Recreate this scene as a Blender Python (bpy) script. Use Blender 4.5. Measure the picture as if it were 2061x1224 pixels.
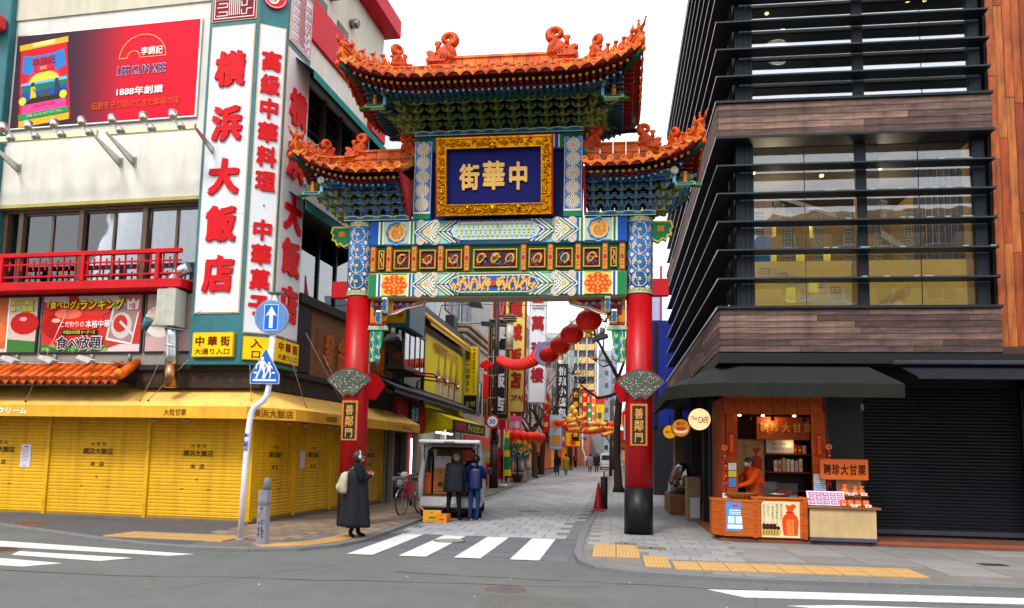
import bpy, math, random
from mathutils import Vector, Matrix
from math import sin, cos, pi, radians as R
random.seed(7)
for o in list(bpy.data.objects): bpy.data.objects.remove(o)
SC = bpy.context.scene
COL = SC.collection

# ---------------------------------------------------------------- camera
cam_data = bpy.data.cameras.new('camera')
cam_data.sensor_width = 36.0
cam_data.lens = 27.25
cam_data.shift_y = 0.0665
cam_data.clip_end = 2000
cam = bpy.data.objects.new('camera', cam_data)
COL.objects.link(cam)
_th, _p, _r = R(7.67), R(6.0), R(1.15)
_f = Vector((-sin(_th)*cos(_p), cos(_th)*cos(_p), sin(_p)))
_rt = Vector((cos(_th), sin(_th), 0)); _up = _rt.cross(_f)
_X = _rt*cos(_r) + _up*sin(_r); _Y = -_rt*sin(_r) + _up*cos(_r)
cam.matrix_world = Matrix(((_X.x, _Y.x, -_f.x, 0), (_X.y, _Y.y, -_f.y, 0), (_X.z, _Y.z, -_f.z, 1.65), (0, 0, 0, 1)))
SC.camera = cam

# ---------------------------------------------------------------- sky: bright overcast
world = bpy.data.worlds.new('World'); SC.world = world; world.use_nodes = True
nt = world.node_tree; bg = nt.nodes['Background']
sky = nt.nodes.new('ShaderNodeTexSky'); sky.sky_type = 'NISHITA'; sky.sun_disc = False
sky.sun_elevation = R(48); sky.sun_rotation = R(200); sky.dust_density = 3.0
b1 = nt.nodes.new('ShaderNodeMix'); b1.data_type = 'RGBA'
b1.inputs['Factor'].default_value = 0.86
b1.inputs['B'].default_value = (10.6, 10.7, 10.9, 1)      # cloud layer over the clear sky
nt.links.new(sky.outputs[0], b1.inputs['A']); nt.links.new(b1.outputs['Result'], bg.inputs[0])
bg.inputs[1].default_value = 0.12
sun_d = bpy.data.lights.new('sun', 'SUN'); sun_d.energy = 1.5; sun_d.angle = R(14); sun_d.color = (1, .97, .92)
sun = bpy.data.objects.new('sun', sun_d); COL.objects.link(sun)
sun.rotation_euler = (R(42), 0, R(-20))
SC.view_settings.view_transform = 'Standard'; SC.view_settings.look = 'None'
SC.view_settings.exposure = 0.78; SC.view_settings.gamma = 1.0; SC.view_settings.use_curve_mapping = False
SC.cycles.max_bounces = 6; SC.cycles.diffuse_bounces = 3; SC.cycles.glossy_bounces = 3
SC.cycles.transparent_max_bounces = 12; SC.cycles.transmission_bounces = 4
SC.cycles.sample_clamp_indirect = 4.0; SC.cycles.use_denoising = True
SC.cycles.caustics_reflective = False; SC.cycles.caustics_refractive = False

# ---------------------------------------------------------------- colour + materials
def C(h):
    h = h.lstrip('#'); v = [int(h[i:i+2], 16)/255 for i in (0, 2, 4)]
    return tuple(x/12.92 if x <= .04045 else ((x+.055)/1.055)**2.4 for x in v)
MATS = {}
def mat(name, rough=.6, metal=0., noise=.12, nscale=6., nstretch=(1, 1, 1), bump=0., bscale=40., emit=0., coat=0., spec=.5, streak=0., spots=0., wear=None, grime=0.):
    if name in MATS: return MATS[name]
    m = bpy.data.materials.new(name); m.use_nodes = True; n = m.node_tree.nodes; L = m.node_tree.links
    b = n['Principled BSDF']; a = n.new('ShaderNodeAttribute'); a.attribute_name = 'Col'
    tc = n.new('ShaderNodeTexCoord'); mp = n.new('ShaderNodeMapping'); mp.inputs['Scale'].default_value = nstretch
    L.new(tc.outputs['Object'], mp.inputs['Vector'])
    nz = n.new('ShaderNodeTexNoise'); nz.inputs['Scale'].default_value = nscale; nz.inputs['Detail'].default_value = 7; nz.inputs['Roughness'].default_value = .62
    L.new(mp.outputs[0], nz.inputs['Vector'])
    mr = n.new('ShaderNodeMapRange'); mr.inputs[1].default_value = .28; mr.inputs[2].default_value = .72
    mr.inputs[3].default_value = 1-noise*1.3; mr.inputs[4].default_value = 1+noise*.7
    L.new(nz.outputs[0], mr.inputs[0])
    mul = n.new('ShaderNodeVectorMath'); mul.operation = 'SCALE'
    L.new(a.outputs['Color'], mul.inputs[0]); L.new(mr.outputs[0], mul.inputs['Scale'])
    out = mul.outputs[0]
    if streak:   # rain streaks: noise stretched down the wall
        mp2 = n.new('ShaderNodeMapping'); mp2.inputs['Scale'].default_value = (3.2, 3.2, .22); L.new(tc.outputs['Object'], mp2.inputs['Vector'])
        n2 = n.new('ShaderNodeTexNoise'); n2.inputs['Scale'].default_value = 1.6; n2.inputs['Detail'].default_value = 8; L.new(mp2.outputs[0], n2.inputs['Vector'])
        m2 = n.new('ShaderNodeMapRange'); m2.inputs[1].default_value = .45; m2.inputs[2].default_value = .75; m2.inputs[3].default_value = 1; m2.inputs[4].default_value = 1-streak
        L.new(n2.outputs[0], m2.inputs[0]); s2 = n.new('ShaderNodeVectorMath'); s2.operation = 'SCALE'; L.new(out, s2.inputs[0]); L.new(m2.outputs[0], s2.inputs['Scale']); out = s2.outputs[0]
    if spots:    # aggregate speckle
        n3 = n.new('ShaderNodeTexNoise'); n3.inputs['Scale'].default_value = 75; n3.inputs['Detail'].default_value = 3; L.new(tc.outputs['Object'], n3.inputs['Vector'])
        m3 = n.new('ShaderNodeMapRange'); m3.inputs[1].default_value = .35; m3.inputs[2].default_value = .65; m3.inputs[3].default_value = 1-spots; m3.inputs[4].default_value = 1+spots
        L.new(n3.outputs[0], m3.inputs[0]); s3 = n.new('ShaderNodeVectorMath'); s3.operation = 'SCALE'; L.new(out, s3.inputs[0]); L.new(m3.outputs[0], s3.inputs['Scale']); out = s3.outputs[0]
    if grime:    # patchy dirt and faded areas with hard-ish edges
        n4 = n.new('ShaderNodeTexNoise'); n4.inputs['Scale'].default_value = 1.7; n4.inputs['Detail'].default_value = 10; n4.inputs['Roughness'].default_value = .7; L.new(tc.outputs['Object'], n4.inputs['Vector'])
        m4 = n.new('ShaderNodeMapRange'); m4.inputs[1].default_value = .5; m4.inputs[2].default_value = .66; m4.inputs[3].default_value = 1; m4.inputs[4].default_value = 1-grime
        L.new(n4.outputs[0], m4.inputs[0]); s4 = n.new('ShaderNodeVectorMath'); s4.operation = 'SCALE'; L.new(out, s4.inputs[0]); L.new(m4.outputs[0], s4.inputs['Scale']); out = s4.outputs[0]
    if wear:     # paint worn through to what lies below
        n5 = n.new('ShaderNodeTexNoise'); n5.inputs['Scale'].default_value = 7; n5.inputs['Detail'].default_value = 12; n5.inputs['Roughness'].default_value = .8; L.new(tc.outputs['Object'], n5.inputs['Vector'])
        m5 = n.new('ShaderNodeMapRange'); m5.inputs[1].default_value = .58; m5.inputs[2].default_value = .66; L.new(n5.outputs[0], m5.inputs[0])
        x5 = n.new('ShaderNodeMix'); x5.data_type = 'RGBA'; x5.inputs['B'].default_value = (*C(wear), 1); L.new(m5.outputs[0], x5.inputs['Factor']); L.new(out, x5.inputs['A']); out = x5.outputs['Result']
    L.new(out, b.inputs['Base Color'])
    mr2 = n.new('ShaderNodeMapRange'); mr2.inputs[3].default_value = max(.03, rough-.12*rough); mr2.inputs[4].default_value = min(1, rough+.2*rough)
    L.new(nz.outputs[0], mr2.inputs[0]); L.new(mr2.outputs[0], b.inputs['Roughness'])
    b.inputs['Metallic'].default_value = metal; b.inputs['Specular IOR Level'].default_value = spec
    b.inputs['Coat Weight'].default_value = coat
    if bump:
        nb = n.new('ShaderNodeTexNoise'); nb.inputs['Scale'].default_value = bscale; nb.inputs['Detail'].default_value = 5
        L.new(mp.outputs[0], nb.inputs['Vector'])
        bp = n.new('ShaderNodeBump'); bp.inputs['Strength'].default_value = bump; bp.inputs['Distance'].default_value = .02
        L.new(nb.outputs[0], bp.inputs['Height']); L.new(bp.outputs[0], b.inputs['Normal'])
    if emit:
        L.new(a.outputs['Color'], b.inputs['Emission Color']); b.inputs['Emission Strength'].default_value = emit
    MATS[name] = m; return m
PAINT = mat('painted_surface', .6, spec=.2, noise=.16, nscale=3, bump=.08, streak=.12)
GLOSS = mat('gloss_lacquer', .38, noise=.1, nscale=2.5, spec=.22, bump=.03, bscale=6)
PRINT = mat('printed_sheet', .6, spec=.15, noise=.05, nscale=2)
PLAST = mat('plastic', .38, noise=.05)
CLOTH = mat('cloth', .92, noise=.2, nscale=9, bump=.25, bscale=60, spec=.2)
CANVAS = mat('awning_canvas', .85, noise=.16, nscale=1.6, bump=.2, bscale=6, streak=.2, grime=.12, spec=.2)
METAL = mat('metal', .34, 1., noise=.12, nscale=8)
STEEL = mat('painted_steel', .5, 0., noise=.18, nscale=4, bump=.06, bscale=9, streak=.25, spec=.35)
GOLD = mat('gilded', .3, 1., noise=.25, nscale=14, bump=.35, bscale=30)
GOLDP = mat('gold_paint', .42, .25, noise=.18, nscale=12, bump=.15, bscale=30)
GLAZE = mat('glazed_tile', .42, 0., noise=.45, nscale=7, grime=.35, spec=.25, bump=.12, bscale=20)
WALL = mat('render_wall', .85, noise=.1, nscale=1.3, bump=.12, bscale=50, streak=.12, spec=.2)
ASPH = mat('asphalt', .88, noise=.14, nscale=.5, bump=.9, bscale=45, spots=.42, spec=.3, grime=.1)
STONE = mat('stone_paving', .72, grime=.14, noise=.2, nscale=1.5, bump=.2, bscale=90, spots=.12, spec=.35)
ROADP = mat('road_paint', .7, wear='#6c6c6a', noise=.2, nscale=9, bump=.2, bscale=90, spots=.08)
WOOD = mat('timber', .68, noise=.4, nscale=3, nstretch=(1, 1, 9), bump=.2, bscale=12, spec=.3)
PLANK = mat('weathered_plank', .75, noise=.55, nscale=2.6, nstretch=(.6, 1, 5), bump=.25, bscale=20, streak=.35, spec=.25)
CEDAR = mat('oiled_board', .6, noise=.6, nscale=2.2, nstretch=(5, 5, .6), bump=.25, bscale=12, streak=.3, spec=.3)
BARK = mat('bark', .95, noise=.4, nscale=12, bump=.6, bscale=30, spec=.1)
SKIN = mat('skin', .55, noise=.05)
RUBBER = mat('rubber', .8, noise=.1)
LAMP = mat('lit_lamp', .5, emit=6., noise=0)
SIGNLIT = mat('backlit_sign', .4, emit=.45, noise=.03)
ROOMGLOW = mat('room_glow', .8, emit=.22, noise=.35, nscale=.9)  # room and shop-front surfaces glow by themselves, standing in for lamplight
SHUT = mat('shutter_enamel', .55, noise=.12, nscale=1.4, bump=.25, bscale=3, streak=.22, grime=.14, spec=.3)
def glass(name, tint, refl, rough=.01):
    m = bpy.data.materials.new(name); m.use_nodes = True; n = m.node_tree.nodes; L = m.node_tree.links
    for x in list(n): n.remove(x)
    o = n.new('ShaderNodeOutputMaterial'); t = n.new('ShaderNodeBsdfTransparent'); t.inputs[0].default_value = (*tint, 1)
    g = n.new('ShaderNodeBsdfGlossy'); g.inputs['Roughness'].default_value = rough; g.inputs[0].default_value = (.95, .97, 1, 1)
    f = n.new('ShaderNodeFresnel'); f.inputs[0].default_value = 1.5
    ad = n.new('ShaderNodeMath'); ad.operation = 'ADD'; ad.use_clamp = True; ad.inputs[1].default_value = refl; L.new(f.outputs[0], ad.inputs[0])
    tc = n.new('ShaderNodeTexCoord'); nz = n.new('ShaderNodeTexNoise'); nz.inputs['Scale'].default_value = .8; L.new(tc.outputs['Object'], nz.inputs[0])
    bp = n.new('ShaderNodeBump'); bp.inputs['Strength'].default_value = .12; bp.inputs['Distance'].default_value = .05; L.new(nz.outputs[0], bp.inputs['Height']); L.new(bp.outputs[0], g.inputs['Normal'])
    x = n.new('ShaderNodeMixShader'); L.new(ad.outputs[0], x.inputs[0]); L.new(t.outputs[0], x.inputs[1]); L.new(g.outputs[0], x.inputs[2]); L.new(x.outputs[0], o.inputs[0])
    MATS[name] = m; return m
PANE = glass('window_pane', (.86, .88, .88), .06)
PANE_TOP = glass('coated_window_pane', (.6, .68, .72), .34)
PANE_DARK = glass('dark_window_pane', (.35, .38, .4), .12)
CLEAR = glass('clear_acrylic', (.93, .95, .95), .03)

# ---------------------------------------------------------------- mesh builder
class MB:
    def __init__(s): s.v = []; s.f = []; s.c = []; s.T = Matrix(); s.map = None; s.sm = []
    def add(s, vs, fs, col, smooth=False):
        b = len(s.v)
        if s.map: s.v += [Vector(s.map(*p)) for p in vs]
        else: s.v += [s.T @ Vector(p) for p in vs]
        for f in fs:
            s.f.append(tuple(b+i for i in f)); s.c.append(col); s.sm.append(smooth)
        return s
    def box(s, x0, x1, y0, y1, z0, z1, col, taper=0.):
        t = taper
        return s.add([(x0, y0, z0), (x1, y0, z0), (x1, y1, z0), (x0, y1, z0), (x0+t, y0+t, z1), (x1-t, y0+t, z1), (x1-t, y1-t, z1), (x0+t, y1-t, z1)],
              [(0, 3, 2, 1), (4, 5, 6, 7), (0, 1, 5, 4), (1, 2, 6, 5), (2, 3, 7, 6), (3, 0, 4, 7)], col)
    def bbox(s, x0, x1, y0, y1, z0, z1, col, b=.01):   # box with chamfered vertical+horizontal edges
        pts = []
        for z, k in ((z0, b), (z0+b, 0), (z1-b, 0), (z1, b)):
            X0, X1, Y0, Y1 = x0+k, x1-k, y0+k, y1-k; e = b
            pts += [(X0+e, Y0, z), (X1-e, Y0, z), (X1, Y0+e, z), (X1, Y1-e, z), (X1-e, Y1, z), (X0+e, Y1, z), (X0, Y1-e, z), (X0, Y0+e, z)]
        fs = [tuple(range(7, -1, -1)), tuple(range(24, 32))]
        for r in range(3):
            for i in range(8): fs.append((r*8+i, r*8+(i+1) % 8, r*8+8+(i+1) % 8, r*8+8+i))
        return s.add(pts, fs, col)
    def poly(s, pts, col): return s.add(pts, [tuple(range(len(pts)))], col)
    def prism(s, pts, d, col, axis='y', cap=True):
        # pts: 2D outline; axis y: (x,z) outline extruded y d[0]..d[1]; axis z: (x,y); axis x: (y,z)
        def P(p, t): return {'y': (p[0], t, p[1]), 'z': (p[0], p[1], t), 'x': (t, p[0], p[1])}[axis]
        n = len(pts); vs = [P(p, d[0]) for p in pts]+[P(p, d[1]) for p in pts]
        fs = [(i, (i+1) % n, n+(i+1) % n, n+i) for i in range(n)]
        if cap: fs += [tuple(range(n-1, -1, -1)), tuple(range(n, 2*n))]
        return s.add(vs, fs, col)
    def cyl(s, p0, p1, r0, r1=None, n=12, col=(1, 1, 1), caps=True, smooth=True):
        return s.tube([p0, p1], [r0, r0 if r1 is None else r1], n, col, caps, smooth)
    def tube(s, pts, r, n=8, col=(1, 1, 1), caps=True, smooth=True):
        pts = [Vector(p) for p in pts]
        if not hasattr(r, '__len__'): r = [r]*len(pts)
        vs = []; prev = None
        for i, p in enumerate(pts):
            d = (pts[min(i+1, len(pts)-1)]-pts[max(i-1, 0)])
            d = d.normalized() if d.length > 1e-9 else Vector((0, 0, 1))
            if prev is None:
                u = d.cross(Vector((0, 0, 1)) if abs(d.z) < .9 else Vector((0, 1, 0))).normalized()
            else:
                u = prev-d*prev.dot(d); u = u.normalized() if u.length > 1e-6 else d.orthogonal().normalized()
            prev = u; w = d.cross(u)
            for k in range(n):
                a = 2*pi*k/n; q = p+(u*cos(a)+w*sin(a))*r[i]; vs.append(tuple(q))
        fs = []
        for i in range(len(pts)-1):
            for k in range(n):
                fs.append((i*n+k, i*n+(k+1) % n, (i+1)*n+(k+1) % n, (i+1)*n+k))
        m = len(fs)
        s.add(vs, fs, col, smooth)
        if caps:
            b = len(s.v)-len(vs)
            s.f.append(tuple(b+k for k in range(n-1, -1, -1))); s.c.append(col); s.sm.append(False)
            s.f.append(tuple(b+(len(pts)-1)*n+k for k in range(n))); s.c.append(col); s.sm.append(False)
        return s
    def loft(s, rings, n=16, col=(1, 1, 1), smooth=True, cols=None, caps=True):
        # rings: (cx,cy,cz,rx,ry[,power])
        vs = []
        for q in rings:
            cx, cy, cz, rx, ry = q[:5]; pw = q[5] if len(q) > 5 else 1.
            for k in range(n):
                a = 2*pi*k/n; ca, sa = cos(a), sin(a)
                vs.append((cx+rx*math.copysign(abs(ca)**pw, ca), cy+ry*math.copysign(abs(sa)**pw, sa), cz))
        for i in range(len(rings)-1):
            fs = []
            if i == 0: b = len(s.v); s.add(vs, [], col)
            cc = cols[i] if cols else col
            for k in range(n):
                s.f.append((b+i*n+k, b+i*n+(k+1) % n, b+(i+1)*n+(k+1) % n, b+(i+1)*n+k)); s.c.append(cc); s.sm.append(smooth)
        if caps:
            s.f.append(tuple(b+k for k in range(n-1, -1, -1))); s.c.append(cols[0] if cols else col); s.sm.append(smooth)
            s.f.append(tuple(b+(len(rings)-1)*n+k for k in range(n))); s.c.append(cols[-1] if cols else col); s.sm.append(smooth)
        return s
    def lathe(s, prof, n=14, col=(1, 1, 1), c=(0, 0), smooth=True, cols=None):
        return s.loft([(c[0], c[1], z, r, r) for r, z in prof], n, col, smooth, cols)
    def ball(s, c, r, n=10, col=(1, 1, 1), m=None):
        if not hasattr(r, '__len__'): r = (r, r, r)
        m = m or max(4, n*2//3)
        return s.loft([(c[0], c[1], c[2]+r[2]*-cos(pi*i/m), max(1e-4, r[0]*sin(pi*i/m)), max(1e-4, r[1]*sin(pi*i/m))) for i in range(m+1)], n, col)
    def text(s, t, cx, cz, y, w=None, h=None, col=(0, 0, 0), off=.02, ex=0., u='x'):
        me = glyph(t, 0., 0.0 if not ex else .1)
        X = [v[0] for v in me[0]]; Z = [v[1] for v in me[0]]
        x0, x1, z0, z1 = min(X), max(X), min(Z), max(Z)
        if len(t) == 1 and ord(t) > 256: x0, x1, z0, z1 = min(x0, .06), max(x1, .94), min(z0, -.04), max(z1, .84)
        sx = w/(x1-x0) if w else None; sz = h/(z1-z0) if h else None
        sx = sx or sz; sz = sz or sx; k = ex/.1 if ex else 1
        x0 -= off; x1 += off; z0 -= off; z1 += off
        sx = (w/(x1-x0) if w else h/(z1-z0)); sz = (h/(z1-z0) if h else w/(x1-x0))
        for i, (dx, dz) in enumerate([(0, 0)] if off < .006 else [(0, 0), (off, off*.6), (-off, -off*.6), (off*.6, -off), (-off*.6, off)]):
            s.add([(cx+(a+dx-(x0+x1)/2)*sx, (y-c*k*.5 if ex else y)-i*.0009, cz+(b+dz-(z0+z1)/2)*sz) for a, b, c in me[0]], me[1], col)
        return s
    def vtext(s, t, cx, ztop, zbot, y, w, col, off=.02, ex=0., fill=.9):
        n = len(t); st = (ztop-zbot)/n
        for i, ch in enumerate(t):
            if ch != ' ': s.text(ch, cx, ztop-st*(i+.5), y, w, st*fill, col, off, ex)
        return s
    def mesh(s, name='m'):
        me = bpy.data.meshes.new(name); me.from_pydata([tuple(v) for v in s.v], [], s.f)
        ca = me.color_attributes.new('Col', 'FLOAT_COLOR', 'CORNER')
        buf = []
        for f, c in zip(s.f, s.c): buf += [c[0], c[1], c[2], 1.0]*len(f)
        ca.data.foreach_set('color', buf)
        me.polygons.foreach_set('use_smooth', s.sm)
        me.update(); return me
    def build(s, name, material, parent=None, loc=(0, 0, 0), rotz=0., label=None, rot=None):
        me = s.mesh(name); me.materials.append(material)
        return inst(name, me, parent, loc, rotz, label, rot)
_G = {}
def glyph(t, off=0., ex=0.):
    k = (t, off, ex)
    if k not in _G:
        c = bpy.data.curves.new('t', 'FONT'); c.body = t; c.offset = off; c.extrude = ex; c.resolution_u = 3
        o = bpy.data.objects.new('t', c); COL.objects.link(o)
        m = bpy.data.meshes.new_from_object(o.evaluated_get(bpy.context.evaluated_depsgraph_get()))
        _G[k] = ([tuple(v.co) for v in m.vertices], [tuple(p.vertices) for p in m.polygons])
        bpy.data.objects.remove(o); bpy.data.meshes.remove(m); bpy.data.curves.remove(c)
    return _G[k]
def preload(chars, off, ex):       # one evaluation per glyph is slow with a big scene: cache them while the scene is empty
    for ch in chars: glyph(ch, off, ex)
def inst(name, me, parent=None, loc=(0, 0, 0), rotz=0., label=None, rot=None):
    o = bpy.data.objects.new(name, me); COL.objects.link(o)
    if parent: o.parent = parent
    o.location = loc; o.rotation_euler = rot or (0, 0, rotz)
    if label: o['label'] = label
    return o
def thing(name, label, cat, loc=(0, 0, 0), rotz=0., group=None, rot=None):
    o = bpy.data.objects.new(name, None); COL.objects.link(o); o.empty_display_size = .2
    o.location = loc; o.rotation_euler = rot or (0, 0, rotz); return tag(o, label, cat, group)
def tag(o, label=None, cat=None, group=None, kind=None):
    if label: o['label'] = label
    if cat: o['category'] = cat
    if group: o['group'] = group
    if kind: o['kind'] = kind
    return o
def kids(o): return [c for c in bpy.data.objects if c.parent == o]
def copy_tree(src, loc, rotz=None, label=None, children=None, scale=None):
    r = src.copy(); COL.objects.link(r); r.location = loc
    if rotz is not None: r.rotation_euler = (0, 0, rotz)
    if scale: r.scale = (scale,)*3
    if label: r['label'] = label
    for ch in kids(src):
        c = ch.copy(); COL.objects.link(c); c.parent = r
        for g in kids(ch):
            d = g.copy(); COL.objects.link(d); d.parent = c
    return r
def jit(c, k=.1):
    f = 1+random.uniform(-k, k); return tuple(min(1, x*f) for x in c)
def chars(parent, txt, cells, y, col, material, off=.03, ex=.04, name='character'):
    for ch, (cx, cz, w, h) in zip(txt, cells):
        m = MB(); m.text(ch, 0, 0, 0, w, h, col, off, ex); m.build(name, material, parent, (cx, y, cz))
# flat drawing helpers on the x-z plane (y = layer)
def circ(cx, cz, r, n=16, a0=0., rz=None): return [(cx+r*cos(a0+2*pi*i/n), cz+(rz or r)*sin(a0+2*pi*i/n)) for i in range(n)]
class Art:
    """coloured shapes lying on a surface; every later shape a hair further out"""
    def __init__(s, mb, y=0., step=.0006, fn=None): s.m = mb; s.y = y; s.st = step; s.k = 0; s.fn = fn
    def p(s, pts, col, dk=1):
        s.k += dk; w = s.k*s.st
        if s.fn: s.m.add([s.fn(a, b, w) for a, b in pts], [tuple(range(len(pts)))], col)
        else: s.m.add([(a, s.y-w, b) for a, b in pts], [tuple(range(len(pts)))], col)
        return s
    def rect(s, x0, x1, z0, z1, col, dk=1): return s.p([(x0, z0), (x1, z0), (x1, z1), (x0, z1)], col, dk)
    def grid(s, x0, x1, z0, z1, col, n):
        for i in range(n): s.rect(x0+(x1-x0)*i/n, x0+(x1-x0)*(i+1)/n, z0, z1, col, 1 if i == 0 else 0)
        return s
    def disc(s, cx, cz, r, col, n=16, rz=None, dk=1): return s.p(circ(cx, cz, r, n, 0, rz), col, dk)
    def ring(s, cx, cz, r0, r1, col, n=16, dk=1):
        a = circ(cx, cz, r0, n); b = circ(cx, cz, r1, n)
        for i in range(n): s.p([a[i], b[i], b[(i+1) % n], a[(i+1) % n]], col, dk if i == 0 else 0)
        return s
    def line(s, pts, w, col, dk=1):
        for i in range(len(pts)-1):
            (x0, z0), (x1, z1) = pts[i], pts[i+1]; d = math.hypot(x1-x0, z1-z0) or 1
            nx, nz = -(z1-z0)/d*w/2, (x1-x0)/d*w/2; ex, ez = (x1-x0)/d*w*.3, (z1-z0)/d*w*.3
            s.p([(x0+nx-ex, z0+nz-ez), (x0-nx-ex, z0-nz-ez), (x1-nx+ex, z1-nz+ez), (x1+nx+ex, z1+nz+ez)], col, dk if i == 0 else (.4 if i % 2 else -.4))
        return s
    def frame(s, x0, x1, z0, z1, w, col):
        s.rect(x0, x1, z0, z0+w, col); s.rect(x0, x1, z1-w, z1, col, 0); s.rect(x0, x0+w, z0+w, z1-w, col, 0); s.rect(x1-w, x1, z0+w, z1-w, col, 0); return s
    def spiral(s, cx, cz, r, turns, w, col, a0=0., sgn=1):
        N = int(10*turns)+4
        return s.line([(cx+r*(1-i/N*.85)*cos(a0+sgn*2*pi*turns*i/N), cz+r*(1-i/N*.85)*sin(a0+sgn*2*pi*turns*i/N)) for i in range(N+1)], w, col)
def arrow_pts(cx, cz, w, h): return [(cx-w*.17, cz-h/2), (cx+w*.17, cz-h/2), (cx+w*.17, cz+h*.1), (cx+w/2, cz+h*.04), (cx, cz+h/2), (cx-w/2, cz+h*.04), (cx-w*.17, cz+h*.1)]
# ================================================================ SETTING
def structure(o): o['kind'] = 'structure'; return o
def inside(p, poly):
    x, y = p; r = False; n = len(poly)
    for i in range(n):
        (x0, y0), (x1, y1) = poly[i], poly[(i+1) % n]
        if (y0 > y) != (y1 > y) and x < (x1-x0)*(y-y0)/(y1-y0)+x0: r = not r
    return r
m = MB(); m.box(-400, 400, -300, 500, -.6, -.06, C('#55534f')); structure(m.build('ground', STONE))
m = MB(); m.box(-60, 60, -40, 15.6, -.05, 0, C('#646665')); road = structure(m.build('road', ASPH))
# patched strip of darker asphalt in the foreground
m = MB(); m.add([(-1.5, 8.2, .004), (-.2, 8.3, .004), (-.35, 9.25, .004), (-1.45, 9.2, .004)], [(0, 1, 2, 3)], C('#60605e')); m.build('asphalt_patch', ASPH, road)

KL = [(-30, 18.6), (-14, 14.9), (-12, 14.04), (-10.36, 13.3), (-8.81, 12.55), (-7.6, 12.08), (-6.63, 11.9), (-5.8, 11.98), (-5.1, 12.3), (-4.66, 12.95), (-4.5, 13.8), (-4.5, 15.5), (-4.58, 18), (-4.64, 21.5), (-4.8, 28.4), (-5.2, 46), (-6.9, 170)]
KR = [(-.3, 170), (-.4, 60), (-.45, 38.7), (-.55, 23), (-.68, 18), (-.7, 15.1), (-.67, 13.1), (-.54, 12.1), (-.26, 11.5), (.29, 11.16), (1.2, 10.97), (2.05, 10.92), (5.3, 11.1), (12, 11.6), (30, 13)]
PL = KL+[(-30, 170)]; PR = KR+[(30, 170)]
mL = MB(); mL.prism(PL, (-.05, .05), C('#6d6862'), 'z'); paveL = structure(mL.build('pavement', STONE))
mR = MB(); mR.prism(PR, (-.05, .05), C('#77746f'), 'z'); paveR = structure(mR.build('pavement', STONE))
m = MB(); m.prism([(-4.5, 15.35), (-.7, 15.35), (-.55, 23), (-.45, 38.7), (-.3, 170), (-6.9, 170), (-5.2, 46), (-4.8, 28.4), (-4.64, 21.5)], (-.05, .012), C('#6a6a6a'), 'z')
street = structure(m.build('street', STONE))

def kerbs(line, parent, side, n0=0, lim=30):
    # stones of about 0.6 m, each one an object
    for i in range(len(line)-1):
        a, b = Vector((*line[i], 0)), Vector((*line[i+1], 0))
        if min(a.y, b.y) > 46 or abs(a.x) > 13 and abs(b.x) > 13: continue
        L = (b-a).length; n = max(1, round(L/.62)); ang = math.atan2(b.y-a.y, b.x-a.x)
        for k in range(n):
            c = a+(b-a)*((k+.5)/n); w = L/n-.008
            key = ('kerb', round(w, 2)); 
            if key not in KM:
                q = MB(); q.bbox(-w/2, w/2, -.075, .075, -.04, .064, C('#6f7072'), .012); me = q.mesh('kerb_stone'); me.materials.append(STONE); KM[key] = me
            nrm = Vector((-sin(ang), cos(ang), 0))*side*.07
            inst('kerb_stone', KM[key], parent, (c.x+nrm.x, c.y+nrm.y, 0), ang)
KM = {}
kerbs(KL, paveL, 1); kerbs(KR, paveR, -1 if False else 1)

def slabs(parent, poly, x0, x1, y0, y1, sx, sy, z, cols, name='paving_slab', limit=300, ang=0., org=(0, 0), stag=False, stuff_to=None, hole=None):
    """recessed-joint slabs; the nearest ones are objects, the rest one mesh"""
    meshes = []
    for c in cols:
        q = MB(); g = .006; q.add([(-sx/2+g, -sy/2+g, -.01), (sx/2-g, -sy/2+g, -.01), (sx/2-g, sy/2-g, -.01), (-sx/2+g, sy/2-g, -.01),
              (-sx/2+g+.003, -sy/2+g+.003, .008), (sx/2-g-.003, -sy/2+g+.003, .008), (sx/2-g-.003, sy/2-g-.003, .008), (-sx/2+g+.003, sy/2-g-.003, .008)],
              [(4, 5, 6, 7), (0, 1, 5, 4), (1, 2, 6, 5), (2, 3, 7, 6), (3, 0, 4, 7)], c)
        me = q.mesh(name); me.materials.append(STONE); meshes.append(me)
    cells = []; ca, sa = cos(ang), sin(ang)
    j = 0; y = y0+sy/2
    while y < (stuff_to or y1):
        x = x0+sx/2+(sx/2 if stag and j % 2 else 0)
        while x < x1:
            X, Y = org[0]+x*ca-y*sa, org[1]+x*sa+y*ca
            ok = all(inside((X+dx*ca*.5*sx-dy*sa*.5*sy, Y+dx*sa*.5*sx+dy*ca*.5*sy), poly) for dx in (-1, 1) for dy in (-1, 1))
            if ok and hole and hole(X, Y): ok = False
            if ok: cells.append((math.hypot(X, Y), X, Y))
            x += sx
        y += sy; j += 1
    cells.sort(); rest = MB(); rnd = random.Random(len(cells))
    for i, (d, X, Y) in enumerate(cells):
        k = rnd.randrange(len(cols)); dz = rnd.uniform(0, .0025)
        if i < limit: o = inst(name, meshes[k], parent, (X, Y, z+dz), ang+rnd.uniform(-.004, .004))
        else:
            g = .006; pts = [(-sx/2+g, -sy/2+g), (sx/2-g, -sy/2+g), (sx/2-g, sy/2-g), (-sx/2+g, sy/2-g)]
            top = [(X+a*ca-b*sa, Y+a*sa+b*ca, z+.008+dz) for a, b in pts]; bot = [(p[0], p[1], z-.01) for p in top]
            rest.add(bot+top, [(4, 5, 6, 7), (0, 1, 5, 4), (1, 2, 6, 5), (2, 3, 7, 6), (3, 0, 4, 7)], cols[k])
    if rest.f: tag(rest.build(name+'_field', STONE, parent), kind='stuff')
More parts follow.
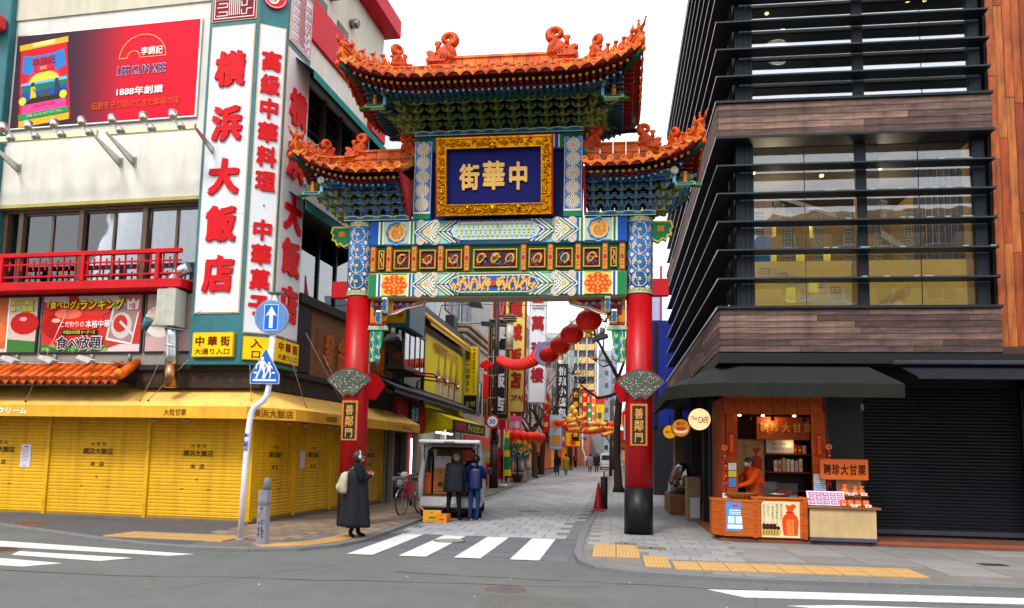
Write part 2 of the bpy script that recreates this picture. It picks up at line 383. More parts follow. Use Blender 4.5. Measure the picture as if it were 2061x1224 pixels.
tact = lambda X, Y: (-.45 < X < .5 and 12.5 < Y < 14.3) or (.4 < X < .95 and 11.5 < Y < 13.15) or (.8 < X < 4.5 and 11.45 < Y < 12.55)
slabs(street, [(-4.5, 15.4), (-.78, 15.4), (-.65, 23), (-.55, 38.7), (-.45, 90), (-5.9, 90), (-5.3, 46), (-4.72, 28.4), (-4.56, 21.5)], -6, -.4, 15.4, 44, .46, .6, .012,
      [C('#9a9b9e'), C('#959699'), C('#9f9fa2'), C('#919294')], stag=True, stuff_to=78)
slabs(paveR, PR, -.5, 2.04, 12.6, 34, .42, .42, .05, [C('#8f8f8f'), C('#8a8a8b'), C('#949393'), C('#868687')], stag=True, stuff_to=70, hole=tact, limit=280)
slabs(paveR, PR, 2.12, 12, 11.1, 15.1, .86, .86, .05, [C('#807e7b'), C('#898683'), C('#7b7977')], name='granite_slab', hole=tact)
slabs(paveR, PR, .5, 2.0, 11.0, 12.6, .42, .42, .05, [C('#85817d'), C('#7d7a77')], name='paving_slab', hole=tact)
slabs(paveL, PL, -7.6, -4.5, 13.3, 34, .36, .36, .05, [C('#8a7663'), C('#826f5f'), C('#927d68'), C('#7b6b5d')], stag=True, stuff_to=60,
      hole=lambda X, Y: X < -7.62+.065*(Y-15.8)+.1 or (Y < 14.75 and -5.75 < X < -4.9), limit=290)
# asphalt skin of the left footway
m = MB(); m.prism([(-13.6, 15.15), (-11.9, 14.25), (-10.3, 13.5), (-8.8, 12.78), (-7.6, 12.3), (-7.0, 12.2), (-7.0, 13.4), (-7.7, 15.75), (-30, 17.3), (-30, 19)], (.04, .054), C('#56565a'), 'z')
m.build('asphalt_footway', ASPH, paveL)

# tactile paving: ribbed yellow tiles
def tactile_mesh(sx, sy, n):
    q = MB(); c = C('#b8915a'); q.box(-sx/2+.004, sx/2-.004, -sy/2+.004, sy/2-.004, -.01, .009, c)
    for i in range(n):
        x = -sx/2+sx*(i+.5)/n; q.box(x-sx/n*.27, x+sx/n*.27, -sy/2+.02, sy/2-.02, .009, .015, C('#c29c64'), .004)
    me = q.mesh('tactile_tile'); me.materials.append(STONE); return me
TT = tactile_mesh(.38, .42, 7)
for x0, n, ys in ((-.36, 2, (12.8, 13.22, 13.64, 14.06)), (.44, 1, (11.85, 12.27, 12.69)), (.86, 9, (11.72, 12.14))):
    for i in range(n):
        for y in ys: inst('tactile_tile', TT, paveR, (x0+.19+i*.385, y+i*.012*(n > 5), .055), .012*(n > 5))
for i in range(6):
    for j in range(2): inst('tactile_tile', TT, paveL, (-8.75+i*.385+j*.05, 13.02+j*.42-.02*i, .058), -.05)
OI = [((-5.72, 12.22), (-6.05, 12.6)), ((-5.3, 12.42), (-5.62, 12.8)), ((-5.0, 12.75), (-5.36, 13.05)), ((-4.84, 13.17), (-5.24, 13.4)), ((-4.76, 13.62), (-5.17, 13.8)), ((-4.74, 14.1), (-5.15, 14.2)), ((-4.74, 14.55), (-5.15, 14.6))]
for (a, b), (c, d) in zip(OI, OI[1:]):
    q = MB(); q.prism([a, (a[0]+(c[0]-a[0])*.97, a[1]+(c[1]-a[1])*.97), (b[0]+(d[0]-b[0])*.97, b[1]+(d[1]-b[1])*.97), b], (.05, .066), C('#b8915a'), 'z')
    for k in range(7):
        t = (k+.25)/7; u = (k+.7)/7; L = lambda p, r, s: (p[0]+(r[0]-p[0])*s, p[1]+(r[1]-p[1])*s)
        q.prism([L(a, b, t), L(c, d, t), L(c, d, u), L(a, b, u)], (.066, .071), C('#c29c64'), 'z')
    q.build('tactile_tile', STONE, paveL)

# ---- markings
m = MB(); zebra = structure(thing('zebra_crossing', None, None)); 
def stripe(parent, pts, z=.006, wear=None):
    q = MB(); q.prism(pts, (z-.004, z), C('#cfcfcc'), 'z')
    q.build('stripe', ROADP, parent)
for x0, x1, d in ((-4.22, -3.8, -.02), (-3.38, -2.94, 0), (-2.5, -2.08, .04), (-1.62, -1.16, .06)):
    stripe(zebra, [(x0+.0, 12.15+d), (x1, 12.15+d), (x1+.02, 15.33), (x0+.02, 15.33)], .014)
dark = MB()
dark.prism([(-4.46, 12.95), (-.72, 12.2), (-.72, 15.34), (-4.46, 15.34)], (-.01, .006), C('#63636a'), 'z'); dark.build('crossing_bed', STONE, road)
for i in range(13):
    q = MB(); q.box(-4.4, -.76, -.006, .006, 0, .002, C('#3c3c3e')); q.build('joint', STONE, road, (0, 13.05+i*.19, .0062))
zl = structure(thing('left_road_crossing', None, None)); zr = structure(thing('right_road_crossing', None, None))
stripe(zl, [(-12.5, 12.7), (-10.35, 12.14), (-6.46, 11.47), (-6.71, 11.22), (-9.9, 11.5), (-12.5, 12.0)])
stripe(zl, [(-8.91, 10.69), (-9.08, 11.06), (-7.07, 10.85), (-7.31, 10.46)])
stripe(zl, [(-9.6, 10.5), (-7.64, 10.11), (-7.92, 9.72), (-9.6, 9.9)])
stripe(zr, [(1.16, 10.2), (5.0, 10.53), (9, 10.85), (9, 10.4), (4.79, 10.09), (1.54, 9.74)])
stripe(zr, [(1.94, 9.31), (2.59, 9.5), (6, 9.75), (6, 9.3), (3.2, 9.0)])
def manhole(x, y, r, col, z, label, rim=None):
    q = MB(); q.loft([(0, 0, -.02, r, r), (0, 0, .003, r, r), (0, 0, .005, r*.97, r*.97)], 28, rim or C('#6a6865'), False)
    o = q.build('manhole_cover', STONE, None, (x, y, z)); tag(o, label, 'manhole')
    d = MB(); d.loft([(0, 0, .0, r*.9, r*.9), (0, 0, .0075, r*.9, r*.9)], 28, col, False)
    for k in range(3):
        for i in range(10*(k+1)):
            a = 2*pi*i/(10*(k+1)); rr = r*.28*(k+.6)
            d.box(rr*cos(a)-.018, rr*cos(a)+.018, rr*sin(a)-.018, rr*sin(a)+.018, .0075, .0095, jit(col, .2))
    d.build('lid', STONE, o)
manhole(-1.31, 9.54, .3, C('#5f5552'), .0, 'round cast iron manhole cover in the middle of the grey asphalt road')
manhole(-11.64, 14.45, .36, C('#7a4320'), .056, 'rust brown round manhole cover on the footway before the yellow shutters')
manhole(-9.5, 11.1, .32, C('#5e3a25'), .006, 'rusty round manhole cover between the left white crossing bars')
manhole(-3.05, 14.4, .3, C('#8a8884'), .016, 'round manhole cover crossing the second zebra stripe', C('#454545'))
manhole(-2.44, 22.43, .33, C('#85827e'), .022, 'round manhole cover set flush in the paved shopping street')
q = MB(); q.bbox(-.2, .2, -.13, .13, 0, .008, C('#4a4b4b'), .003)
for i in range(7): q.box(-.18, .18, -.11+i*.032, -.1+i*.032, .008, .012, C('#2e2e2e'))
tag(q.build('drain_grate', STONE, None, (5.9, 13.33, .058)), 'small dark square drain grate on the grey pavement before the black shutter', 'drain')
for x, y, s, l in ((.62, 13.92, .26, 'black framed access cover beside the yellow tactile tiles'), (.2, 14.5, .2, 'dark slotted pavement cover nearest the right gate pillar foot')):
    q = MB(); A = [(-s, -.12), (s, -.12), (s, .12), (-s, .12)]
    q.box(-s, s, -.12, .12, 0, .006, C('#8a7a68'))
    q.box(-s, s, -.12, -.09, .006, .009, C('#2b2b2b')); q.box(-s, s, .09, .12, .006, .009, C('#2b2b2b')); q.box(-.02, .02, -.09, .09, .006, .009, C('#2b2b2b'))
    tag(q.build('access_cover', STONE, None, (x, y, .062)), l, 'manhole')
# cracks and tar seams in the asphalt
ck = thing('road_cracks', None, None); structure(ck); rd = random.Random(15)
for (x, y, dx, dy, n) in ((-8, 9.4, .5, .06, 16), (-3, 10.6, .4, -.05, 14), (1.5, 8.8, .05, .22, 9), (-5.2, 8.6, .12, .25, 11), (3.5, 9.9, .45, .03, 12)):
    q = MB(); P = []
    for i in range(n): P.append((x, y)); x += dx+rd.uniform(-.07, .07); y += dy+rd.uniform(-.09, .09)
    for (a, b), (c, d) in zip(P, P[1:]): w = rd.uniform(.005, .013); q.add([(a, b-w, .0035), (c, d-w, .0035), (c, d+w, .0035), (a, b+w, .0035)], [(0, 1, 2, 3)], C('#33332f'))
    q.build('crack', ASPH, ck)
# chipped gutter debris on the road
for i in range(46):
    q = MB(); r = random.uniform(.008, .022); q.loft([(0, 0, 0, r, r*.7), (0, 0, r*.3, r*.6, r*.4)], 6, C(random.choice(['#b8b4a8', '#6a6a66', '#3c3c3c', '#8f7f55'])), False)
    if i == 0: litter = thing('litter', 'scattered grit and leaf scraps lying on the asphalt', 'litter', (0, 0, 0)); litter['kind'] = 'stuff'
    q.build('grit', STONE, litter, (random.uniform(-8, 6), random.uniform(8.8, 12), .002))
# ================================================================ CHINATOWN GATE
# reference colours of the painted timber
BLUE = C('#1450a8'); LBLUE = C('#7fb4dc'); CREAM = C('#e2dcc0'); GREEN = C('#1c7a48'); LGREEN = C('#8fc9a0'); PEACH = C('#e8a860')
ORNG = C('#d8761c'); RED = C('#b8101c'); DRED = C('#7c0c14'); NAVY = C('#0b1f5c'); YEL = C('#d8c868'); DGREEN = C('#0d4a34'); GLD = C('#c98a24')
TILEC = [C('#dc6410'), C('#cc560a'), C('#e4741c'), C('#b84c0c'), C('#e48428')]
gate = thing('chinese_gate', 'ornate red and gold Chinatown gate spanning the shopping street with orange tiled roofs', 'gate', (-2.6, 16.45, 0))
PX = 3.085

def rosette(A, cx, cz, r, a=0.):
    A.disc(cx, cz, r, GLD, 20); A.disc(cx, cz, r*.96, CREAM, 20)
    n = 16
    for k, (r0, r1, w, col, m) in enumerate([(.72, .9, .5, C('#2464b4'), 16), (.5, .67, .45, C('#2c8a62'), 14), (.3, .45, .45, C('#2c6cb8'), 10)]):
        for i in range(m):
            t = 2*pi*(i+.5*k)/m+a; dw = pi/m*w
            A.p([(cx+r*r0*cos(t-dw*.8), cz+r*r0*sin(t-dw*.8)), (cx+r*r1*cos(t-dw), cz+r*r1*sin(t-dw)), (cx+r*r1*1.04*cos(t), cz+r*r1*1.04*sin(t)), (cx+r*r1*cos(t+dw), cz+r*r1*sin(t+dw)), (cx+r*r0*cos(t+dw*.8), cz+r*r0*sin(t+dw*.8))], col, 1 if i == 0 else 0)
    A.disc(cx, cz, r*.24, GLD, 10); A.disc(cx, cz, r*.19, PEACH, 8)
def meander(A, x0, x1, z0, z1, n, col, w):
    st = (x1-x0)/n
    for i in range(n):
        a = x0+i*st; b = a+st*.86; h = z1-z0
        A.line([(a, z0), (a, z1), (b, z1), (b, z0+h*.25), (a+st*.3, z0+h*.25), (a+st*.3, z0+h*.65), (a+st*.55, z0+h*.65)], w, col, 1 if i == 0 else 0)
def curls(A, x0, x1, z0, z1, col, n, r, seed):
    rd = random.Random(seed)
    for i in range(n):
        A.spiral(rd.uniform(x0, x1), rd.uniform(z0, z1), r, 1.3, r*.28, col, rd.uniform(0, 6), rd.choice((-1, 1)))

# ---- pillars
def bandcol(z0, z1, r, cols):  # plain rings of colour on a pillar
    pass
for sx, lab in ((-1, None), (1, None)):
    p = MB(); p.cyl((0, 0, 1.0), (0, 0, 5.06), .288, .272, 40, C('#b00812')); pil = p.build('pillar', mat('pillar_lacquer', .36, noise=.14, nscale=1.4, spec=.3, bump=.05, bscale=5, streak=.28, grime=.12), gate, (sx*PX, 0, 0))
    q = MB(); q.cyl((0, 0, 0.05), (0, 0, 1.0), .296, .294, 40, C('#17171a')); q.cyl((0, 0, .0), (0, 0, .07), .305, .305, 40, C('#1b1b1d')); q.build('base_band', GLOSS, pil)
    r = .285; q = MB(); q.cyl((0, 0, 5.05), (0, 0, 6.72), r, r, 40, C('#2a70c4')); cuff = q.build('painted_collar', PAINT, pil)
    q = MB(); fn = lambda u, z, w: ((r+w+.001)*sin(u/r), -(r+w+.001)*cos(u/r), z)
    A = Art(q, fn=fn, step=.0007)
    for z0, z1 in ((5.055, 5.17), (6.6, 6.715)):
        A.grid(-.85, .85, z0, z1, C('#cfc896'), 34); 
        for zz in (z0, z1-.012): A.grid(-.85, .85, zz, zz+.012, C('#5d7a6a'), 34)
        meander(A, -.84, .84, z0+.028, z1-.028, 14, C('#4f7c62'), .011)
    for k in range(5):
        u0 = (k-2)*.3581
        for i in range(4):
            zc = 5.36+i*.352
            A.p([(u0+.179, zc-.176-.05), (u0+.179+.07, zc-.176), (u0+.179, zc-.176+.05), (u0+.179-.07, zc-.176)], CREAM, 1 if i+k == 0 else 0)
            rosette(A, u0, zc, .17)
            A.k = 3 if not (i == 3 and k == 4) else A.k
            for s in (-1, 1): A.p([(u0+s*.06, zc+.176), (u0+s*.11, zc+.15), (u0+s*.165, zc+.176), (u0+s*.11, zc+.2)], LBLUE, 0); A.p([(u0+s*.075, zc+.176), (u0+s*.11, zc+.162), (u0+s*.15, zc+.176), (u0+s*.11, zc+.19)], BLUE, 1)
            A.p([(u0-.04, zc+.176), (u0, zc+.15), (u0+.04, zc+.176), (u0, zc+.2)], PEACH, 0)
            A.k = 3
    q.build('painted_rosettes', PRINT, pil)
    # red tie-beam stubs and green beam ends outside the pillars
    q = MB(); q.bbox(-.34 if sx < 0 else 0, 0 if sx < 0 else .34, -.09, .09, 5.03, 5.4, C('#b40814'), .01); q.build('tie_beam', GLOSS, gate, (sx*3.36, 0, 0))
    e = MB(); s = sx
    pts = [(0, 6.28), (.12, 6.22), (.2, 6.3), (.27, 6.27), (.3, 6.36), (.37, 6.38), (.34, 6.46), (.4, 6.52), (.36, 6.62), (0, 6.62)]
    big = [(0, 6.24), (.12, 6.18), (.21, 6.26), (.29, 6.22), (.33, 6.32), (.41, 6.35), (.385, 6.45), (.44, 6.52), (.4, 6.66), (0, 6.66)]
    e.prism([(s*a, b) for a, b in big], (-.08, .08), YEL); e.prism([(s*a, b) for a, b in pts], (-.09, .09), GREEN)
    e.box(min(s*.1, s*.24), max(s*.1, s*.24), -.097, .097, 6.42, 6.54, ORNG); e.build('beam_end', PAINT, gate, (sx*3.36, 0, 0))

# ---- painted beams
def chevrons(A, x, z0, z1, sgn, cols, w, d):
    zc = (z0+z1)/2
    for i, c in enumerate(cols):
        a = x+sgn*i*w
        A.p([(a, z0), (a+w*sgn, z0), (a+(d+w)*sgn, zc), (a+d*sgn, zc)], c, 1 if i == 0 else 0); A.p([(a+d*sgn, zc), (a+(d+w)*sgn, zc), (a+w*sgn, z1), (a, z1)], c, 0)
def mirrored(A):
    pass
def beam_art(z0, z1, y, kind):
    q = MB(); A = Art(q, y, .0006); H = z1-z0; zc = (z0+z1)/2
    main = C('#8cc4bc')
    A.rect(-2.8, 2.8, z0, z1, main)
    for z in (z0, z1-.018): A.rect(-2.8, 2.8, z, z+.018, GREEN if kind == 'low' else LBLUE, 0 if z > z0 else 1)
    for s in (-1, 1):
        X = lambda a: s*a
        def rect(a, b, c0, c1, col, dk=1): A.rect(min(X(a), X(b)), max(X(a), X(b)), c0, c1, col, dk)
        for a, b, c in ((2.8, 2.62, GREEN if kind == 'low' else BLUE), (2.62, 2.58, CREAM), (2.58, 2.53, BLUE if kind == 'low' else GREEN), (2.53, 2.5, CREAM), (1.93, 1.89, CREAM), (1.89, 1.84, BLUE if kind == 'low' else GREEN), (1.84, 1.81, CREAM)): rect(a, b, z0, z1, c)
        rect(2.5, 1.93, z0+.02, z1-.02, C('#cfc25a') if kind == 'low' else C('#a9bfa4'))
        cx = X(2.215)
        if kind == 'low':
            curls(A, cx-.24, cx+.24, z0+.06, z1-.06, C('#e6d98a'), 16, .035, 3+s)
            pts = [(cx+.27*cos(t)*(1+.08*cos(8*t)), zc+.225*sin(t)*(1+.08*cos(8*t))) for t in [2*pi*i/40 for i in range(40)]]
            A.p(pts, C('#d8480c')); A.k += 1
            for ring, n in ((.2, 12), (.12, 8), (.045, 4)):
                for i in range(n):
                    t = 2*pi*i/n; A.ring(cx+ring*1.15*cos(t), zc+ring*.95*sin(t), .014, .026, C('#eec25a'), 6, 0)
        else:
            pts = [(cx+.225*cos(t)*(1+.05*cos(8*t)), zc+.245*sin(t)*(1+.05*cos(8*t))) for t in [2*pi*i/40 for i in range(40)]]
            A.p([(cx+(a-cx)*1.08, zc+(b-zc)*1.08) for a, b in pts], LBLUE); A.p(pts, C('#2f5f9c'))
            A.disc(cx, zc, .19, C('#c8862c'), 18); A.line([(cx+.16*cos(t*1.0)*(.4+t/8), zc+.17*sin(t)*(.4+t/8)) for t in [i*.35 for i in range(22)]], .05, C('#e8b050')); A.line([(cx+.16*cos(t+.3)*(.3+t/9), zc+.17*sin(t+.3)*(.3+t/9)) for t in [i*.35 for i in range(18)]], .016, C('#2c5a98'))
            A.disc(cx+.02, zc+.12, .07, C('#dc9a3c'), 9)
            for i in range(9): t = i*.7; A.line([(cx+.13*cos(t), zc+.14*sin(t)), (cx+.19*cos(t+.25), zc+.2*sin(t+.25))], .022, C('#e2ab54'), 0)
        # chevrons and rosettes
        dd = .26
        chevrons(A, X(1.81), z0+.01, z1-.01, -s, [GREEN, CREAM, BLUE, CREAM], .03, -dd if False else .0)
        chevrons(A, X(1.79), z0+.01, z1-.01, s*-1, [BLUE, LBLUE, CREAM], .03, .0)
        for (rx, rz, rr) in ((1.34, z1-.09, .12), (1.34, z0+.09, .12), (1.66, z1-.07, .1), (1.66, z0+.07, .1), (1.5, zc, .22)):
            k = A.k; rosette(A, X(rx), rz, rr); 
        for i, (a, c) in enumerate(((1.8, CREAM), (1.76, BLUE), (1.7, CREAM), (1.67, GREEN), (1.62, CREAM))):
            for sg, zz in ((1, z1), (-1, z0)):
                A.line([(X(a), zc), (X(a-.3), zz-sg*.02)], .026, c, 1 if sg > 0 else 0)
        for i, (a, c) in enumerate(((1.27, CREAM), (1.23, GREEN), (1.18, CREAM), (1.13, BLUE), (1.08, CREAM), (1.03, GREEN if kind == 'low' else BLUE))):
            for sg, zz in ((1, z1), (-1, z0)):
                A.line([(X(a), zc), (X(a-.3), zz-sg*.02)], .034, c, 1 if sg > 0 else 0)
        A.p([(X(1.02), zc), (X(.9), zc+.13), (X(.9), zc-.13)], C('#a3131c'))
    def cart(k, col):
        a, b = 1.0-k, H/2-.035-k
        P = [(-a, zc), (-a+.06, zc+b*.45), (-a+.05, zc+b*.6), (-a+.22, zc+b)]; P2 = [(-x, z) for x, z in P[::-1]]
        T = P+P2; Bm = [(x, 2*zc-z) for x, z in (P[1:]+P2[:-1])][::-1]; A.p(T+Bm, col)
    cart(0, GREEN if kind == 'low' else BLUE); cart(.025, CREAM); cart(.045, C('#2c55a8') if kind == 'low' else C('#9cc49c'))
    if kind == 'low':
        for s in (-1, 1):
            A.line([(s*(.08+i*.032), zc+.09*sin(i*.75)*(1-.01*i)) for i in range(26)], .07, C('#dca24a'))
            for i in range(30): A.disc(s*(.06+i*.028), zc+.13*sin(i*2.3), .028, C(['#e8b860', '#d09038'][i % 2]), 7)
            for i in range(13): A.line([(s*(.1+i*.06), zc+.09*sin(i*1.5)), (s*(.13+i*.06), zc+(.16 if i % 2 else -.16))], .026, C('#e3b260'), 0)
            A.disc(s*.12, zc, .075, C('#dca24a'), 9)
        A.disc(0, zc, .06, C('#c43a18'), 10)
    else:
        for i in range(-8, 9):
            for j in (-1, 0, 1):
                x, z = i*.105+(.052 if j else 0), zc+j*.13
                if abs(x) > .86: continue
                A.p(circ(x, z, .062, 6), C('#d9d2b4'), 1 if i == -8 else 0); A.p(circ(x, z, .046, 6), C('#7fa86e') if (i+j) % 2 else C('#6fa6cc'), 1); A.k -= 1
                A.disc(x+.052, z+.065, .02, C('#b84a3c'), 6, dk=0)
    return q
b = MB(); b.bbox(-2.82, 2.82, -.26, .26, 6.15, 6.72, C('#3f6fa8'), .03); o = b.build('upper_beam', PAINT, gate)
q = beam_art(6.18, 6.69, -.262, 'up'); q.build('painted_pattern', PRINT, o)
b = MB(); b.bbox(-2.82, 2.82, -.28, .28, 4.98, 5.54, C('#9a927a'), .03); o = b.build('lower_beam', PAINT, gate)
q = beam_art(5.01, 5.51, -.282, 'low'); q.build('painted_pattern', PRINT, o)
# ---- carved frieze between the beams
b = MB(); b.box(-2.8, 2.8, -.16, .16, 5.54, 6.15, C('#1c7a4c')); fz = b.build('carved_frieze', PAINT, gate)
for gx in (-2.72, -2.36, -1.79, -1.2, -.62, .62, 1.2, 1.79, 2.36, 2.72):
    q = MB(); q.bbox(-.055, .055, -.29, -.1, 5.56, 6.12, C('#d88a2c'), .006); A = Art(q, -.291)
    A.frame(-.05, .05, 5.57, 6.11, .008, C('#a04810')); A.disc(0, 5.84, .035, C('#b81c2c'), 8, .06)
    for z in (5.66, 5.73, 5.95, 6.02): A.spiral(0, z, .026, 1, .008, C('#8a1420'))
    q.build('frieze_post', PAINT, gate, (gx, 0, 0))
def carved_panel(gx, w, seed):
    rd = random.Random(seed); h = .42; z0 = 5.63
    q = MB(); q.bbox(-w/2, w/2, -.21, -.1, z0, z0+h, C('#3b1a38'), .004)
    for a, b_, c, d in ((-w/2, w/2, z0, z0+.025), (-w/2, w/2, z0+h-.025, z0+h), (-w/2, -w/2+.025, z0+.025, z0+h-.025), (w/2-.025, w/2, z0+.025, z0+h-.025)): q.box(a, b_, -.25, -.17, c, d, C('#d8901c'))
    fr = q.build('carved_panel', PAINT, gate, (gx, 0, 0))
    q = MB(); n = max(1, int(w/.3))
    for k in range(n):
        ox = (k-(n-1)/2)*.31; cols = [C('#d8922a'), C('#c47a1c'), C('#2c7a6a'), C('#2c5a9a'), C('#b02c38')]
        if w < .2:
            q.tube([(.02*sin(i*1.3), -.235, z0+.05+i*.04) for i in range(9)], .018, 6, cols[0])
            continue
        for j in range(12): q.tube([(ox+rd.uniform(-.13, .13), -.212, z0+rd.uniform(.06, .34)) for _ in range(3)], rd.uniform(.008, .014), 5, rd.choice(cols[2:]))
        t0 = rd.uniform(0, 6); pts = [(ox+.1*cos(t0+i*.55)*(1-.03*i), -.235-.01*sin(i), z0+.21+.11*sin(t0+i*.62)*(1-.03*i)) for i in range(12)]
        q.tube(pts, [.026-.0013*i for i in range(12)], 7, cols[0]); q.ball((pts[0][0], -.25, pts[0][2]), (.035, .03, .03), 7, cols[0])
        for j in range(4): p = pts[2+j*2]; q.tube([p, (p[0]+rd.uniform(-.05, .05), -.24, p[2]-.07)], .011, 5, cols[1])
        for j in range(5): q.ball((ox+rd.uniform(-.12, .12), -.225, z0+rd.uniform(.05, .14)), .018, 6, rd.choice(cols))
    if w > .6:
        q.ball((0, -.25, z0+.26), .045, 8, C('#d8922a')); 
        for i in range(8): q.tube([(0, -.24, z0+.26), (.075*cos(i*pi/4), -.235, z0+.26+.075*sin(i*pi/4))], .008, 4, C('#e0a63c'))
    q.build('carving', GOLDP, fr)
for i, (gx, w) in enumerate([(-2.54, .13), (-2.075, .36), (-1.495, .36), (-.91, .36), (0, .96), (.91, .36), (1.495, .36), (2.075, .36), (2.54, .13)]): carved_panel(gx, w, i+11)

# ---- cloud-scroll cornice boards
def cornice(x0, x1, z, y, name='cloud_board'):
    q = MB(); n = max(2, round((x1-x0)/.36)); st = (x1-x0)/n; pts = [(x0, z)]
    top = []
    for i in range(n):
        for t in range(8): top.append((x0+st*(i+t/8), z+.085+.03*abs(sin(pi*t/8))))
    q.prism([(x0, z)]+top[::1]+[(x1, z+.085), (x1, z)], (y, .05), C('#1f6a62'))
    A = Art(q, y-.001)
    A.line([(a, b-.01) for a, b in top]+[(x1, z+.075)], .014, CREAM); A.rect(x0, x1, z, z+.012, CREAM)
    for i in range(n):
        A.p([(x0+st*(i+.2), z+.02), (x0+st*(i+.5), z+.075), (x0+st*(i+.8), z+.02)], BLUE); A.spiral(x0+st*(i+.1), z+.05, .03, 1, .01, LBLUE); A.spiral(x0+st*(i+.9), z+.05, .03, 1, .01, LGREEN)
    q.build(name, PAINT, gate)
cornice(-3.42, -1.92, 6.72, -.3); cornice(1.92, 3.42, 6.72, -.3); cornice(-1.88, 1.88, 8.62, -.3)

# ---- upper posts, top beam
for s in (-1, 1):
    q = MB(); q.bbox(-.2, .2, -.26, .26, 6.72, 8.62, C('#2a70c4'), .02); p = q.build('upper_post', PAINT, gate, (s*1.66, 0, 0))
    q = MB(); A = Art(q, -.262); A.rect(-.19, .19, 6.74, 6.86, GREEN); A.rect(-.19, .19, 6.86, 6.9, CREAM); A.rect(-.19, .19, 8.5, 8.61, DGREEN)
    for sd in (-1, 1): A.rect(min(sd*.19, sd*.178), max(sd*.19, sd*.178), 6.9, 8.5, CREAM, 0)
    for i in range(5):
        zc = 7.07+i*.315; A.k = 3
        rosette(A, 0, zc, .16)
        for sd in (-1, 1): A.p([(sd*.08, zc+.158), (sd*.14, zc+.12), (sd*.18, zc+.158), (sd*.14, zc+.195)], LBLUE, 0); A.p([(sd*.1, zc+.158), (sd*.14, zc+.138), (sd*.165, zc+.158), (sd*.14, zc+.178)], BLUE)
        A.p([(-.03, zc+.158), (0, zc+.13), (.03, zc+.158), (0, zc+.185)], PEACH, 0)
    q.build('painted_rosettes', PRINT, p)
    e = MB(); e.prism([(s*a, b) for a, b in [(0, 8.16), (.06, 8.1), (.12, 8.16), (.19, 8.13), (.2, 8.24), (.25, 8.3), (.22, 8.4), (0, 8.42)]], (-.07, .07), GREEN); e.box(min(s*.04, s*.12), max(s*.04, s*.12), -.075, .075, 8.26, 8.34, ORNG); e.build('beam_end', PAINT, gate, (s*1.86, 0, 0))
    # red gable board of the low roof, seen edge-on from the street
    q = MB(); q.prism([(-1.16, 7.5), (-.2, 7.62), (-.2, 6.76), (-.34, 6.8), (-.62, 7.05)], (-.025, .025), C('#b80c18'), 'x'); q.build('gable_board', GLOSS, gate, (s*1.93, 0, 0))
q = MB(); q.bbox(-1.5, 1.5, -.2, .2, 8.28, 8.62, C('#2f6aa8'), .01); o = q.build('top_beam', PAINT, gate)
q = MB(); A = Art(q, -.202); A.rect(-1.46, 1.46, 8.3, 8.6, C('#cfd2b8'))
for s in (-1, 1):
    for a, b_, c in ((1.46, 1.36, GREEN), (1.36, 1.33, CREAM), (1.33, 1.25, BLUE), (1.25, 1.22, CREAM)): A.rect(min(s*a, s*b_), max(s*a, s*b_), 8.3, 8.6, c)
    for a, c in ((1.2, BLUE), (1.14, CREAM), (.78, BLUE), (.7, GREEN), (.64, CREAM)):
        for sg in (1, -1): A.line([(s*a, 8.45), (s*(a-.18), 8.45+sg*.14)], .03, c)
    rosette(A, s*.95, 8.47, .1)
A.p(circ(0, 8.45, .5, 24, 0, .11), C('#31569a')); A.line([(-.45+i*.05, 8.45+.06*sin(i*1.1)) for i in range(19)], .05, C('#dca24a'))
q.build('painted_pattern', PRINT, o)
q = MB(); q.box(-1.47, 1.47, -.08, .08, 6.72, 8.28, NAVY); q.build('back_board', PAINT, gate)

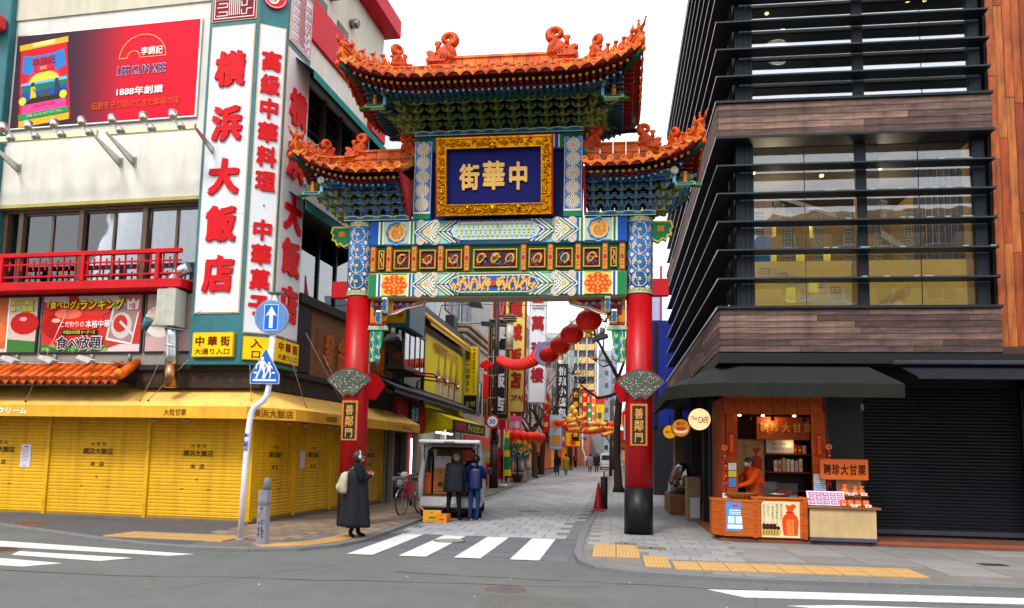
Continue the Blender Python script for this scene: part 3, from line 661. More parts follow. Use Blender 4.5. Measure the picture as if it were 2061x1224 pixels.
# ---- scrolled corner brackets below the lower beam
for s in (-1, 1):
    q = MB(); out = [(2.8, 4.98), (1.55, 4.98), (1.62, 4.86), (1.78, 4.82), (2.0, 4.78), (2.2, 4.68), (2.4, 4.64), (2.46, 4.5), (2.8, 4.46)]
    q.prism([(s*a, b) for a, b in out], (-.07, .07), C('#c8822c'))
    A = Art(q, -.072); 
    for c0, c1 in ((1.72, 2.28), (2.42, 2.72)):
        A.p([(s*c0, 4.95), (s*c1, 4.95), (s*c1, 4.72 if c1 < 2.4 else 4.62), (s*(c0+.25 if c1 < 2.4 else c0), 4.84 if c1 < 2.4 else 4.62)], C('#5c1630'))
        for i in range(7 if c1 < 2.4 else 4): A.spiral(s*(c0+.09+i*.078), 4.87-.03*(i % 2), .036, 1.4, .012, [LBLUE, C('#b8404a'), LGREEN, C('#4a62a8')][i % 4])
    A.line([(s*a, b) for a, b in out[1:7]], .022, CREAM); A.line([(s*a, b+.022) for a, b in out[1:7]], .016, BLUE)
    q.build('corner_bracket', PAINT, gate)
    for bx, z0, z1, yy in ((2.42, 4.66, 5.0, -.2), (2.56, 4.42, 4.72, -.16), ):
        q = MB(); w = .055
        prof = [(0, z0), (-.03, z0+.03), (-.08, z0+.02), (-.1, z0+.08), (-.07, z0+.12), (-.11, z0+.17), (-.08, z0+.22), (-.11, z1-.06), (-.06, z1), (.05, z1), (.05, z0)]
        q.prism([(y+yy, z) for y, z in prof], (-w, w), CREAM, 'x'); q.prism([(y*.86+yy-.012, z0+.02+(z-z0)*.9) for y, z in prof], (-w-.004, -w+.012), C('#2c6a9a'), 'x'); q.box(-w+.014, w-.014, yy-.118, yy-.1, z0+.05, z1-.05, C('#1c5a8a'))
        q.build('curled_bracket', PAINT, gate, (s*bx, 0, 0))
    q = MB(); q.bbox(-.2, .2, -.1, .06, 4.36, 4.4, CREAM, .008); q.bbox(-.17, .17, -.12, .06, 4.4, 4.46, C('#a8101c'), .006); q.bbox(-.22, .22, -.1, .06, 4.3, 4.36, LGREEN, .008); q.build('bracket_block', PAINT, gate, (s*2.62, 0, 0))
    q = MB(); o2 = [(2.8, 4.3), (2.5, 4.3), (2.53, 4.0), (2.6, 3.82), (2.62, 3.62), (2.8, 3.6)]
    q.prism([(s*a, b) for a, b in o2], (-.06, .06), C('#2a8a5a')); A = Art(q, -.062)
    for i in range(6):
        for j in range(2): A.spiral(s*(2.73-j*.12+.0*i), 4.22-i*.115-(j*.05), .045, 1.3, .014, [BLUE, C('#d8d8a0')][(i+j) % 2], 0, s)
    for j in range(3): A.line([(s*(2.56+j*.08)+.02*sin(i*1.6), 4.28-i*.065) for i in range(11)], .012, [LGREEN, BLUE, CREAM][j])
    q.build('wave_board', PAINT, gate)

# ---- bracket sets (dougong)
def bracket_mesh(c1, c2, tiers, dz, dy, arm):
    q = MB(); E = C('#a0a860')
    def blk(x0, x1, y0, y1, z0, z1, c, e=.007):
        q.box(x0, x1, y0, y1, z0, z1, E); q.box(x0+e, x1-e, y0-.003, y0+.02, z0+e, z1-e, c)
    blk(-.07, .07, -.14, .1, 0, .1, c1)
    for k in range(tiers):
        z = .09+k*dz; y = -.12-k*dy; w = arm*(.72+.2*(k % 2))
        blk(-.028, .028, y-dy, .1, z, z+dz*.62, c1)                      # projecting arm
        q.prism([(-.028, z+dz*.62), (.028, z+dz*.62), (.02, z+.01), (-.02, z+.01)], (y-dy-.05, y-dy), c2)
        for sgn in (-1, 1):                                              # cross arm with turned-up ends
            P = [(0, z+.012), (sgn*w*.6, z+.012), (sgn*w, z+dz*.42), (sgn*w, z+dz*.62), (0, z+dz*.62)]
            q.prism(P, (y-.03, y+.03), E); q.prism([(a*.95+sgn*.004, z+.02+(b-z-.012)*.8) for a, b in P], (y-.034, y-.02), c2)
        for bx in (-w*.9, 0, w*.9): blk(bx-.036, bx+.036, y-.045, y+.045, z+dz*.6, z+dz*1.0, c1, .008)
    me = q.mesh('eave_bracket'); me.materials.append(PAINT); return me
G1, G2, B1, B2 = C('#15502f'), C('#2c7038'), C('#1448a0'), C('#2468b8')
UPB = bracket_mesh(G1, G2, 5, .112, .155, .18); LOB = bracket_mesh(B1, B2, 4, .135, .13, .17)

# ---- roofs
def arc_profile(n=14):
    return [(cos(pi*i/n), sin(pi*i/n)) for i in range(n+1)]
def tile_meshes():
    out = {}
    for k, c in enumerate(TILEC):
        q = MB(); r = .062                                                # round cap (eave end)
        q.loft([(0, 0, 0, .001, .001), (0, 0, .0, r*.5, r*.5), (0, 0, .012, r*.62, r*.62), (0, 0, 0.004, r*.8, r*.8), (0, 0, .016, r*1.0, r*1.0), (0, 0, -.05, r*1.02, r*1.02)], 14, c)
        q.v = [Vector((v.x, -v.z, v.y)) for v in q.v]; me = q.mesh('cap_tile'); me.materials.append(GLAZE); out['cap', k] = me
        q = MB(); q.prism([(-.085, .03), (-.075, -.015), (-.035, -.035), (0, -.075), (.035, -.035), (.075, -.015), (.085, .03), (0, -.0)], (-.012, .012), c)
        q.prism([(-.05, .002), (0, -.045), (.05, .002), (0, -.012)], (-.018, -.01), jit(c, .3))
        me = q.mesh('drip_tile'); me.materials.append(GLAZE); out['drip', k] = me
    return out
TM = tile_meshes()
_c = MB(); _c.box(-.04, .04, -.0, .5, -.035, .035, C('#7c1018')); _c.box(-.036, .036, -.006, 0, -.032, .032, C('#d8a83c')); _c.box(-.02, .02, -.009, -.004, -.016, .016, C('#5c7a3c')); _sq = _c.mesh('square_rafter'); _sq.materials.append(PAINT)
_c = MB(); _c.tube([(0, 0, 0), (0, .6, .0)], .034, 10, C('#1d4f6a')); _c.tube([(0, -.006, 0), (0, .001, 0)], .03, 10, C('#cfdce0')); _c.tube([(0, -.011, 0), (0, -.004, 0)], .016, 8, C('#2c62a8')); _rd = _c.mesh('round_rafter'); _rd.materials.append(PAINT)
def beast(kind=0):
    q = MB(); c = C('#d4520c')
    q.loft([(0, 0, 0, .055, .075), (0, .0, .03, .05, .07), (0, .01, .09, .045, .055), (0, -.015, .15, .038, .042), (0, -.025, .18, .03, .032)], 8, c)
    q.ball((0, -.04, .205), (.036, .045, .036), 8, c); q.ball((0, -.085, .195), (.02, .028, .018), 6, c)
    for s in (-1, 1):
        q.tube([(s*.03, -.03, .12), (s*.035, -.06, .06), (s*.035, -.065, 0)], [.016, .013, .017], 6, c); q.tube([(s*.022, -.02, .23), (s*.03, -.01, .265)], [.012, .004], 5, c)
        q.ball((s*.045, .04, .04), (.022, .04, .035), 6, c)
    q.tube([(0, .06, .03), (0, .1, .08), (0, .085, .15), (0, .06, .17)], [.018, .022, .016, .004], 6, c)
    me = q.mesh('ridge_beast'); me.materials.append(GLAZE); return me
BST = beast()
def rider():
    q = MB(); c = C('#d4520c')
    q.loft([(0, .0, .04, .03, .08), (0, 0, .09, .05, .12), (0, 0, .13, .03, .09)], 8, c); q.tube([(0, -.1, .1), (0, -.14, .17), (0, -.15, .22)], [.03, .02, .014], 6, c); q.ball((0, -.165, .225), (.018, .035, .016), 6, c)
    q.tube([(0, .1, .1), (0, .16, .17), (0, .14, .24)], [.035, .03, .008], 6, c); q.loft([(0, .01, .12, .03, .03), (0, .01, .2, .026, .024), (0, .01, .225, .014, .014)], 7, c); q.ball((0, .01, .245), .024, 7, c)
    for s in (-1, 1): q.tube([(s*.02, 0, .05), (s*.02, 0, 0)], .012, 5, c)
    me = q.mesh('ridge_rider'); me.materials.append(GLAZE); return me
RDR = rider()
def dragon_head(k=1.):
    q = MB(); c = C('#d04c0c'); T = .1*k
    P = [(0, 0), (.52, 0), (.6, .1), (.56, .2), (.6, .3), (.5, .28), (.46, .36), (.4, .5), (.33, .42), (.28, .34), (.18, .3), (.06, .36), (-.02, .3), (.05, .2), (-.03, .12)]
    q.prism([(a*k-.25*k, b*k) for a, b in P], (-T*.8, T*.8), c)
    q.prism([((.12+.75*(a-.12))*k-.25*k, (.04+.75*b)*k) for a, b in P], (-T*1.15, T*1.15), jit(c, .1))
    # curled tail
    pts = []; N = 26
    for i in range(N):
        t = i/(N-1); a = -pi*.5+t*pi*3.1; r = .17*(1-t*.75)*k
        pts.append((.22*k+r*cos(a), 0, .66*k+r*sin(a)))
    q.tube([(.34*k, 0, .1*k), (.3*k, 0, .34*k)]+pts, [.1*k, .1*k]+[.085*k*(1.2-t/N*.8) for t in range(N)], 9, c)
    # mane ridges, eye, jaw
    for s in (-1, 1):
        q.ball((-.02*k, s*T*1.1, .24*k), .035*k, 7, jit(c, .1))
        for i in range(6): q.tube([((.05+i*.06)*k, s*T*1.1, (.28-i*.02)*k), ((.1+i*.06)*k, s*T*1.25, (.2-i*.025)*k), ((.06+i*.06)*k, s*T*1.15, (.1-i*.008)*k)], .017*k, 5, c)
    q.tube([(-.2*k, 0, .3*k), (-.3*k, 0, .4*k)], [.03*k, .006], 5, c)
    q.loft([(-.02*k, 0, .34*k, .06*k, .05*k), (-.02*k, 0, .5*k, .05*k, .04*k), (-.02*k, 0, .56*k, .09*k, .05*k), (-.02*k, 0, .62*k, .07*k, .04*k)], 8, c)
    me = q.mesh('ridge_dragon'); me.materials.append(GLAZE); return me
DRG = dragon_head(1.); DRG2 = dragon_head(.62)

def roof(name, x0, x1, hd, ez, flare, rz, rx0, rx1, hipL, hipR, sp, capscale, bk, beasts, reach):
    """tiled roof on local gate axes; eave rectangle x0..x1, +-hd; ridge rx0..rx1 at height rz"""
    rf = thing_part(name)
    cx = (x0+x1)/2
    def lift(x, y):
        f = 0
        for hip, xe in ((hipL, x0), (hipR, x1)):
            if hip: d = max(0, 1-abs(x-xe)/reach); e = max(0, 1-(hd-abs(y))/(reach)); f = max(f, (d**2.2)*(e**1.6 if abs(y) < hd else 1))
        return flare*f
    def surf(x, y):    # top surface height
        ty = 1-abs(y)/hd; t = ty
        if hipL and x < rx0: t = min(t, (x-x0)/(rx0-x0))
        if hipR and x > rx1: t = min(t, (x1-x)/(x1-rx1))
        t = max(0, min(1, t))
        return ez+(rz-ez)*(t**1.25)+lift(x, y)*(1-t)**1.5
    # decking
    q = MB(); nx, ny = 36, 12; V = []
    for j in range(ny+1):
        for i in range(nx+1):
            x = x0+(x1-x0)*i/nx; y = -hd+2*hd*j/ny; V.append((x, y, surf(x, y)))
    n = len(V); V += [(x, y, z-.07) for x, y, z in V]
    F = []
    for j in range(ny):
        for i in range(nx):
            a = j*(nx+1)+i; F.append((a, a+1, a+nx+2, a+nx+1))
    q.add(V[:n], F, C('#d8560a'), True); q.add(V[n:], [f[::-1] for f in F], C('#6e0f16'), True)
    rim = [i for i in range(nx+1)]+[j*(nx+1)+nx for j in range(1, ny+1)]+[ny*(nx+1)+i for i in range(nx-1, -1, -1)]+[j*(nx+1) for j in range(ny-1, 0, -1)]
    b0 = len(q.v)-2*n
    for a, c in zip(rim, rim[1:]+rim[:1]): q.f.append((b0+a+n, b0+c+n, b0+c, b0+a)); q.c.append(C('#8c1018')); q.sm.append(False)
    q.build('roof_deck', GLAZE, rf)
    # eaves on each side: caps, drips, rafters, tile rows
    sides = [('f', x0, x1)]+[('b', x0, x1)]+([('l', -hd, hd)] if hipL else [])+([('r', -hd, hd)] if hipR else [])
    for sd, a, b in sides:
        n = max(2, round((b-a)/sp)); st = (b-a)/n
        for i in range(n+1):
            for half in (0, 1):
                t = a+st*(i+.5*half)
                if t > b+1e-6: continue
                if sd == 'f': P = (t, -hd, surf(t, -hd)); az = 0
                elif sd == 'b': P = (t, hd, surf(t, hd)); az = pi
                elif sd == 'l': P = (x0, t, surf(x0, t)); az = -pi/2
                else: P = (x1, t, surf(x1, t)); az = pi/2
                out = Vector((sin(az), -cos(az), 0))
                k = random.randrange(len(TILEC))
                if not half:
                    o = inst('cap_tile', TM['cap', k], rf, Vector(P)+out*.03+Vector((0, 0, .055)), az); o.scale = (capscale,)*3
                    # tile row climbing the slope
                    L = []; 
                    for s_ in range(9):
                        d = s_/8
                        if sd in 'fb':
                            lim = 1.
                            if hipL and t < rx0: lim = (t-x0)/(rx0-x0)
                            if hipR and t > rx1: lim = (x1-t)/(x1-rx1)
                            y = P[1]*(1-d*lim); L.append((t, y, surf(t, y)+.045))
                        else:
                            lim = 1-abs(t)/hd; xe = (rx0-x0) if sd == 'l' else (x1-rx1)
                            x = (x0+xe*d*lim) if sd == 'l' else (x1-xe*d*lim); L.append((x, t, surf(x, t)+.045))
                    if (Vector(L[0])-Vector(L[-1])).length > .1:
                        q = MB(); rr = .058*capscale
                        q.tube(L, [rr*1.08 if s_ % 2 == 0 else rr*.94 for s_ in range(9)], 8, TILEC[k]); q.build('tile_row', GLAZE, rf)
                else:
                    o = inst('drip_tile', TM['drip', k], rf, Vector(P)+out*.03+Vector((0, 0, .01)), az); o.scale = (capscale*1.25,)*3
                if a+.12 < t < b-.12:
                    if True:
                        o = inst('square_rafter', _sq, rf, Vector(P)-out*.14-Vector((0, 0, .145)), az)
                        o.scale = (.72, .6, .78)
                    e = .34; tt = a+(t-a)*1.0
                    if a+.35 < t < b-.35 and (sd not in 'lr' or True):
                        o = inst('round_rafter', _rd, rf, Vector(P)-out*e-Vector((0, 0, .235)), az); o.scale = (.8, .8 if hd > 1.5 else .5, .8)
    # ridge
    def ridge_bar(pts, w, h, nm, seg=True):
        q = MB(); m = len(pts); pr = [(-w/2, -.1), (w/2, -.1), (w/2, h*.25), (w*.62, h*.3), (w*.62, h*.42), (w*.38, h*.46), (w*.38, h*.8), (w*.55, h*.84), (w*.42, h), (-w*.42, h), (-w*.55, h*.84), (-w*.38, h*.8), (-w*.38, h*.46), (-w*.62, h*.42), (-w*.62, h*.3), (-w/2, h*.25)]
        for i in range(m-1):
            A_, B_ = Vector(pts[i]), Vector(pts[i+1]); d = (B_-A_); d.z = 0; d = d.normalized() if d.length else Vector((1, 0, 0)); nn = Vector((-d.y, d.x, 0)); g = .006 if seg else 0
            vs = [tuple(A_+d*g+nn*a_+Vector((0, 0, b_))) for a_, b_ in pr]+[tuple(B_-d*g+nn*a_+Vector((0, 0, b_))) for a_, b_ in pr]; K = len(pr)
            q.add(vs, [(j, (j+1) % K, K+(j+1) % K, K+j) for j in range(K)]+[tuple(range(K-1, -1, -1)), tuple(range(K, 2*K))], TILEC[i % 3])
        q.build(nm, GLAZE, rf)
    N = max(3, round((rx1-rx0)/.3)); ridge_bar([(rx0+(rx1-rx0)*i/N, 0, rz) for i in range(N+1)], .2 if hd > 1.5 else .17, .42 if hd > 1.5 else .34, 'main_ridge')
    for hip, xr, xe, s in ((hipL, rx0, x0, -1), (hipR, rx1, x1, 1)):
        if not hip: continue
        for sy in (-1, 1):
            P = [(xr+(xe-xr)*t*1.0, sy*hd*t, surf(xr+(xe-xr)*t, sy*hd*t)+.04) for t in [i/10 for i in range(11)]]
            ridge_bar(P, .2, .22, 'hip_ridge')
            az = math.atan2(sy*hd, xe-xr)+pi/2
            for j in range(beasts):
                t = .97-j*(.5/max(1, beasts-1)); x, y = xr+(xe-xr)*t, sy*hd*t
                o = inst('ridge_rider' if j == 0 else 'ridge_beast', RDR if j == 0 else BST, rf, (x, y, surf(x, y)+.25), az); o.scale = (1.2,)*3 if hd > 1.5 else (1.1,)*3
            t = .97-.5-.1; x, y = xr+(xe-xr)*t, sy*hd*t; k = 1.15 if hd > 1.5 else .95
            o = inst('hip_dragon', DRG2, rf, (x, y, surf(x, y)+.14), az+pi/2); o.scale = (-k*1.1, k, k*.95)
            # turned-up corner: eave beam end below the tiles
            q = MB(); ca, sa = (xe-xr), sy*hd; l = math.hypot(ca, sa); d = Vector((ca/l, sa/l, 0)); base = Vector((xe, sy*hd, surf(xe, sy*hd)-.06))
            q.tube([base-d*.7-Vector((0, 0, .38)), base-d*.25-Vector((0, 0, .2)), base+d*.0-Vector((0, 0, .12))], [.05, .06, .06], 6, C('#0e3f30')); q.ball(base+d*.06-Vector((0, 0, .09)), (.05, .05, .06), 8, C('#d4520c'))
            q.build('corner_beam_end', PAINT, rf)
    for xr, s, hip in ((rx0, -1, hipL), (rx1, 1, hipR)):
        o = inst('ridge_dragon', DRG if hd > 1.5 else DRG2, rf, (xr, 0, rz+(.26 if hd > 1.5 else .2)), 0)
        k = (.9 if hd > 1.5 else 1.05); o.scale = (-s*k*1.15, k*1.3, k)
    return rf, surf
def thing_part(name):
    o = bpy.data.objects.new(name, None); COL.objects.link(o); o.parent = gate; return o
ur, us = roof('upper_roof', -3.06, 3.06, 1.88, 9.27, .42, 10.16, -1.45, 1.45, True, True, .265, 1.25, None, 6, 1.7)
ll, _ = roof('left_roof', -4.28, -1.95, 1.2, 7.56, .5, 8.1, -3.35, -1.95, True, False, .265, 1.15, None, 5, 1.6)
lr_, _ = roof('right_roof', 1.95, 4.28, 1.2, 7.56, .5, 8.1, 1.95, 3.35, False, True, .265, 1.15, None, 5, 1.6)

# bracket storeys under each roof
def bracket_storey(rf, x0, x1, z, n, me, yb, ends, hd2, top, bands):
    for i in range(n):
        x = x0+(x1-x0)*i/(n-1)
        inst('eave_bracket', me, rf, (x, yb, z), 0); inst('eave_bracket', me, rf, (x, -yb, z), pi)
    for s, e in ((-1, ends[0]), (1, ends[1])):
        if not e: continue
        xe = x0 if s < 0 else x1
        for dx, sc_, a in ((s*.1, 1.25, .42), (s*.2, 1.42, .8), (s*.12, 1.2, 1.2)):
            for sy in (1, -1):
                o = inst('corner_eave_bracket', me, rf, (xe+dx, sy*yb, z), (s*a) if sy > 0 else (pi-s*a)); o.scale = (.62, sc_, 1)
        for yy in (-.1, .1): inst('eave_bracket', me, rf, (xe+s*.16, yy, z), s*pi/2)
    q = MB(); q.box(x0-.15, x1+.15, -.06, .06, z+.16, z+top+.3, C('#10261c')); q.build('bracket_core', PAINT, rf)
bracket_storey(ur, -1.78, 1.78, 8.74, 11, UPB, -.1, (1, 1), 1.88, .6, 0)
bracket_storey(ll, -3.3, -2.1, 6.84, 5, LOB, -.1, (1, 0), 1.2, .6, 0)
bracket_storey(lr_, 2.1, 3.3, 6.84, 5, LOB, -.1, (0, 1), 1.2, .6, 0)
# painted purlins carried on the brackets
def purlin(rf, x0, x1, y, z, h, col, ends):
    for s in (-1, 1):
        q = MB(); q.bbox(x0, x1, s*y-.05, s*y+.05, z, z+h, col, .01)
        if s < 0:
            A = Art(q, -y-.052); A.rect(x0, x1, z, z+.02, GREEN); A.rect(x0, x1, z+h-.02, z+h, LBLUE, 0)
            n = max(2, round((x1-x0)/.55))
            for i in range(n):
                c = x0+(x1-x0)*(i+.5)/n; A.p(circ(c, z+h/2, .2, 14, 0, h*.32), C('#7fae9c')); A.p(circ(c, z+h/2, .18, 14, 0, h*.25), C('#a8301c') if i % 2 else C('#244e86')); A.disc(c, z+h/2, h*.14, C('#d8a050'), 8)
                A.p([(c+.24, z+h/2), (c+.275, z+h*.85), (c+.31, z+h/2), (c+.275, z+h*.15)], C('#c43a1c'))
        q.build('painted_purlin', PAINT, rf)
    q = MB(); q.box(x0, x1, -y, -y+.04, z-.05, z, GREEN if col == C('#1d4a58') else BLUE); q.build('purlin_ledge', PAINT, rf)
    for s, e in ((-1, ends[0]), (1, ends[1])):
        if not e: continue
        xe = x0 if s < 0 else x1
        q = MB(); q.box(xe-.05, xe+.05, -y+.02, y-.02, z, z+h, col); q.build('side_purlin', PAINT, rf)
        q = MB(); q.cyl((0, -y-.16, z+h*.55), (0, -y-.04, z+h*.55), .085, .085, 16, C('#2c5a4a')); A = Art(q, -y-.161); k = s; rosette(A, 0, z+h*.55, .08); q.box(-.03, .03, -y-.12, -y-.06, z-.16, z+h*.1, LBLUE); q.build('roundel', PRINT, rf, (xe-s*.02, 0, 0))
        q = MB(); q.lathe([(.05, 0), (.06, .03), (.03, .05), (.055, .09), (.05, .14), (.02, .17), (.045, .2), (.045, .22)], 10, C('#c87a1c')); q.build('gilded_vase', GOLDP, rf, (xe+s*.2, -y-.05, z-.14))
        q = MB(); q.bbox(-.2, .2, -.09, .09, 0, .06, LGREEN, .01); q.bbox(-.17, .17, -.1, .1, .02, .05, col, .005); q.prism([(s*.1, .0), (s*.34, -.02), (s*.12, .12)], (-.06, .06), G2); q.build('corner_block', PAINT, rf, (xe+s*.2, -y-.05, z-.22))
purlin(ur, -2.32, 2.32, 1.1, 9.12, .16, C('#1d4a58'), (1, 1))
purlin(ll, -3.78, -1.98, .72, 7.38, .15, C('#1c3f78'), (1, 0)); purlin(lr_, 1.98, 3.78, .72, 7.38, .15, C('#1c3f78'), (0, 1))

# ---- name board
nb = thing('name_board', 'deep blue name board with three gold characters in a gilded dragon frame on the gate', 'sign', (-2.62, 16.06, 6.74), rot=(R(9), 0, 0))
W2, Hh = 1.24, 1.66
q = MB(); q.box(-W2+.1, W2-.1, -.02, .08, .1, Hh-.1, C('#020a5a')); q.build('panel', PAINT, nb)
for nm, (a, b_, c, d) in dict(t=(-W2, W2, Hh-.22, Hh), b=(-W2, W2, 0, .22), l=(-W2, -W2+.22, .22, Hh-.22), r=(W2-.22, W2, .22, Hh-.22)).items():
    q = MB(); q.box(a, b_, -.08, .08, c, d, C('#d08a10')); 
    horiz = nm in 'tb'; n = 26 if horiz else 15; rd = random.Random(nm)
    for i in range(n):
        t = (i+.5)/n; x = a+(b_-a)*t if horiz else (a+b_)/2; z = (c+d)/2 if horiz else c+(d-c)*t
        for j in range(3):
            ox, oz = rd.uniform(-.07, .07), rd.uniform(-.07, .07); r = rd.uniform(.022, .045); a0 = rd.uniform(0, 6); sg = rd.choice((-1, 1))
            q.tube([(x+ox+r*(1-k/9)*cos(a0+sg*k*.8), -.1-.012*rd.random(), z+oz+r*(1-k/9)*sin(a0+sg*k*.8)) for k in range(9)], [.017-.0012*k for k in range(9)], 5, C('#c8820c'))
        if i % 3 == 0: q.ball((x, -.12, z), .03, 7, C('#e0a018'))
    # raised inner and outer lips
    if nm == 't': q.box(a, b_, -.11, .0, d-.03, d, C('#d8960f'))
    if nm == 'b': q.box(a, b_, -.11, .0, c, c+.03, C('#d8960f'))
    q.build('frame_border', GOLD, nb)
q = MB()
for a, b_, c, d in ((-W2+.19, W2-.19, Hh-.24, Hh-.215), (-W2+.19, W2-.19, .215, .24), (-W2+.19, -W2+.215, .24, Hh-.24), (W2-.215, W2-.19, .24, Hh-.24)): q.box(a, b_, -.13, -.02, c, d, C('#d8960f'))
q.build('inner_lip', GOLD, nb)
for x, z in ((0, Hh-.2), (0, .14), (-.55, .16), (.55, .16)):
    q = MB(); r = .085 if x == 0 else .05; q.ball((0, -.16, 0), (r, r, r*.9), 10, C('#d8960f')); q.ball((0, -.16-r*.8, -r*.25), (r*.5, r*.4, r*.35), 8, C('#d8960f'))
    for s in (-1, 1): q.ball((s*r*.6, -.17, r*.7), r*.3, 6, C('#d8960f')); q.ball((s*r*.35, -.16-r*.85, r*.2), r*.16, 5, C('#3a1c08'))
    q.build('lion_mask', GOLD, nb, (x, 0, z))
q = MB(); q.box(-W2-.03, W2+.03, -.05, .1, Hh, Hh+.03, C('#b8101c')); q.box(-W2-.03, -W2, -.05, .1, -.0, Hh, C('#b8101c')); q.box(W2, W2+.03, -.05, .1, 0, Hh, C('#b8101c')); q.build('red_edge', GLOSS, nb)
chars(nb, '街華中', [(-.53, .83, .44, .56), (.0, .85, .48, .62), (.53, .83, .42, .6)], -.03, C('#e0b060'), PAINT, .034, .05)

# ---- plaques and fans fixed to the pillars
for s, side in ((-1, 'left'), (1, 'right')):
    t = thing('pillar_plaque', 'tall black plaque with orange characters on the %s red pillar of the gate' % side, 'plaque', (-2.6+s*PX-.01, 16.14, 1.86))
    q = MB(); q.bbox(-.175, .175, 0, .05, 0, .86, C('#c8742a'), .006); q.build('frame', PAINT, t)
    q = MB(); q.box(-.135, .135, -.006, .01, .04, .82, C('#20262a')); q.build('panel', PAINT, t)
    chars(t, '善鄰門', [(0, .66, .17, .22), (0, .415, .19, .23), (0, .17, .17, .2)], -.008, C('#dc9a40'), GOLDP, .012, .02)
    f = thing('metal_fan', 'openwork grey metal fan with red rim fixed across the %s gate pillar' % side, 'ornament', (-2.6+s*PX-(.05 if s < 0 else -.02), 16.12, 2.78))
    q = MB(); c0, c1 = R(40), R(140); N = 18
    out = [(.74*cos(c0+(c1-c0)*i/N)*.86, .74*sin(c0+(c1-c0)*i/N)-.1) for i in range(N+1)]
    inn = [(.1, .03), (.06, .07), (0, .085), (-.06, .07), (-.1, .03)]
    q.prism([(a*1.03, b*1.025) for a, b in out]+[(-.1, 0), (-.04, .04), (.04, .04), (.1, 0)], (-.0, .03), C('#8a1018')); q.build('rim', GLOSS, f)
    q = MB(); q.prism(out+inn[::-1][::-1][::-1], (-.022, .002), C('#4a4e42')); q.build('plate', STEEL, f)
    q = MB(); rd = random.Random(5)
    for i in range(90):
        a = rd.uniform(c0+.06, c1-.06); r = rd.choice((.2, .27, .33, .4, .46, .52, .58, .64, .69)); x, z = r*cos(a)*.86, r*sin(a)-.1
        if z < .1 and abs(x) < .1: continue
        l = rd.uniform(.012, .032); t2 = a+rd.choice((0, .8, 1.57, 2.3))
        q.add([(x-l*cos(t2), -.0235, z-l*sin(t2)), (x+l*.3*sin(t2), -.0235, z-l*.3*cos(t2)), (x+l*cos(t2), -.0235, z+l*sin(t2)), (x-l*.3*sin(t2), -.0235, z+l*.3*cos(t2))], [(0, 1, 2, 3)], C('#c4c8b8'))
    for i in range(11):
        a = c0+(c1-c0)*(i+.5)/11; q.tube([(.62*cos(a)*.86, -.025, .62*sin(a)-.1), (.5*cos(a)*.86, -.028, .5*sin(a)-.1)], .006, 4, C('#6c7062'))
    tag(q.build('openwork', STEEL, f), kind=None)
# side fans facing the street
for s in (-1, 1):
    f = thing('red_fan', 'plain red back of a fan plate on the street side of the %s gate pillar' % ('left' if s < 0 else 'right'), 'ornament', (-2.6+s*PX-s*-.0+(.34 if s < 0 else -.34), 16.55, 2.78), rotz=R(62)*(1 if s < 0 else -1))
    q = MB(); q.prism([(a*.8, b*.9) for a, b in out]+[(-.1, 0), (.1, 0)], (-.012, .012), C('#b00e18')); q.build('plate', GLOSS, f)
# floodlights hung under the corner brackets
for s in (-1, 1):
    t = thing('floodlight', 'small dark floodlight under the %s corner bracket of the gate' % ('left' if s < 0 else 'right'), 'floodlight', (-2.6+s*2.3, 16.5, 4.12))
    q = MB(); q.cyl((0, 0, .25), (0, 0, .1), .05, .06, 10, C('#6c6c6a')); q.build('mount', STEEL, t)
    q = MB(); q.prism([(-.2, -.06), (.14, .04), (.12, .1), (-.08, .1)], (-.14, .14), C('#26262a')); q.build('housing', STEEL, t)
# ================================================================ LEFT CORNER RESTAURANT
LA = R(-3.73); L0 = Vector((-7.7, 15.8, 0)); uL = Vector((cos(LA), sin(LA), 0)); vL = Vector((-sin(LA), cos(LA), 0))
def LW(x, y, z): return L0+uL*x+vL*y+Vector((0, 0, z))
lb = thing('restaurant_building', 'white corner restaurant with red balcony rail, golden yellow shutters and red roof bands', 'building', L0, LA)
YS = C('#e2ac0c'); WHT = C('#dedacf'); TEAL = C('#2c6e74'); BRN = C('#5c4a3c')
def bx(name, mt, col, *a, parent=None, ch=0, **k):
    q = MB(); (q.bbox(*a, col, ch) if ch else q.box(*a, col)); return q.build(name, mt, parent, **k)
bx('ground_floor_core', WALL, C('#3a3026'), -30, -.1, .12, 9.9, 0, 3.0, parent=lb)
bx('plinth', STONE, C('#6c6258'), -30, .02, -.05, 9.9, 0, .12, parent=lb, ch=.01)
bx('shutter_header', STEEL, YS, -30, .02, 0.02, 7.72, 2.3, 2.62, parent=lb)
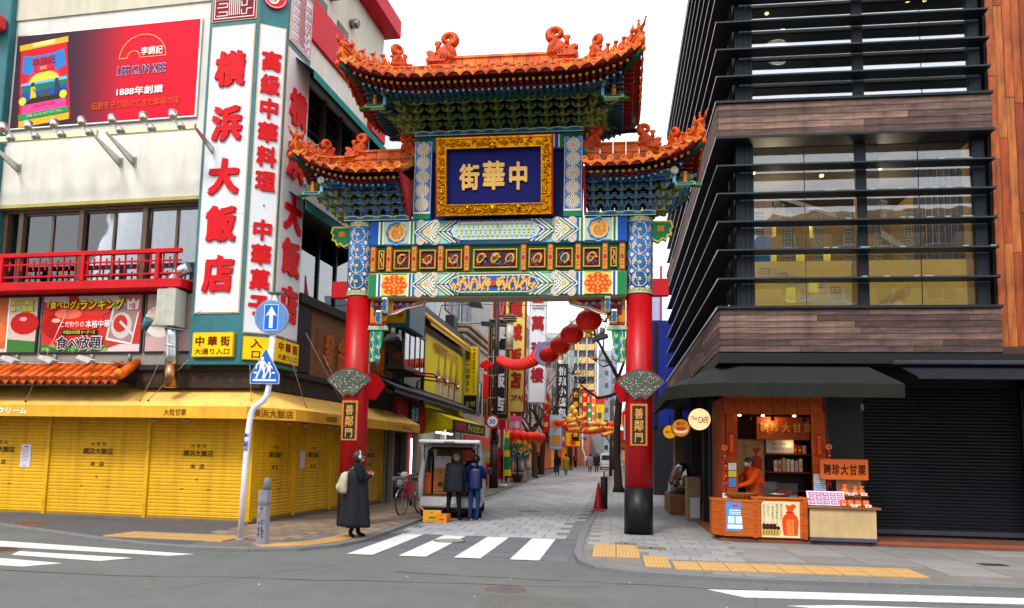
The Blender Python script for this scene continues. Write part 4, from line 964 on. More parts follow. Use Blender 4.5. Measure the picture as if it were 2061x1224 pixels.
def shutter(w, h, parent, loc, rz, texts=True, tint=0):
    q = MB(); n = int(h/.073); c = jit(YS, .05)
    prof = []
    for i in range(n):
        z = i*h/n; p = h/n; prof += [(0, z), (-.014, z+p*.18), (-.014, z+p*.72), (-.004, z+p*.92)]
    prof += [(0, h)]
    vs = [(-w/2, y, z) for y, z in prof]+[(w/2, y, z) for y, z in prof]; m = len(prof)
    q.add(vs, [(i, m+i, m+i+1, i+1) for i in range(m-1)], c); q.box(-w/2, w/2, -.02, .02, -.0, .05, C('#a87a10'))
    o = q.build('shutter', SHUT, parent, loc, rz)
    if texts:
        k = w/2.4; q = MB(); T = C('#4a3208'); [q.text(ch, (i-1)*.14*k, 1.56, -.02, .09*k, .085, T, 0.) for i, ch in enumerate('中華街')]; q.text('横浜大飯店', 0, 1.4, -.02, .74*k, .14, T, .01); q.text('本', -.11*k, 1.12, -.02, .12*k, .11, T, .01); q.text('店', .11*k, 1.12, -.02, .12*k, .11, T, .01)
        q.build('lettering', PRINT, o)
        q = MB(); 
        for x in (-.35, .3): q.box(x*k-.04, x*k+.04, -.022, -.012, .62, .635, C('#5a4408'))
        q.box(-.02, .02, -.02, -.012, .82, .85, C('#3a2c08')); q.build('pull_slot', STEEL, o)
    return o
for x0, x1 in ((-12.7, -10.2), (-10.12, -7.65), (-7.57, -5.06), (-4.98, -2.52), (-2.44, -.1)):
    shutter(x1-x0, 2.18, lb, ((x0+x1)/2, 0, .12), 0); bx('shutter_post', STEEL, YS, -.04, .04, -.06, .05, .1, 2.32, parent=lb, loc=(x1+.04, 0, 0))
for y0, y1 in ((.1, 1.86), (1.94, 3.88), (3.96, 5.8), (5.88, 7.6)):
    shutter(y1-y0, 2.18, lb, (0, (y0+y1)/2, .12), pi/2); bx('shutter_post', STEEL, YS, -.05, .06, -.04, .04, .1, 2.32, parent=lb, loc=(0, y1+.04, 0))
bx('shutter_post', STEEL, YS, -.1, .03, -.05, .1, .1, 2.32, parent=lb)
def notice(loc, rz, lab, w=.27, h=.52):
    q = MB(); A = Art(q); q.box(-w/2, w/2, -.004, 0, 0, h, C('#d8d4e0')); A.y = -.005
    A.rect(-w*.2, w*.2, h*.88, h*.93, C('#c02030'))
    for i in range(7): A.rect(-w*.38, w*.38*random.uniform(.5, 1), h*(.78-i*.08), h*(.795-i*.08), C('#a03a48' if i < 3 else '#6a6a80'), 0 if i else 1)
    A.rect(-w*.15, w*.15, h*.06, h*.09, C('#c02030')); tag(q.build('paper_notice', PRINT, None, loc, rz), lab, 'notice')
notice(LW(-5.62, -.02, 1.12), LA, 'white paper notice taped to the leftmost yellow shutter facing the road')
notice(LW(.02, 2.3, 1.2), LA+pi/2, 'white paper notice on the yellow side shutter behind the woman in black', .24, .42)
# open doorway bay beyond the side shutters
bx('door_jamb', WALL, C('#8c8478'), -.1, .08, 7.75, 7.95, 0, 2.7, parent=lb); bx('door_jamb', WALL, C('#6c665c'), -.1, .1, 9.7, 9.9, 0, 2.7, parent=lb)
bx('doorway_floor', STONE, C('#5a4238'), -2.5, 0, 7.95, 9.7, 0, .08, parent=lb)
# fascia, dark carved timber band
q = MB(); q.bbox(-2.75, .25, -.28, .1, 2.92, 3.42, C('#33261c'), .01); q.bbox(-2.78, .3, -.36, .1, 3.3, 3.42, C('#2a2422'), .01)
for i in range(9): A = Art(q, -.281); A.spiral(-2.5+i*.3, 3.1, .07, 1.5, .016, C('#54402a'))
q.build('carved_fascia', WOOD, lb)
q = MB(); q.bbox(-.1, .22, .1, 7.9, 2.92, 3.38, C('#33261c'), .01); q.bbox(-.1, .3, .1, 8.0, 3.3, 3.42, C('#2a2422'), .01)
for i in range(20): q.tube([(.222, .5+i*.37+.06*cos(k), 3.1+.06*sin(k)) for k in range(6)], .01, 4, C('#54402a'))
q.build('carved_fascia', WOOD, lb)
# upper body
bx('upper_wall', WALL, C('#7c7468'), -30, .0, .3, 5.7, 3.0, 5.25, parent=lb)
bx('wall_strip', WALL, C('#8f8b84'), -30, -.2, -.28, .3, 3.4, 5.02, parent=lb)
bx('white_band', WALL, WHT, -30, -1.2, -.34, .3, 7.18, 8.62, parent=lb)
bx('band_lip', PAINT, C('#b9b06a'), -30, -1.2, -.36, .3, 7.1, 7.18, parent=lb)
bx('white_wall', WALL, C('#d8d5cd'), -30, -1.2, -.3, .3, 8.62, 11.75, parent=lb)
bx('parapet_wall', WALL, C('#c9c2ae'), -30, -1.2, -.34, .3, 11.75, 16.4, parent=lb)
bx('teal_pilaster', STEEL, TEAL, -7.3, -6.62, -.5, .3, 5.0, 16.4, parent=lb, ch=.02)
q = MB(); q.bbox(-7.3, -6.68, -.95, -.5, 11.35, 11.72, C('#c81020'), .05); q.build('red_box', PLAST, lb)
# windows of the first floor
bx('window_reveal', WALL, C('#3c3430'), -6.6, -1.2, .25, .3, 5.2, 7.1, parent=lb)
q = MB()
for z0, z1 in ((7.02, 7.12), (5.2, 5.3)): q.box(-6.6, -1.2, -.18, -.04, z0, z1, BRN)
q.build('window_rail', STEEL, lb)
for x in (-6.55, -6.12, -4.5, -2.85, -1.3): bx('window_post', STEEL, BRN, -.06, .06, -.2, -.02, 5.3, 7.02, parent=lb, loc=(x, 0, 0))
curt = [C('#a09888'), C('#8ca4c8'), C('#a0b0cc')]
for i, (a, b) in enumerate(((-6.06, -4.56), (-4.44, -2.91), (-2.79, -1.36))):
    w = bx('sliding_window', STEEL, BRN, a, b, -.11, -.07, 5.3, 5.35, parent=lb)
    m_ = (a+b)/2
    q = MB(); q.box(m_-.03, m_+.03, -.13, -.06, 5.33, 7.02, BRN); q.box(a, b, -.13, -.06, 6.96, 7.02, BRN); q.build('sash', STEEL, w)
    for s0, s1 in ((a+.02, m_-.03), (m_+.03, b-.02)):
        q = MB(); q.box(s0, s1, -.1, -.094, 5.35, 6.96, (.8, .8, .8)); q.build('pane', PANE, w)
    q = MB(); n = 10
    for k in range(n):
        x0 = a+.08+(b-a-.16)*k/n
        if k in (4,): continue
        q.box(x0, x0+(b-a)/n*.96, -.05+.02*(k % 2), -.04+.02*(k % 2), 5.3, 6.98, jit(curt[i], .12))
    for zz in (6.45,): q.box(a+.1, b-.1, .04, .06, zz, zz+.03, C('#5c5a58'))
    for xx in (a+.35, a+1.0): q.box(xx, xx+.03, .04, .06, 5.3, 7.0, C('#6a6866'))
    q.build('curtain', CLOTH, w)
# red balcony
RD = C('#c40d1a')
bx('balcony_slab', PAINT, RD, -8.5, -1.45, -.75, -.28, 5.04, 5.24, parent=lb, ch=.015)
bal = thing('balcony_rail', 'red lattice balcony rail below the restaurant windows above the food posters', 'railing', LW(0, 0, 0), LA)
q = MB(); q.bbox(-8.5, -1.5, -.76, -.66, 5.8, 5.9, RD, .01); q.build('top_rail', PAINT, bal)
for z in (5.34, 5.62): bx('rail', PAINT, RD, -8.5, -1.5, -.73, -.69, z, z+.035, parent=bal)
for x in (-6.0, -3.9, -2.05): bx('post', PAINT, RD, -.045, .045, -.76, -.66, 5.24, 5.8, parent=bal, loc=(x, 0, 0))
_p = MB(); _p.box(-.014, .014, -.724, -.696, 5.36, 5.8, RD); _pk = _p.mesh('picket'); _pk.materials.append(PAINT)
_p = MB(); _p.box(-.014, .014, -.724, -.696, 5.5, 5.72, RD); _ps = _p.mesh('picket'); _ps.materials.append(PAINT)
x = -7.2
k = 0
while x < -1.55: inst('picket', _ps if k % 2 else _pk, bal, (x, 0, 0)); x += .155; k += 1
# far upper storeys and side wall
bx('side_wall', WALL, C('#c9c4b4'), -6, .1, .3, 5.9, 7.7, 9.25, parent=lb)
bx('side_wall', WALL, WHT, -6, .12, .3, 6.0, 10.95, 11.65, parent=lb)
bx('red_band', PAINT, C('#d01c30'), -6, .2, .3, 6.1, 11.65, 12.75, parent=lb, ch=.02)
bx('roof_storey_wall', WALL, C('#cfc9ba'), -8, -.25, .3, 7.2, 12.75, 15.1, parent=lb)
bx('balcony_fascia', PAINT, C('#c8142a'), -8, .25, 3.4, 7.4, 14.95, 15.55, parent=lb, ch=.02)
bx('dark_wall', WALL, C('#3a342e'), -5, -.05, .3, 5.8, 5.2, 7.7, parent=lb)
bx('dark_wall', WALL, C('#4a463f'), -5, -.05, .3, 5.8, 9.25, 10.95, parent=lb)
bx('red_post', PAINT, C('#c0101c'), -.0, .2, 5.75, 6.0, 4.9, 11.65, parent=lb, ch=.01)
bx('red_beam', PAINT, C('#c0101c'), -.0, .25, 5.2, 6.35, 10.95, 11.35, parent=lb, ch=.01)
for yv in (1.2, 2.6, 4.0): q = MB(); q.cyl((0, 0, 0), (.25, 0, 0), .13, .13, 14, C('#8c8a86')); q.cyl((.2, 0, 0), (.252, 0, 0), .1, .1, 12, C('#2c2c2c')); q.build('vent_pipe', METAL, lb, (-.25, yv+.6, 13.9))
for y0 in (.9, 2.3, 3.7): bx('vent_grille', STEEL, C('#55554f'), -.26, -.22, y0, y0+.7, 13.2, 13.5, parent=lb)
# side windows, lower row (dark) and upper row
for i, y0 in enumerate((.5, 1.55, 2.6, 3.65, 4.7)):
    w = bx('side_window', STEEL, C('#2c2824'), -.04, .06, y0, y0+.08, 5.3, 7.1, parent=lb)
    q = MB(); q.box(.0, .012, y0+.09, y0+1.0, 5.35, 7.05, (1, 1, 1)); q.build('pane', PANE_DARK, w)
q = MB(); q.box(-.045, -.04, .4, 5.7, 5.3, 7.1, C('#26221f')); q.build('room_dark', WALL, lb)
for i, y0 in enumerate((.5, 1.5, 2.5, 3.5)):
    w = bx('side_window', STEEL, C('#6a665c'), -.04, .1, y0, y0+.07, 9.3, 10.6, parent=lb)
    q = MB(); q.box(.02, .03, y0+.08, y0+.96, 9.35, 10.55, (1, 1, 1)); q.build('pane', PANE, w)
    q = MB(); 
    for k in range(4): q.box(.0, .03, y0+.1+k*.25, y0+.12+k*.25, 9.35, 10.55, C('#4a5560'))
    for k in range(4): q.box(.0, .035, y0+.1, y0+.95, 9.5+k*.3, 9.52+k*.3, C('#4a5560'))
    q.build('lattice', STEEL, w)
for z0, dz, p in ((7.0, .62, .85), (10.05, .75, .9)):
    q = MB(); q.add([(.08, .2, z0+dz), (.08, 5.5, z0+dz), (p, 5.5, z0+.12), (p, .2, z0+.12)], [(0, 1, 2, 3)], C('#1c5a5c')); q.add([(.08, .2, z0+dz-.012), (.08, 5.5, z0+dz-.012), (p, 5.5, z0+.108), (p, .2, z0+.108)], [(3, 2, 1, 0)], C('#174848')); q.box(p, p+.01, .2, 5.5, z0-.06, z0+.12, C('#2a8a88'))
    q.prism([(.08, z0+dz-.006), (p, z0+.114), (p, z0-.06), (.08, z0+.3)], (5.5, 5.512), C('#174848'))
    if z0 < 8:
        T = Matrix(((0, -1, 0, 0), (1, 0, 0, 0), (0, 0, 1, 0), (0, 0, 0, 1))); q.T = T; q.text('横浜大飯店', 4.7, z0+.02, -(p+.012), 1.0, .13, C('#b8c8c4'), .01); q.T = Matrix()
    q.build('teal_awning', CANVAS, lb)
# brown timber sign wall with raised characters on the side
sb = thing('carved_timber_sign', 'brown timber sign wall with raised orange characters behind the left red pillar', 'sign', LW(.2, 2.0, 3.45), LA+pi/2)
bx('board', WOOD, C('#8a5a2a'), 0, 5.3, 0, .2, .0, 1.62, parent=sb)
q = MB(); q.bbox(-.75, 5.35, -.12, .2, 1.62, 1.86, C('#241c18'), .02); q.bbox(-.75, -.02, -.06, .2, -.0, 1.62, C('#2c211b'), .01); q.build('dark_cornice', WOOD, sb)
chars(sb, '金發', [(1.85, .75, .5, .85), (1.1, .72, .5, .85)], -.01, C('#c8661c'), PAINT, .03, .07)
chars(sb, '楼', [(4.7, .8, .6, .9)], -.01, C('#c8661c'), PAINT, .03, .07)
q = MB(); q.vtext('中華街大通', .42, 1.2, .35, -.004, .12, C('#a8462a'), .01, .004); q.build('small_lettering', PRINT, sb)

# ---- corner tower sign
PT = [(-1.32, -.5), (-.12, -.5), (.4, -.16), (.4, .98), (-1.32, .98)]
tw = thing('tower_sign', 'tall teal and white corner tower sign with big raised red characters', 'sign', L0, LA)
q = MB(); q.prism(PT, (3.42, 14.0), C('#2f7078'), 'z'); q.prism([(-1.36, -.54), (-.1, -.54), (.44, -.18), (.44, 1.0), (-1.36, 1.0)], (3.4, 3.47), C('#2a6468'), 'z'); q.build('frame', STEEL, tw)
def face(p, q_, w0, w1): return (Vector((*p, 0)), Vector((*q_, 0)))
faces = {'front': (PT[0], PT[1]), 'chamfer': (PT[1], PT[2]), 'side': (PT[2], PT[3])}
def on_face(nm, t): a, b = faces[nm]; return (a[0]+(b[0]-a[0])*t, a[1]+(b[1]-a[1])*t, 0), math.atan2(b[1]-a[1], b[0]-a[0]), math.hypot(b[0]-a[0], b[1]-a[1])
REDC = C('#d00a18')
def panel(nm, z0, z1, m0, m1, col=C('#d6dade')):
    (x, y, _), a, w = on_face(nm, .5); q = MB(); u0, u1 = -w/2+m0, w/2-m1
    q.box(u0-.025, u1+.025, -.02, 0, z0-.025, z1+.025, C('#c8a888')); q.box(u0, u1, -.03, .0, z0, z1, col)
    for zz in [z0+(z1-z0)*k/3 for k in (1, 2)]: q.box(u0, u1, -.0306, 0, zz-.004, zz+.004, C('#9a9ea4'))
    return q.build('face_panel', PRINT, tw, (x, y, 0), a), u0, u1
pf, a0, a1 = panel('front', 4.52, 10.95, .1, .09)
chars(pf, '横浜大飯店', [((a0+a1)/2, z, .74, .82) for z in (9.95, 8.7, 7.5, 6.45, 5.35)], -.04, REDC, PAINT, .05, .08)
pc, a0, a1 = panel('chamfer', 4.1, 10.95, .05, .05)
t = '高級中華料理・中華菓子'; n = len(t)
chars(pc, t, [((a0+a1)/2, 10.15-i*.545, .42 if ch != '・' else .1, .46 if ch != '・' else .1) for i, ch in enumerate(t)], -.035, REDC, PAINT, .045, .05)
ps, a0, a1 = panel('side', 4.1, 10.6, .06, .06)
chars(ps, '横浜大飯店', [((a0+a1)/2, z, .8, .84) for z in (9.35, 8.1, 6.9, 5.9, 4.85)], -.04, REDC, PAINT, .05, .08)
def seal(nm, z0, z1):   # seal-script panel: maze of white/red strokes
    o, u0, u1 = panel(nm, z0, z1, .08, .08, C('#7c1020') if nm == 'front' else C('#d8d8dc'))
    q = MB(); A = Art(q, -.031); c = C('#d8d4d4') if nm == 'front' else C('#b02030'); w = u1-u0; rd = random.Random(4)
    A.frame(u0+.03, u1-.03, z0+.03, z1-.03, .022, c)
    for k in range(3):
        xa = u0+.1+w*.29*k; xb = xa+w*.24
        for i in range(6):
            z = z0+.1+(z1-z0-.2)*i/6
            if k == 1: A.line([(xa+(xb-xa)*i/5, z0+.1), (xa+(xb-xa)*i/5, z1-.3+.1*sin(i)), (xa+(xb-xa)*i/5+.02, z1-.1)], .022, c)
            else:
                A.line([(xa, z), (xb, z), (xb, z+.09), (xa+.04, z+.09)] if rd.random() < .6 else [(xa, z+.1), (xa, z), ((xa+xb)/2, z), ((xa+xb)/2, z+.12), (xb, z+.12)], .022, c)
    q.build('seal_script', PRINT, o)
seal('front', 11.12, 12.5); seal('side', 10.8, 12.2)
(x, y, _), a, w = on_face('chamfer', .5)
q = MB(); q.cyl((0, -.06, 11.62), (0, 0, 11.62), .25, .25, 28, C('#c8202c')); A = Art(q, -.061)
for s in (0, pi): A.line([(.13*cos(s+i*.5)*(1-.05*i)+.02*cos(s), 11.62+.15*sin(s+i*.5)*(1-.05*i)) for i in range(9)], .045, C('#e0d8d8'))
A.ring(0, 11.62, .215, .23, C('#e0d8d8'), 24); q.build('dragon_roundel', PRINT, tw, (x, y, 0), a)
for nm, z0, z1, lab, m in (('front', 3.55, 4.08, 'wide yellow sign with red characters at the foot of the tower sign facing the road', .12), ('chamfer', 3.5, 4.0, 'narrow yellow sign reading entrance behind the white sign pole', .04), ('side', 3.52, 4.02, 'yellow sign with red characters at the foot of the tower facing the street', .05)):
    (x, y, _), a, w = on_face(nm, .5); p = LW(x, y, 0); t = thing('yellow_sign', lab, 'sign', p, LA+a); hw = w/2-m
    q = MB(); q.bbox(-hw, hw, -.09, -.005, z0, z1, C('#c8a00c'), .008); q.box(-hw+.02, hw-.02, -.094, -.08, z0+.02, z1-.02, C('#f0c808')); q.build('lightbox', PRINT, t)
    T = C('#7a1408')
    if nm == 'chamfer': chars(t, '入口', [(0, z0+.36, .24, .2), (0, z0+.13, .2, .17)], -.096, T, PRINT, .02, .004)
    else:
        chars(t, '中華街', [(i*.24*(hw/.45), z0+.34, .21*(hw/.45), .21) for i in (-1.15, 0, 1.15)], -.096, T, PRINT, .03, .004)
        q = MB(); q.text('大通り入口', 0, z0+.12, -.0962, hw*1.7, .13, T, .02); q.build('lettering', PRINT, t)

# ---- big red billboard with lamps below
bb = thing('billboard', 'large red billboard with a sauce packet picture and white lettering on the white wall', 'billboard', LW(-4.08, -.36, 9.0), LA)
W_, H_ = 2.46, 2.36
q = MB(); q.bbox(-W_, W_, -.0, .1, 0, H_, C('#d8d8d0'), .01); q.build('frame', METAL, bb)
q = MB(); q.box(-W_+.04, W_-.04, -.006, .0, .04, H_-.04, C('#d20a2a')); A = Art(q, -.0065)
for i in range(32):   # printed fade from plum to red
    t = i/32; a, b_ = C('#3a2030'), C('#d20a2a'); c = tuple(a[k]+(b_[k]-a[k])*t*t for k in range(3)); A.rect(-W_+.04+1.4+i*.05-(1.4 if i == 0 else 0), -W_+.04+1.45+i*.05, .04, H_-.04, c, 1 if i == 0 else 0)
q.build('poster', PRINT, bb)
q = MB(); A = Art(q, -.009); S = Matrix.Rotation(-.1, 4, 'Y'); q.T = Matrix.Translation((-1.58, 0, 1.15)) @ S
gold, pk = C('#e8a828'), C('#e0408c')
A.p([(-.72, -1.05), (.66, -1.05), (.7, -.95), (.62, 1.0), (-.62, 1.0), (-.7, -.9)], C('#c81828'))
A.p([(-.7, -1.05), (.66, -1.05), (.66, -.88), (-.7, -.88)], gold); A.rect(-.66, .66, .86, 1.0, gold); A.rect(-.3, .3, .9, 1.0, C('#f0d080'))
A.p([(-.6, .3), (-.3, .18), (.3, .18), (.6, .3), (.55, .72), (.28, .66), (-.28, .66), (-.55, .72)], C('#2878c0'))
A.p(circ(0, .05, .46, 22, 0, .3), C('#d82c5c')); A.p(circ(0, -.02, .42, 22, 0, .26), C('#e8c83c')); A.rect(-.62, .62, -.55, .02, C('#1c4c9c'))
A.p([(-.62, -.1), (-.2, .02), (.1, -.05), (.62, .06), (.62, -.2), (-.62, -.22)], C('#206a5c')); A.p([(-.62, .02), (.62, .02), (.62, -.06), (-.62, -.04)], C('#6ab0d8'))
A.p([(-.55, -.45), (-.2, -.36), (.5, -.4), (.6, -.28), (.45, -.55), (-.45, -.56)], C('#2c2418'))
for fx, c in ((-.3, '#c8b428'), (.35, '#283860')): A.p([(fx-.08, -.38), (fx+.09, -.38), (fx+.06, -.1), (fx-.05, -.1)], C(c)); A.disc(fx, -.04, .055, C('#4a2c1c'), 8); A.line([(fx, -.15), (fx+.22, -.42)], .02, C('#3a2414'))
A.p([(-.1, -.4), (0, -.22), (.12, -.3), (.2, -.4)], C('#4a4438'))
A.rect(-.6, .6, -.74, -.52, pk); A.rect(-.7, .66, -.88, -.74, C('#1c8a4c')); 
for sx in (-.58, .52): A.disc(sx, -.42, .1, C('#d8d828'), 14)
A.p(circ(0, .33, .3, 16, 0, .1), C('#c8203c'))
q.text('李錦記', 0, .5, -.025, .62, .22, C('#b01020'), .03); q.text('旧庄', 0, .33, -.026, .18, .09, C('#e8d8a0'), .0); q.text('LEE KUM KEE', 0, -.6, -.026, .6, .07, C('#c01858'), .0); q.text('浄重 750 克 NET WT 750g', 0, -.81, -.026, .95, .07, C('#c8d8a0'), 0.)
q.T = Matrix(); q.build('packet_picture', PRINT, bb)
q = MB(); A = Art(q, -.012); g = C('#e09a50'); cx, cz = 1.0, 1.52
arc = [(cx+.6*cos(t), cz+.55*sin(t)) for t in [pi*i/20 for i in range(21)]]; A.line(arc+[(cx-.6, cz), (cx-.38, cz)]+[(cx-.23+.17*cos(pi-t), cz+.17*sin(t)) for t in [pi*i/8 for i in range(9)]]+[(cx+.6, cz), (cx+.6, cz+.02)], .022, g)
q.text('李錦記', cx+.24, cz+.14, -.02, .56, .2, C('#ececec'), .015)
q.text('LEE KUM KEE', cx, cz-.3, -.019, 1.24, .22, C('#ececec'), .03); q.text('LEE KUM KEE', cx, cz-.3, -.024, 1.22, .2, C('#2c2878'), .006)
q.text('1888年創業', cx, .72, -.02, 1.2, .2, C('#ececec'), .02); q.text('伝統を守り続けてきた本場の味', cx-.1, .42, -.02, 2.25, .19, C('#d8501c'), .008)
q.build('lettering', PRINT, bb)
def spot(parent, x, y, z, s=1):
    q = MB(); q.ball((0, 0, 0), (.085, .075, .085), 10, C('#b0b0aa')); q.tube([(0, 0, .02), (-.14, -.03, .1), (-.2, 0, .2)], .014, 6, C('#9c9c98')); q.cyl((-.17, -.02, .17), (-.24, .04, .33), .075, .095, 12, C('#c4c4be')); q.cyl((-.2418, .0412, .332), (-.243, .043, .336), .08, .08, 12, C('#5c5c58'))
    q.build('spotlight', METAL, parent, (x, y, z))
lbar = thing('lamp_bar', 'two pale horizontal lamp bars with silver spotlights below the red billboard', 'lamp bar', LW(0, -1.25, 8.28), LA)
for a, b_ in ((-9, -3.35), (-3.05, -1.0)): bx('bar', METAL, C('#c8c8a0'), a, b_, -.04, .04, 0, .14, parent=lbar, ch=.01)
for x in (-5.6, -4.95, -4.3, -3.6, -2.95, -2.2, -1.5): spot(lbar, x+.2 if x > -3.2 else x+.1, -.07, .07)
for x in (-6.2, -3.5, -3.15, -1.05):
    q = MB(); q.add([(x, 0, .06), (x, .95, -.35), (x, .95, -.14), (x, 0, .1)], [(0, 1, 2, 3)], C('#c0c0bc')); q.add([(x+.03, 0, .06), (x+.03, .95, -.35), (x+.03, .95, -.14), (x+.03, 0, .1)], [(3, 2, 1, 0), ], C('#c0c0bc')); q.box(x, x+.1, .9, .95, -.36, -.12, C('#a8a8a4')); q.build('bracket_arm', METAL, lbar)

# ---- food posters under the balcony
def poster(x0, x1, z0, z1, lab):
    t = thing('food_poster', lab, 'poster', LW((x0+x1)/2, -.33, z0), LA); w = (x1-x0)/2; h = z1-z0
    q = MB(); q.bbox(-w, w, 0, .05, 0, h, C('#20201e'), .006); q.build('frame', STEEL, t)
    return t, w, h
t, w, h = poster(-5.22, -2.62, 3.68, 5.02, 'red food poster with Japanese ranking lettering under the balcony rail')
q = MB(); A = Art(q, -.002); w -= .04
A.rect(-w, w, .04, h-.04, C('#c03028'))
A.p([(-w, .04), (w, .04), (w, .1), (w*.3, .12), (-w*.2, .2), (-w*.7, .12), (-w, .24)], C('#3c6a30')); A.p([(w*.2, .04), (w, .04), (w, .2), (w*.6, .2)], C('#d8c0c0')); A.p([(-w, h-.04), (w, h-.04), (w, h-.2), (-w, h-.16)], C('#c8b4b0')); A.p([(-w*.5, h-.04), (-w*.3, h-.04), (-w*.2, h-.3), (-w*.45, h-.3)], C('#b82828'))
rd = random.Random(9)
for i in range(70):
    x, z = rd.uniform(-w+.05, w*.4), rd.uniform(.07, .2); A.p(circ(x, z, rd.uniform(.02, .05), 5, rd.random()*6), C(rd.choice(['#2c5a28', '#5c9a44', '#487c34', '#7cb058'])), .05)
for i, (x, z, rx, rz_, c) in enumerate([(-.5, .75, .75, .42, '#c81410'), (-.85, .62, .4, .3, '#a80c0c'), (-.2, .8, .5, .3, '#d82418'), (-.6, .9, .35, .12, '#e87058'), (.1, 1.0, .4, .15, '#d84030'), (-.9, .75, .12, .05, '#f0a890'), (-.5, .68, .2, .04, '#e85848')]): A.p(circ(x, z, rx, 18, 0, rz_), C(c))
A.p([(w*.32, .3), (w*.85, .18), (w*.98, 1.05), (w*.45, h-.12)], C('#d8d0cc')); A.p([(w*.36, .35), (w*.83, .23), (w*.94, 1.0), (w*.48, h-.2)], C('#9c7c78'))
A.p(circ(w*.62, .62, .26, 14, 0, .3), C('#c8b8b8')); A.p(circ(w*.6, .66, .18, 12, 0, .2), C('#b83018')); A.line([(w*.6, .7), (w*.85, .42)], .06, C('#c8c0d0'))
A.p([(w*.5, h-.04), (w, h-.04), (w, .9), (w*.75, 1.0)], C('#a8686c'))
A.p([(w*.72, .98), (w*.93, .98), (w*.95, 1.22), (w*.88, 1.14), (w*.83, 1.24), (w*.77, 1.14), (w*.7, 1.22)], C('#e8e4e0'))
y = -.02-A.k*.0006
q.text('『食べログ』', -.72, 1.1, y, .85, .2, C('#2c2c10'), .05); q.text('『食べログ』', -.72, 1.1, y-.006, .83, .18, C('#e8e020'), .02)
q.text('ランキング', .28, 1.1, y, 1.15, .28, C('#2c2c10'), .06); q.text('ランキング', .28, 1.1, y-.006, 1.12, .25, C('#e8e020'), .025)
q.text('1位', w*.83, 1.06, y, .16, .12, C('#c82010'), .02); q.text('こだわりの', -.45, .66, y, .6, .13, C('#e8e4e0'), 0.); q.text('本格中華', .2, .66, y, .62, .17, C('#f0ecec'), .01)
A.k += 6; A.rect(-.72, .2, .42, .53, C('#181410')); q.text('中国四大料理 オーダー式', -.26, .475, y-.004, .82, .08, C('#e8e020'), .0)
q.text('食べ放題', -.25, .24, y, 1.2, .33, C('#e0d8dc'), .06); q.text('食べ放題', -.25, .24, y-.006, 1.15, .29, C('#20181c'), .015); q.build('printed_sheet', PRINT, t)
t, w, h = poster(-8.2, -5.3, 3.68, 5.02, 'food poster of shrimp in sauce at the left edge below the balcony')
q = MB(); A = Art(q, -.002); w -= .04; A.rect(-w, w, .04, h-.04, C('#c8b0a4')); A.rect(-w, w*.45, .12, h-.04, C('#b86038'))
for i in range(26):
    x, z = rd.uniform(-w+.2, w*.4), rd.uniform(.25, h-.3); A.p(circ(x, z, rd.uniform(.08, .2), 9), C(rd.choice(['#d8581c', '#e07838', '#c84414', '#e8a070', '#d86a30'])), .2)
A.p([(w*.46, .04), (w, .04), (w, .28), (w*.46, .34)], C('#3c7030')); A.p(circ(w*.78, .7, .38, 14, 0, .26), C('#b81410')); A.p(circ(w*.75, .8, .1, 10, 0, .05), C('#f0a090'))
A.rect(w*.45, w*.48, .04, h-.04, C('#e8e0d8'))
for i, s_ in enumerate(('横浜中華街', '食べ放題')): q.text(s_, w*.72, 1.17-i*.14, -.02-A.k*.0006, .62, .12, C('#a8a820'), .03); q.text(s_, w*.72, 1.17-i*.14, -.026-A.k*.0006, .6, .1, C('#f0f040'), .01)
q.build('printed_sheet', PRINT, t)
t, w, h = poster(-2.56, -1.35, 3.68, 5.02, 'narrow food poster of a white bowl behind the silver duct box')
q = MB(); A = Art(q, -.002); w -= .04; A.rect(-w, w, .04, h-.04, C('#a88c8c')); A.p([(-w, .04), (w, .04), (w, .5), (-w, .35)], C('#c8a0a0')); A.p(circ(-w*.4, .7, .4, 18, 0, .36), C('#d8d4d0')); A.p(circ(-w*.4, .76, .33, 16, 0, .26), C('#d0b8a0'))
for i in range(30): x, z = -w*.4+rd.uniform(-.25, .25), .76+rd.uniform(-.18, .18); A.p(circ(x, z, .04, 6), C(rd.choice(['#e0d4c0', '#d8a888', '#b8a890'])), .1)
q.build('printed_sheet', PRINT, t)
# ---- duct
du = thing('exhaust_duct', 'silver exhaust duct with a square box beside the tower sign', 'duct', LW(-1.72, -.6, 0), LA)
q = MB(); q.bbox(-.25, .2, -.2, .2, 4.2, 5.0, C('#b4b4a8'), .01); q.build('duct_box', METAL if False else STEEL, du)
q = MB(); q.tube([(.0, 0, 5.0), (.0, 0, 5.25), (.1, .02, 5.42), (.3, .05, 5.52)], .13, 12, C('#b8bcbc')); q.tube([(0, 0, 5.08), (0, 0, 5.12)], .145, 12, C('#d0d0d0')); q.build('upper_pipe', METAL, du)
q = MB(); q.tube([(.0, 0, 4.2), (.04, 0, 4.0), (.07, 0, 3.6), (.07, 0, 3.4)], .13, 12, C('#b8bcbc')); q.tube([(.07, 0, 3.4), (.07, 0, 2.9)], .13, 12, C('#9a6a48')); q.tube([(.05, 0, 3.78), (.06, 0, 3.82)], .145, 12, C('#d0d0d0')); q.build('lower_pipe', METAL, du)
q = MB(); q.tube([(-.5, -.3, 4.22), (.75, -.3, 4.05)], .012, 5, C('#4c7c80')); q.cyl((-.42, -.3, 4.1), (-.28, -.36, 4.32), .06, .1, 10, C('#3c7478')); q.tube([(.55, -.3, 4.08), (.6, -.35, 4.35), (.95, -.4, 4.45)], .008, 4, C('#4c9070')); q.build('street_speaker', STEEL, du)
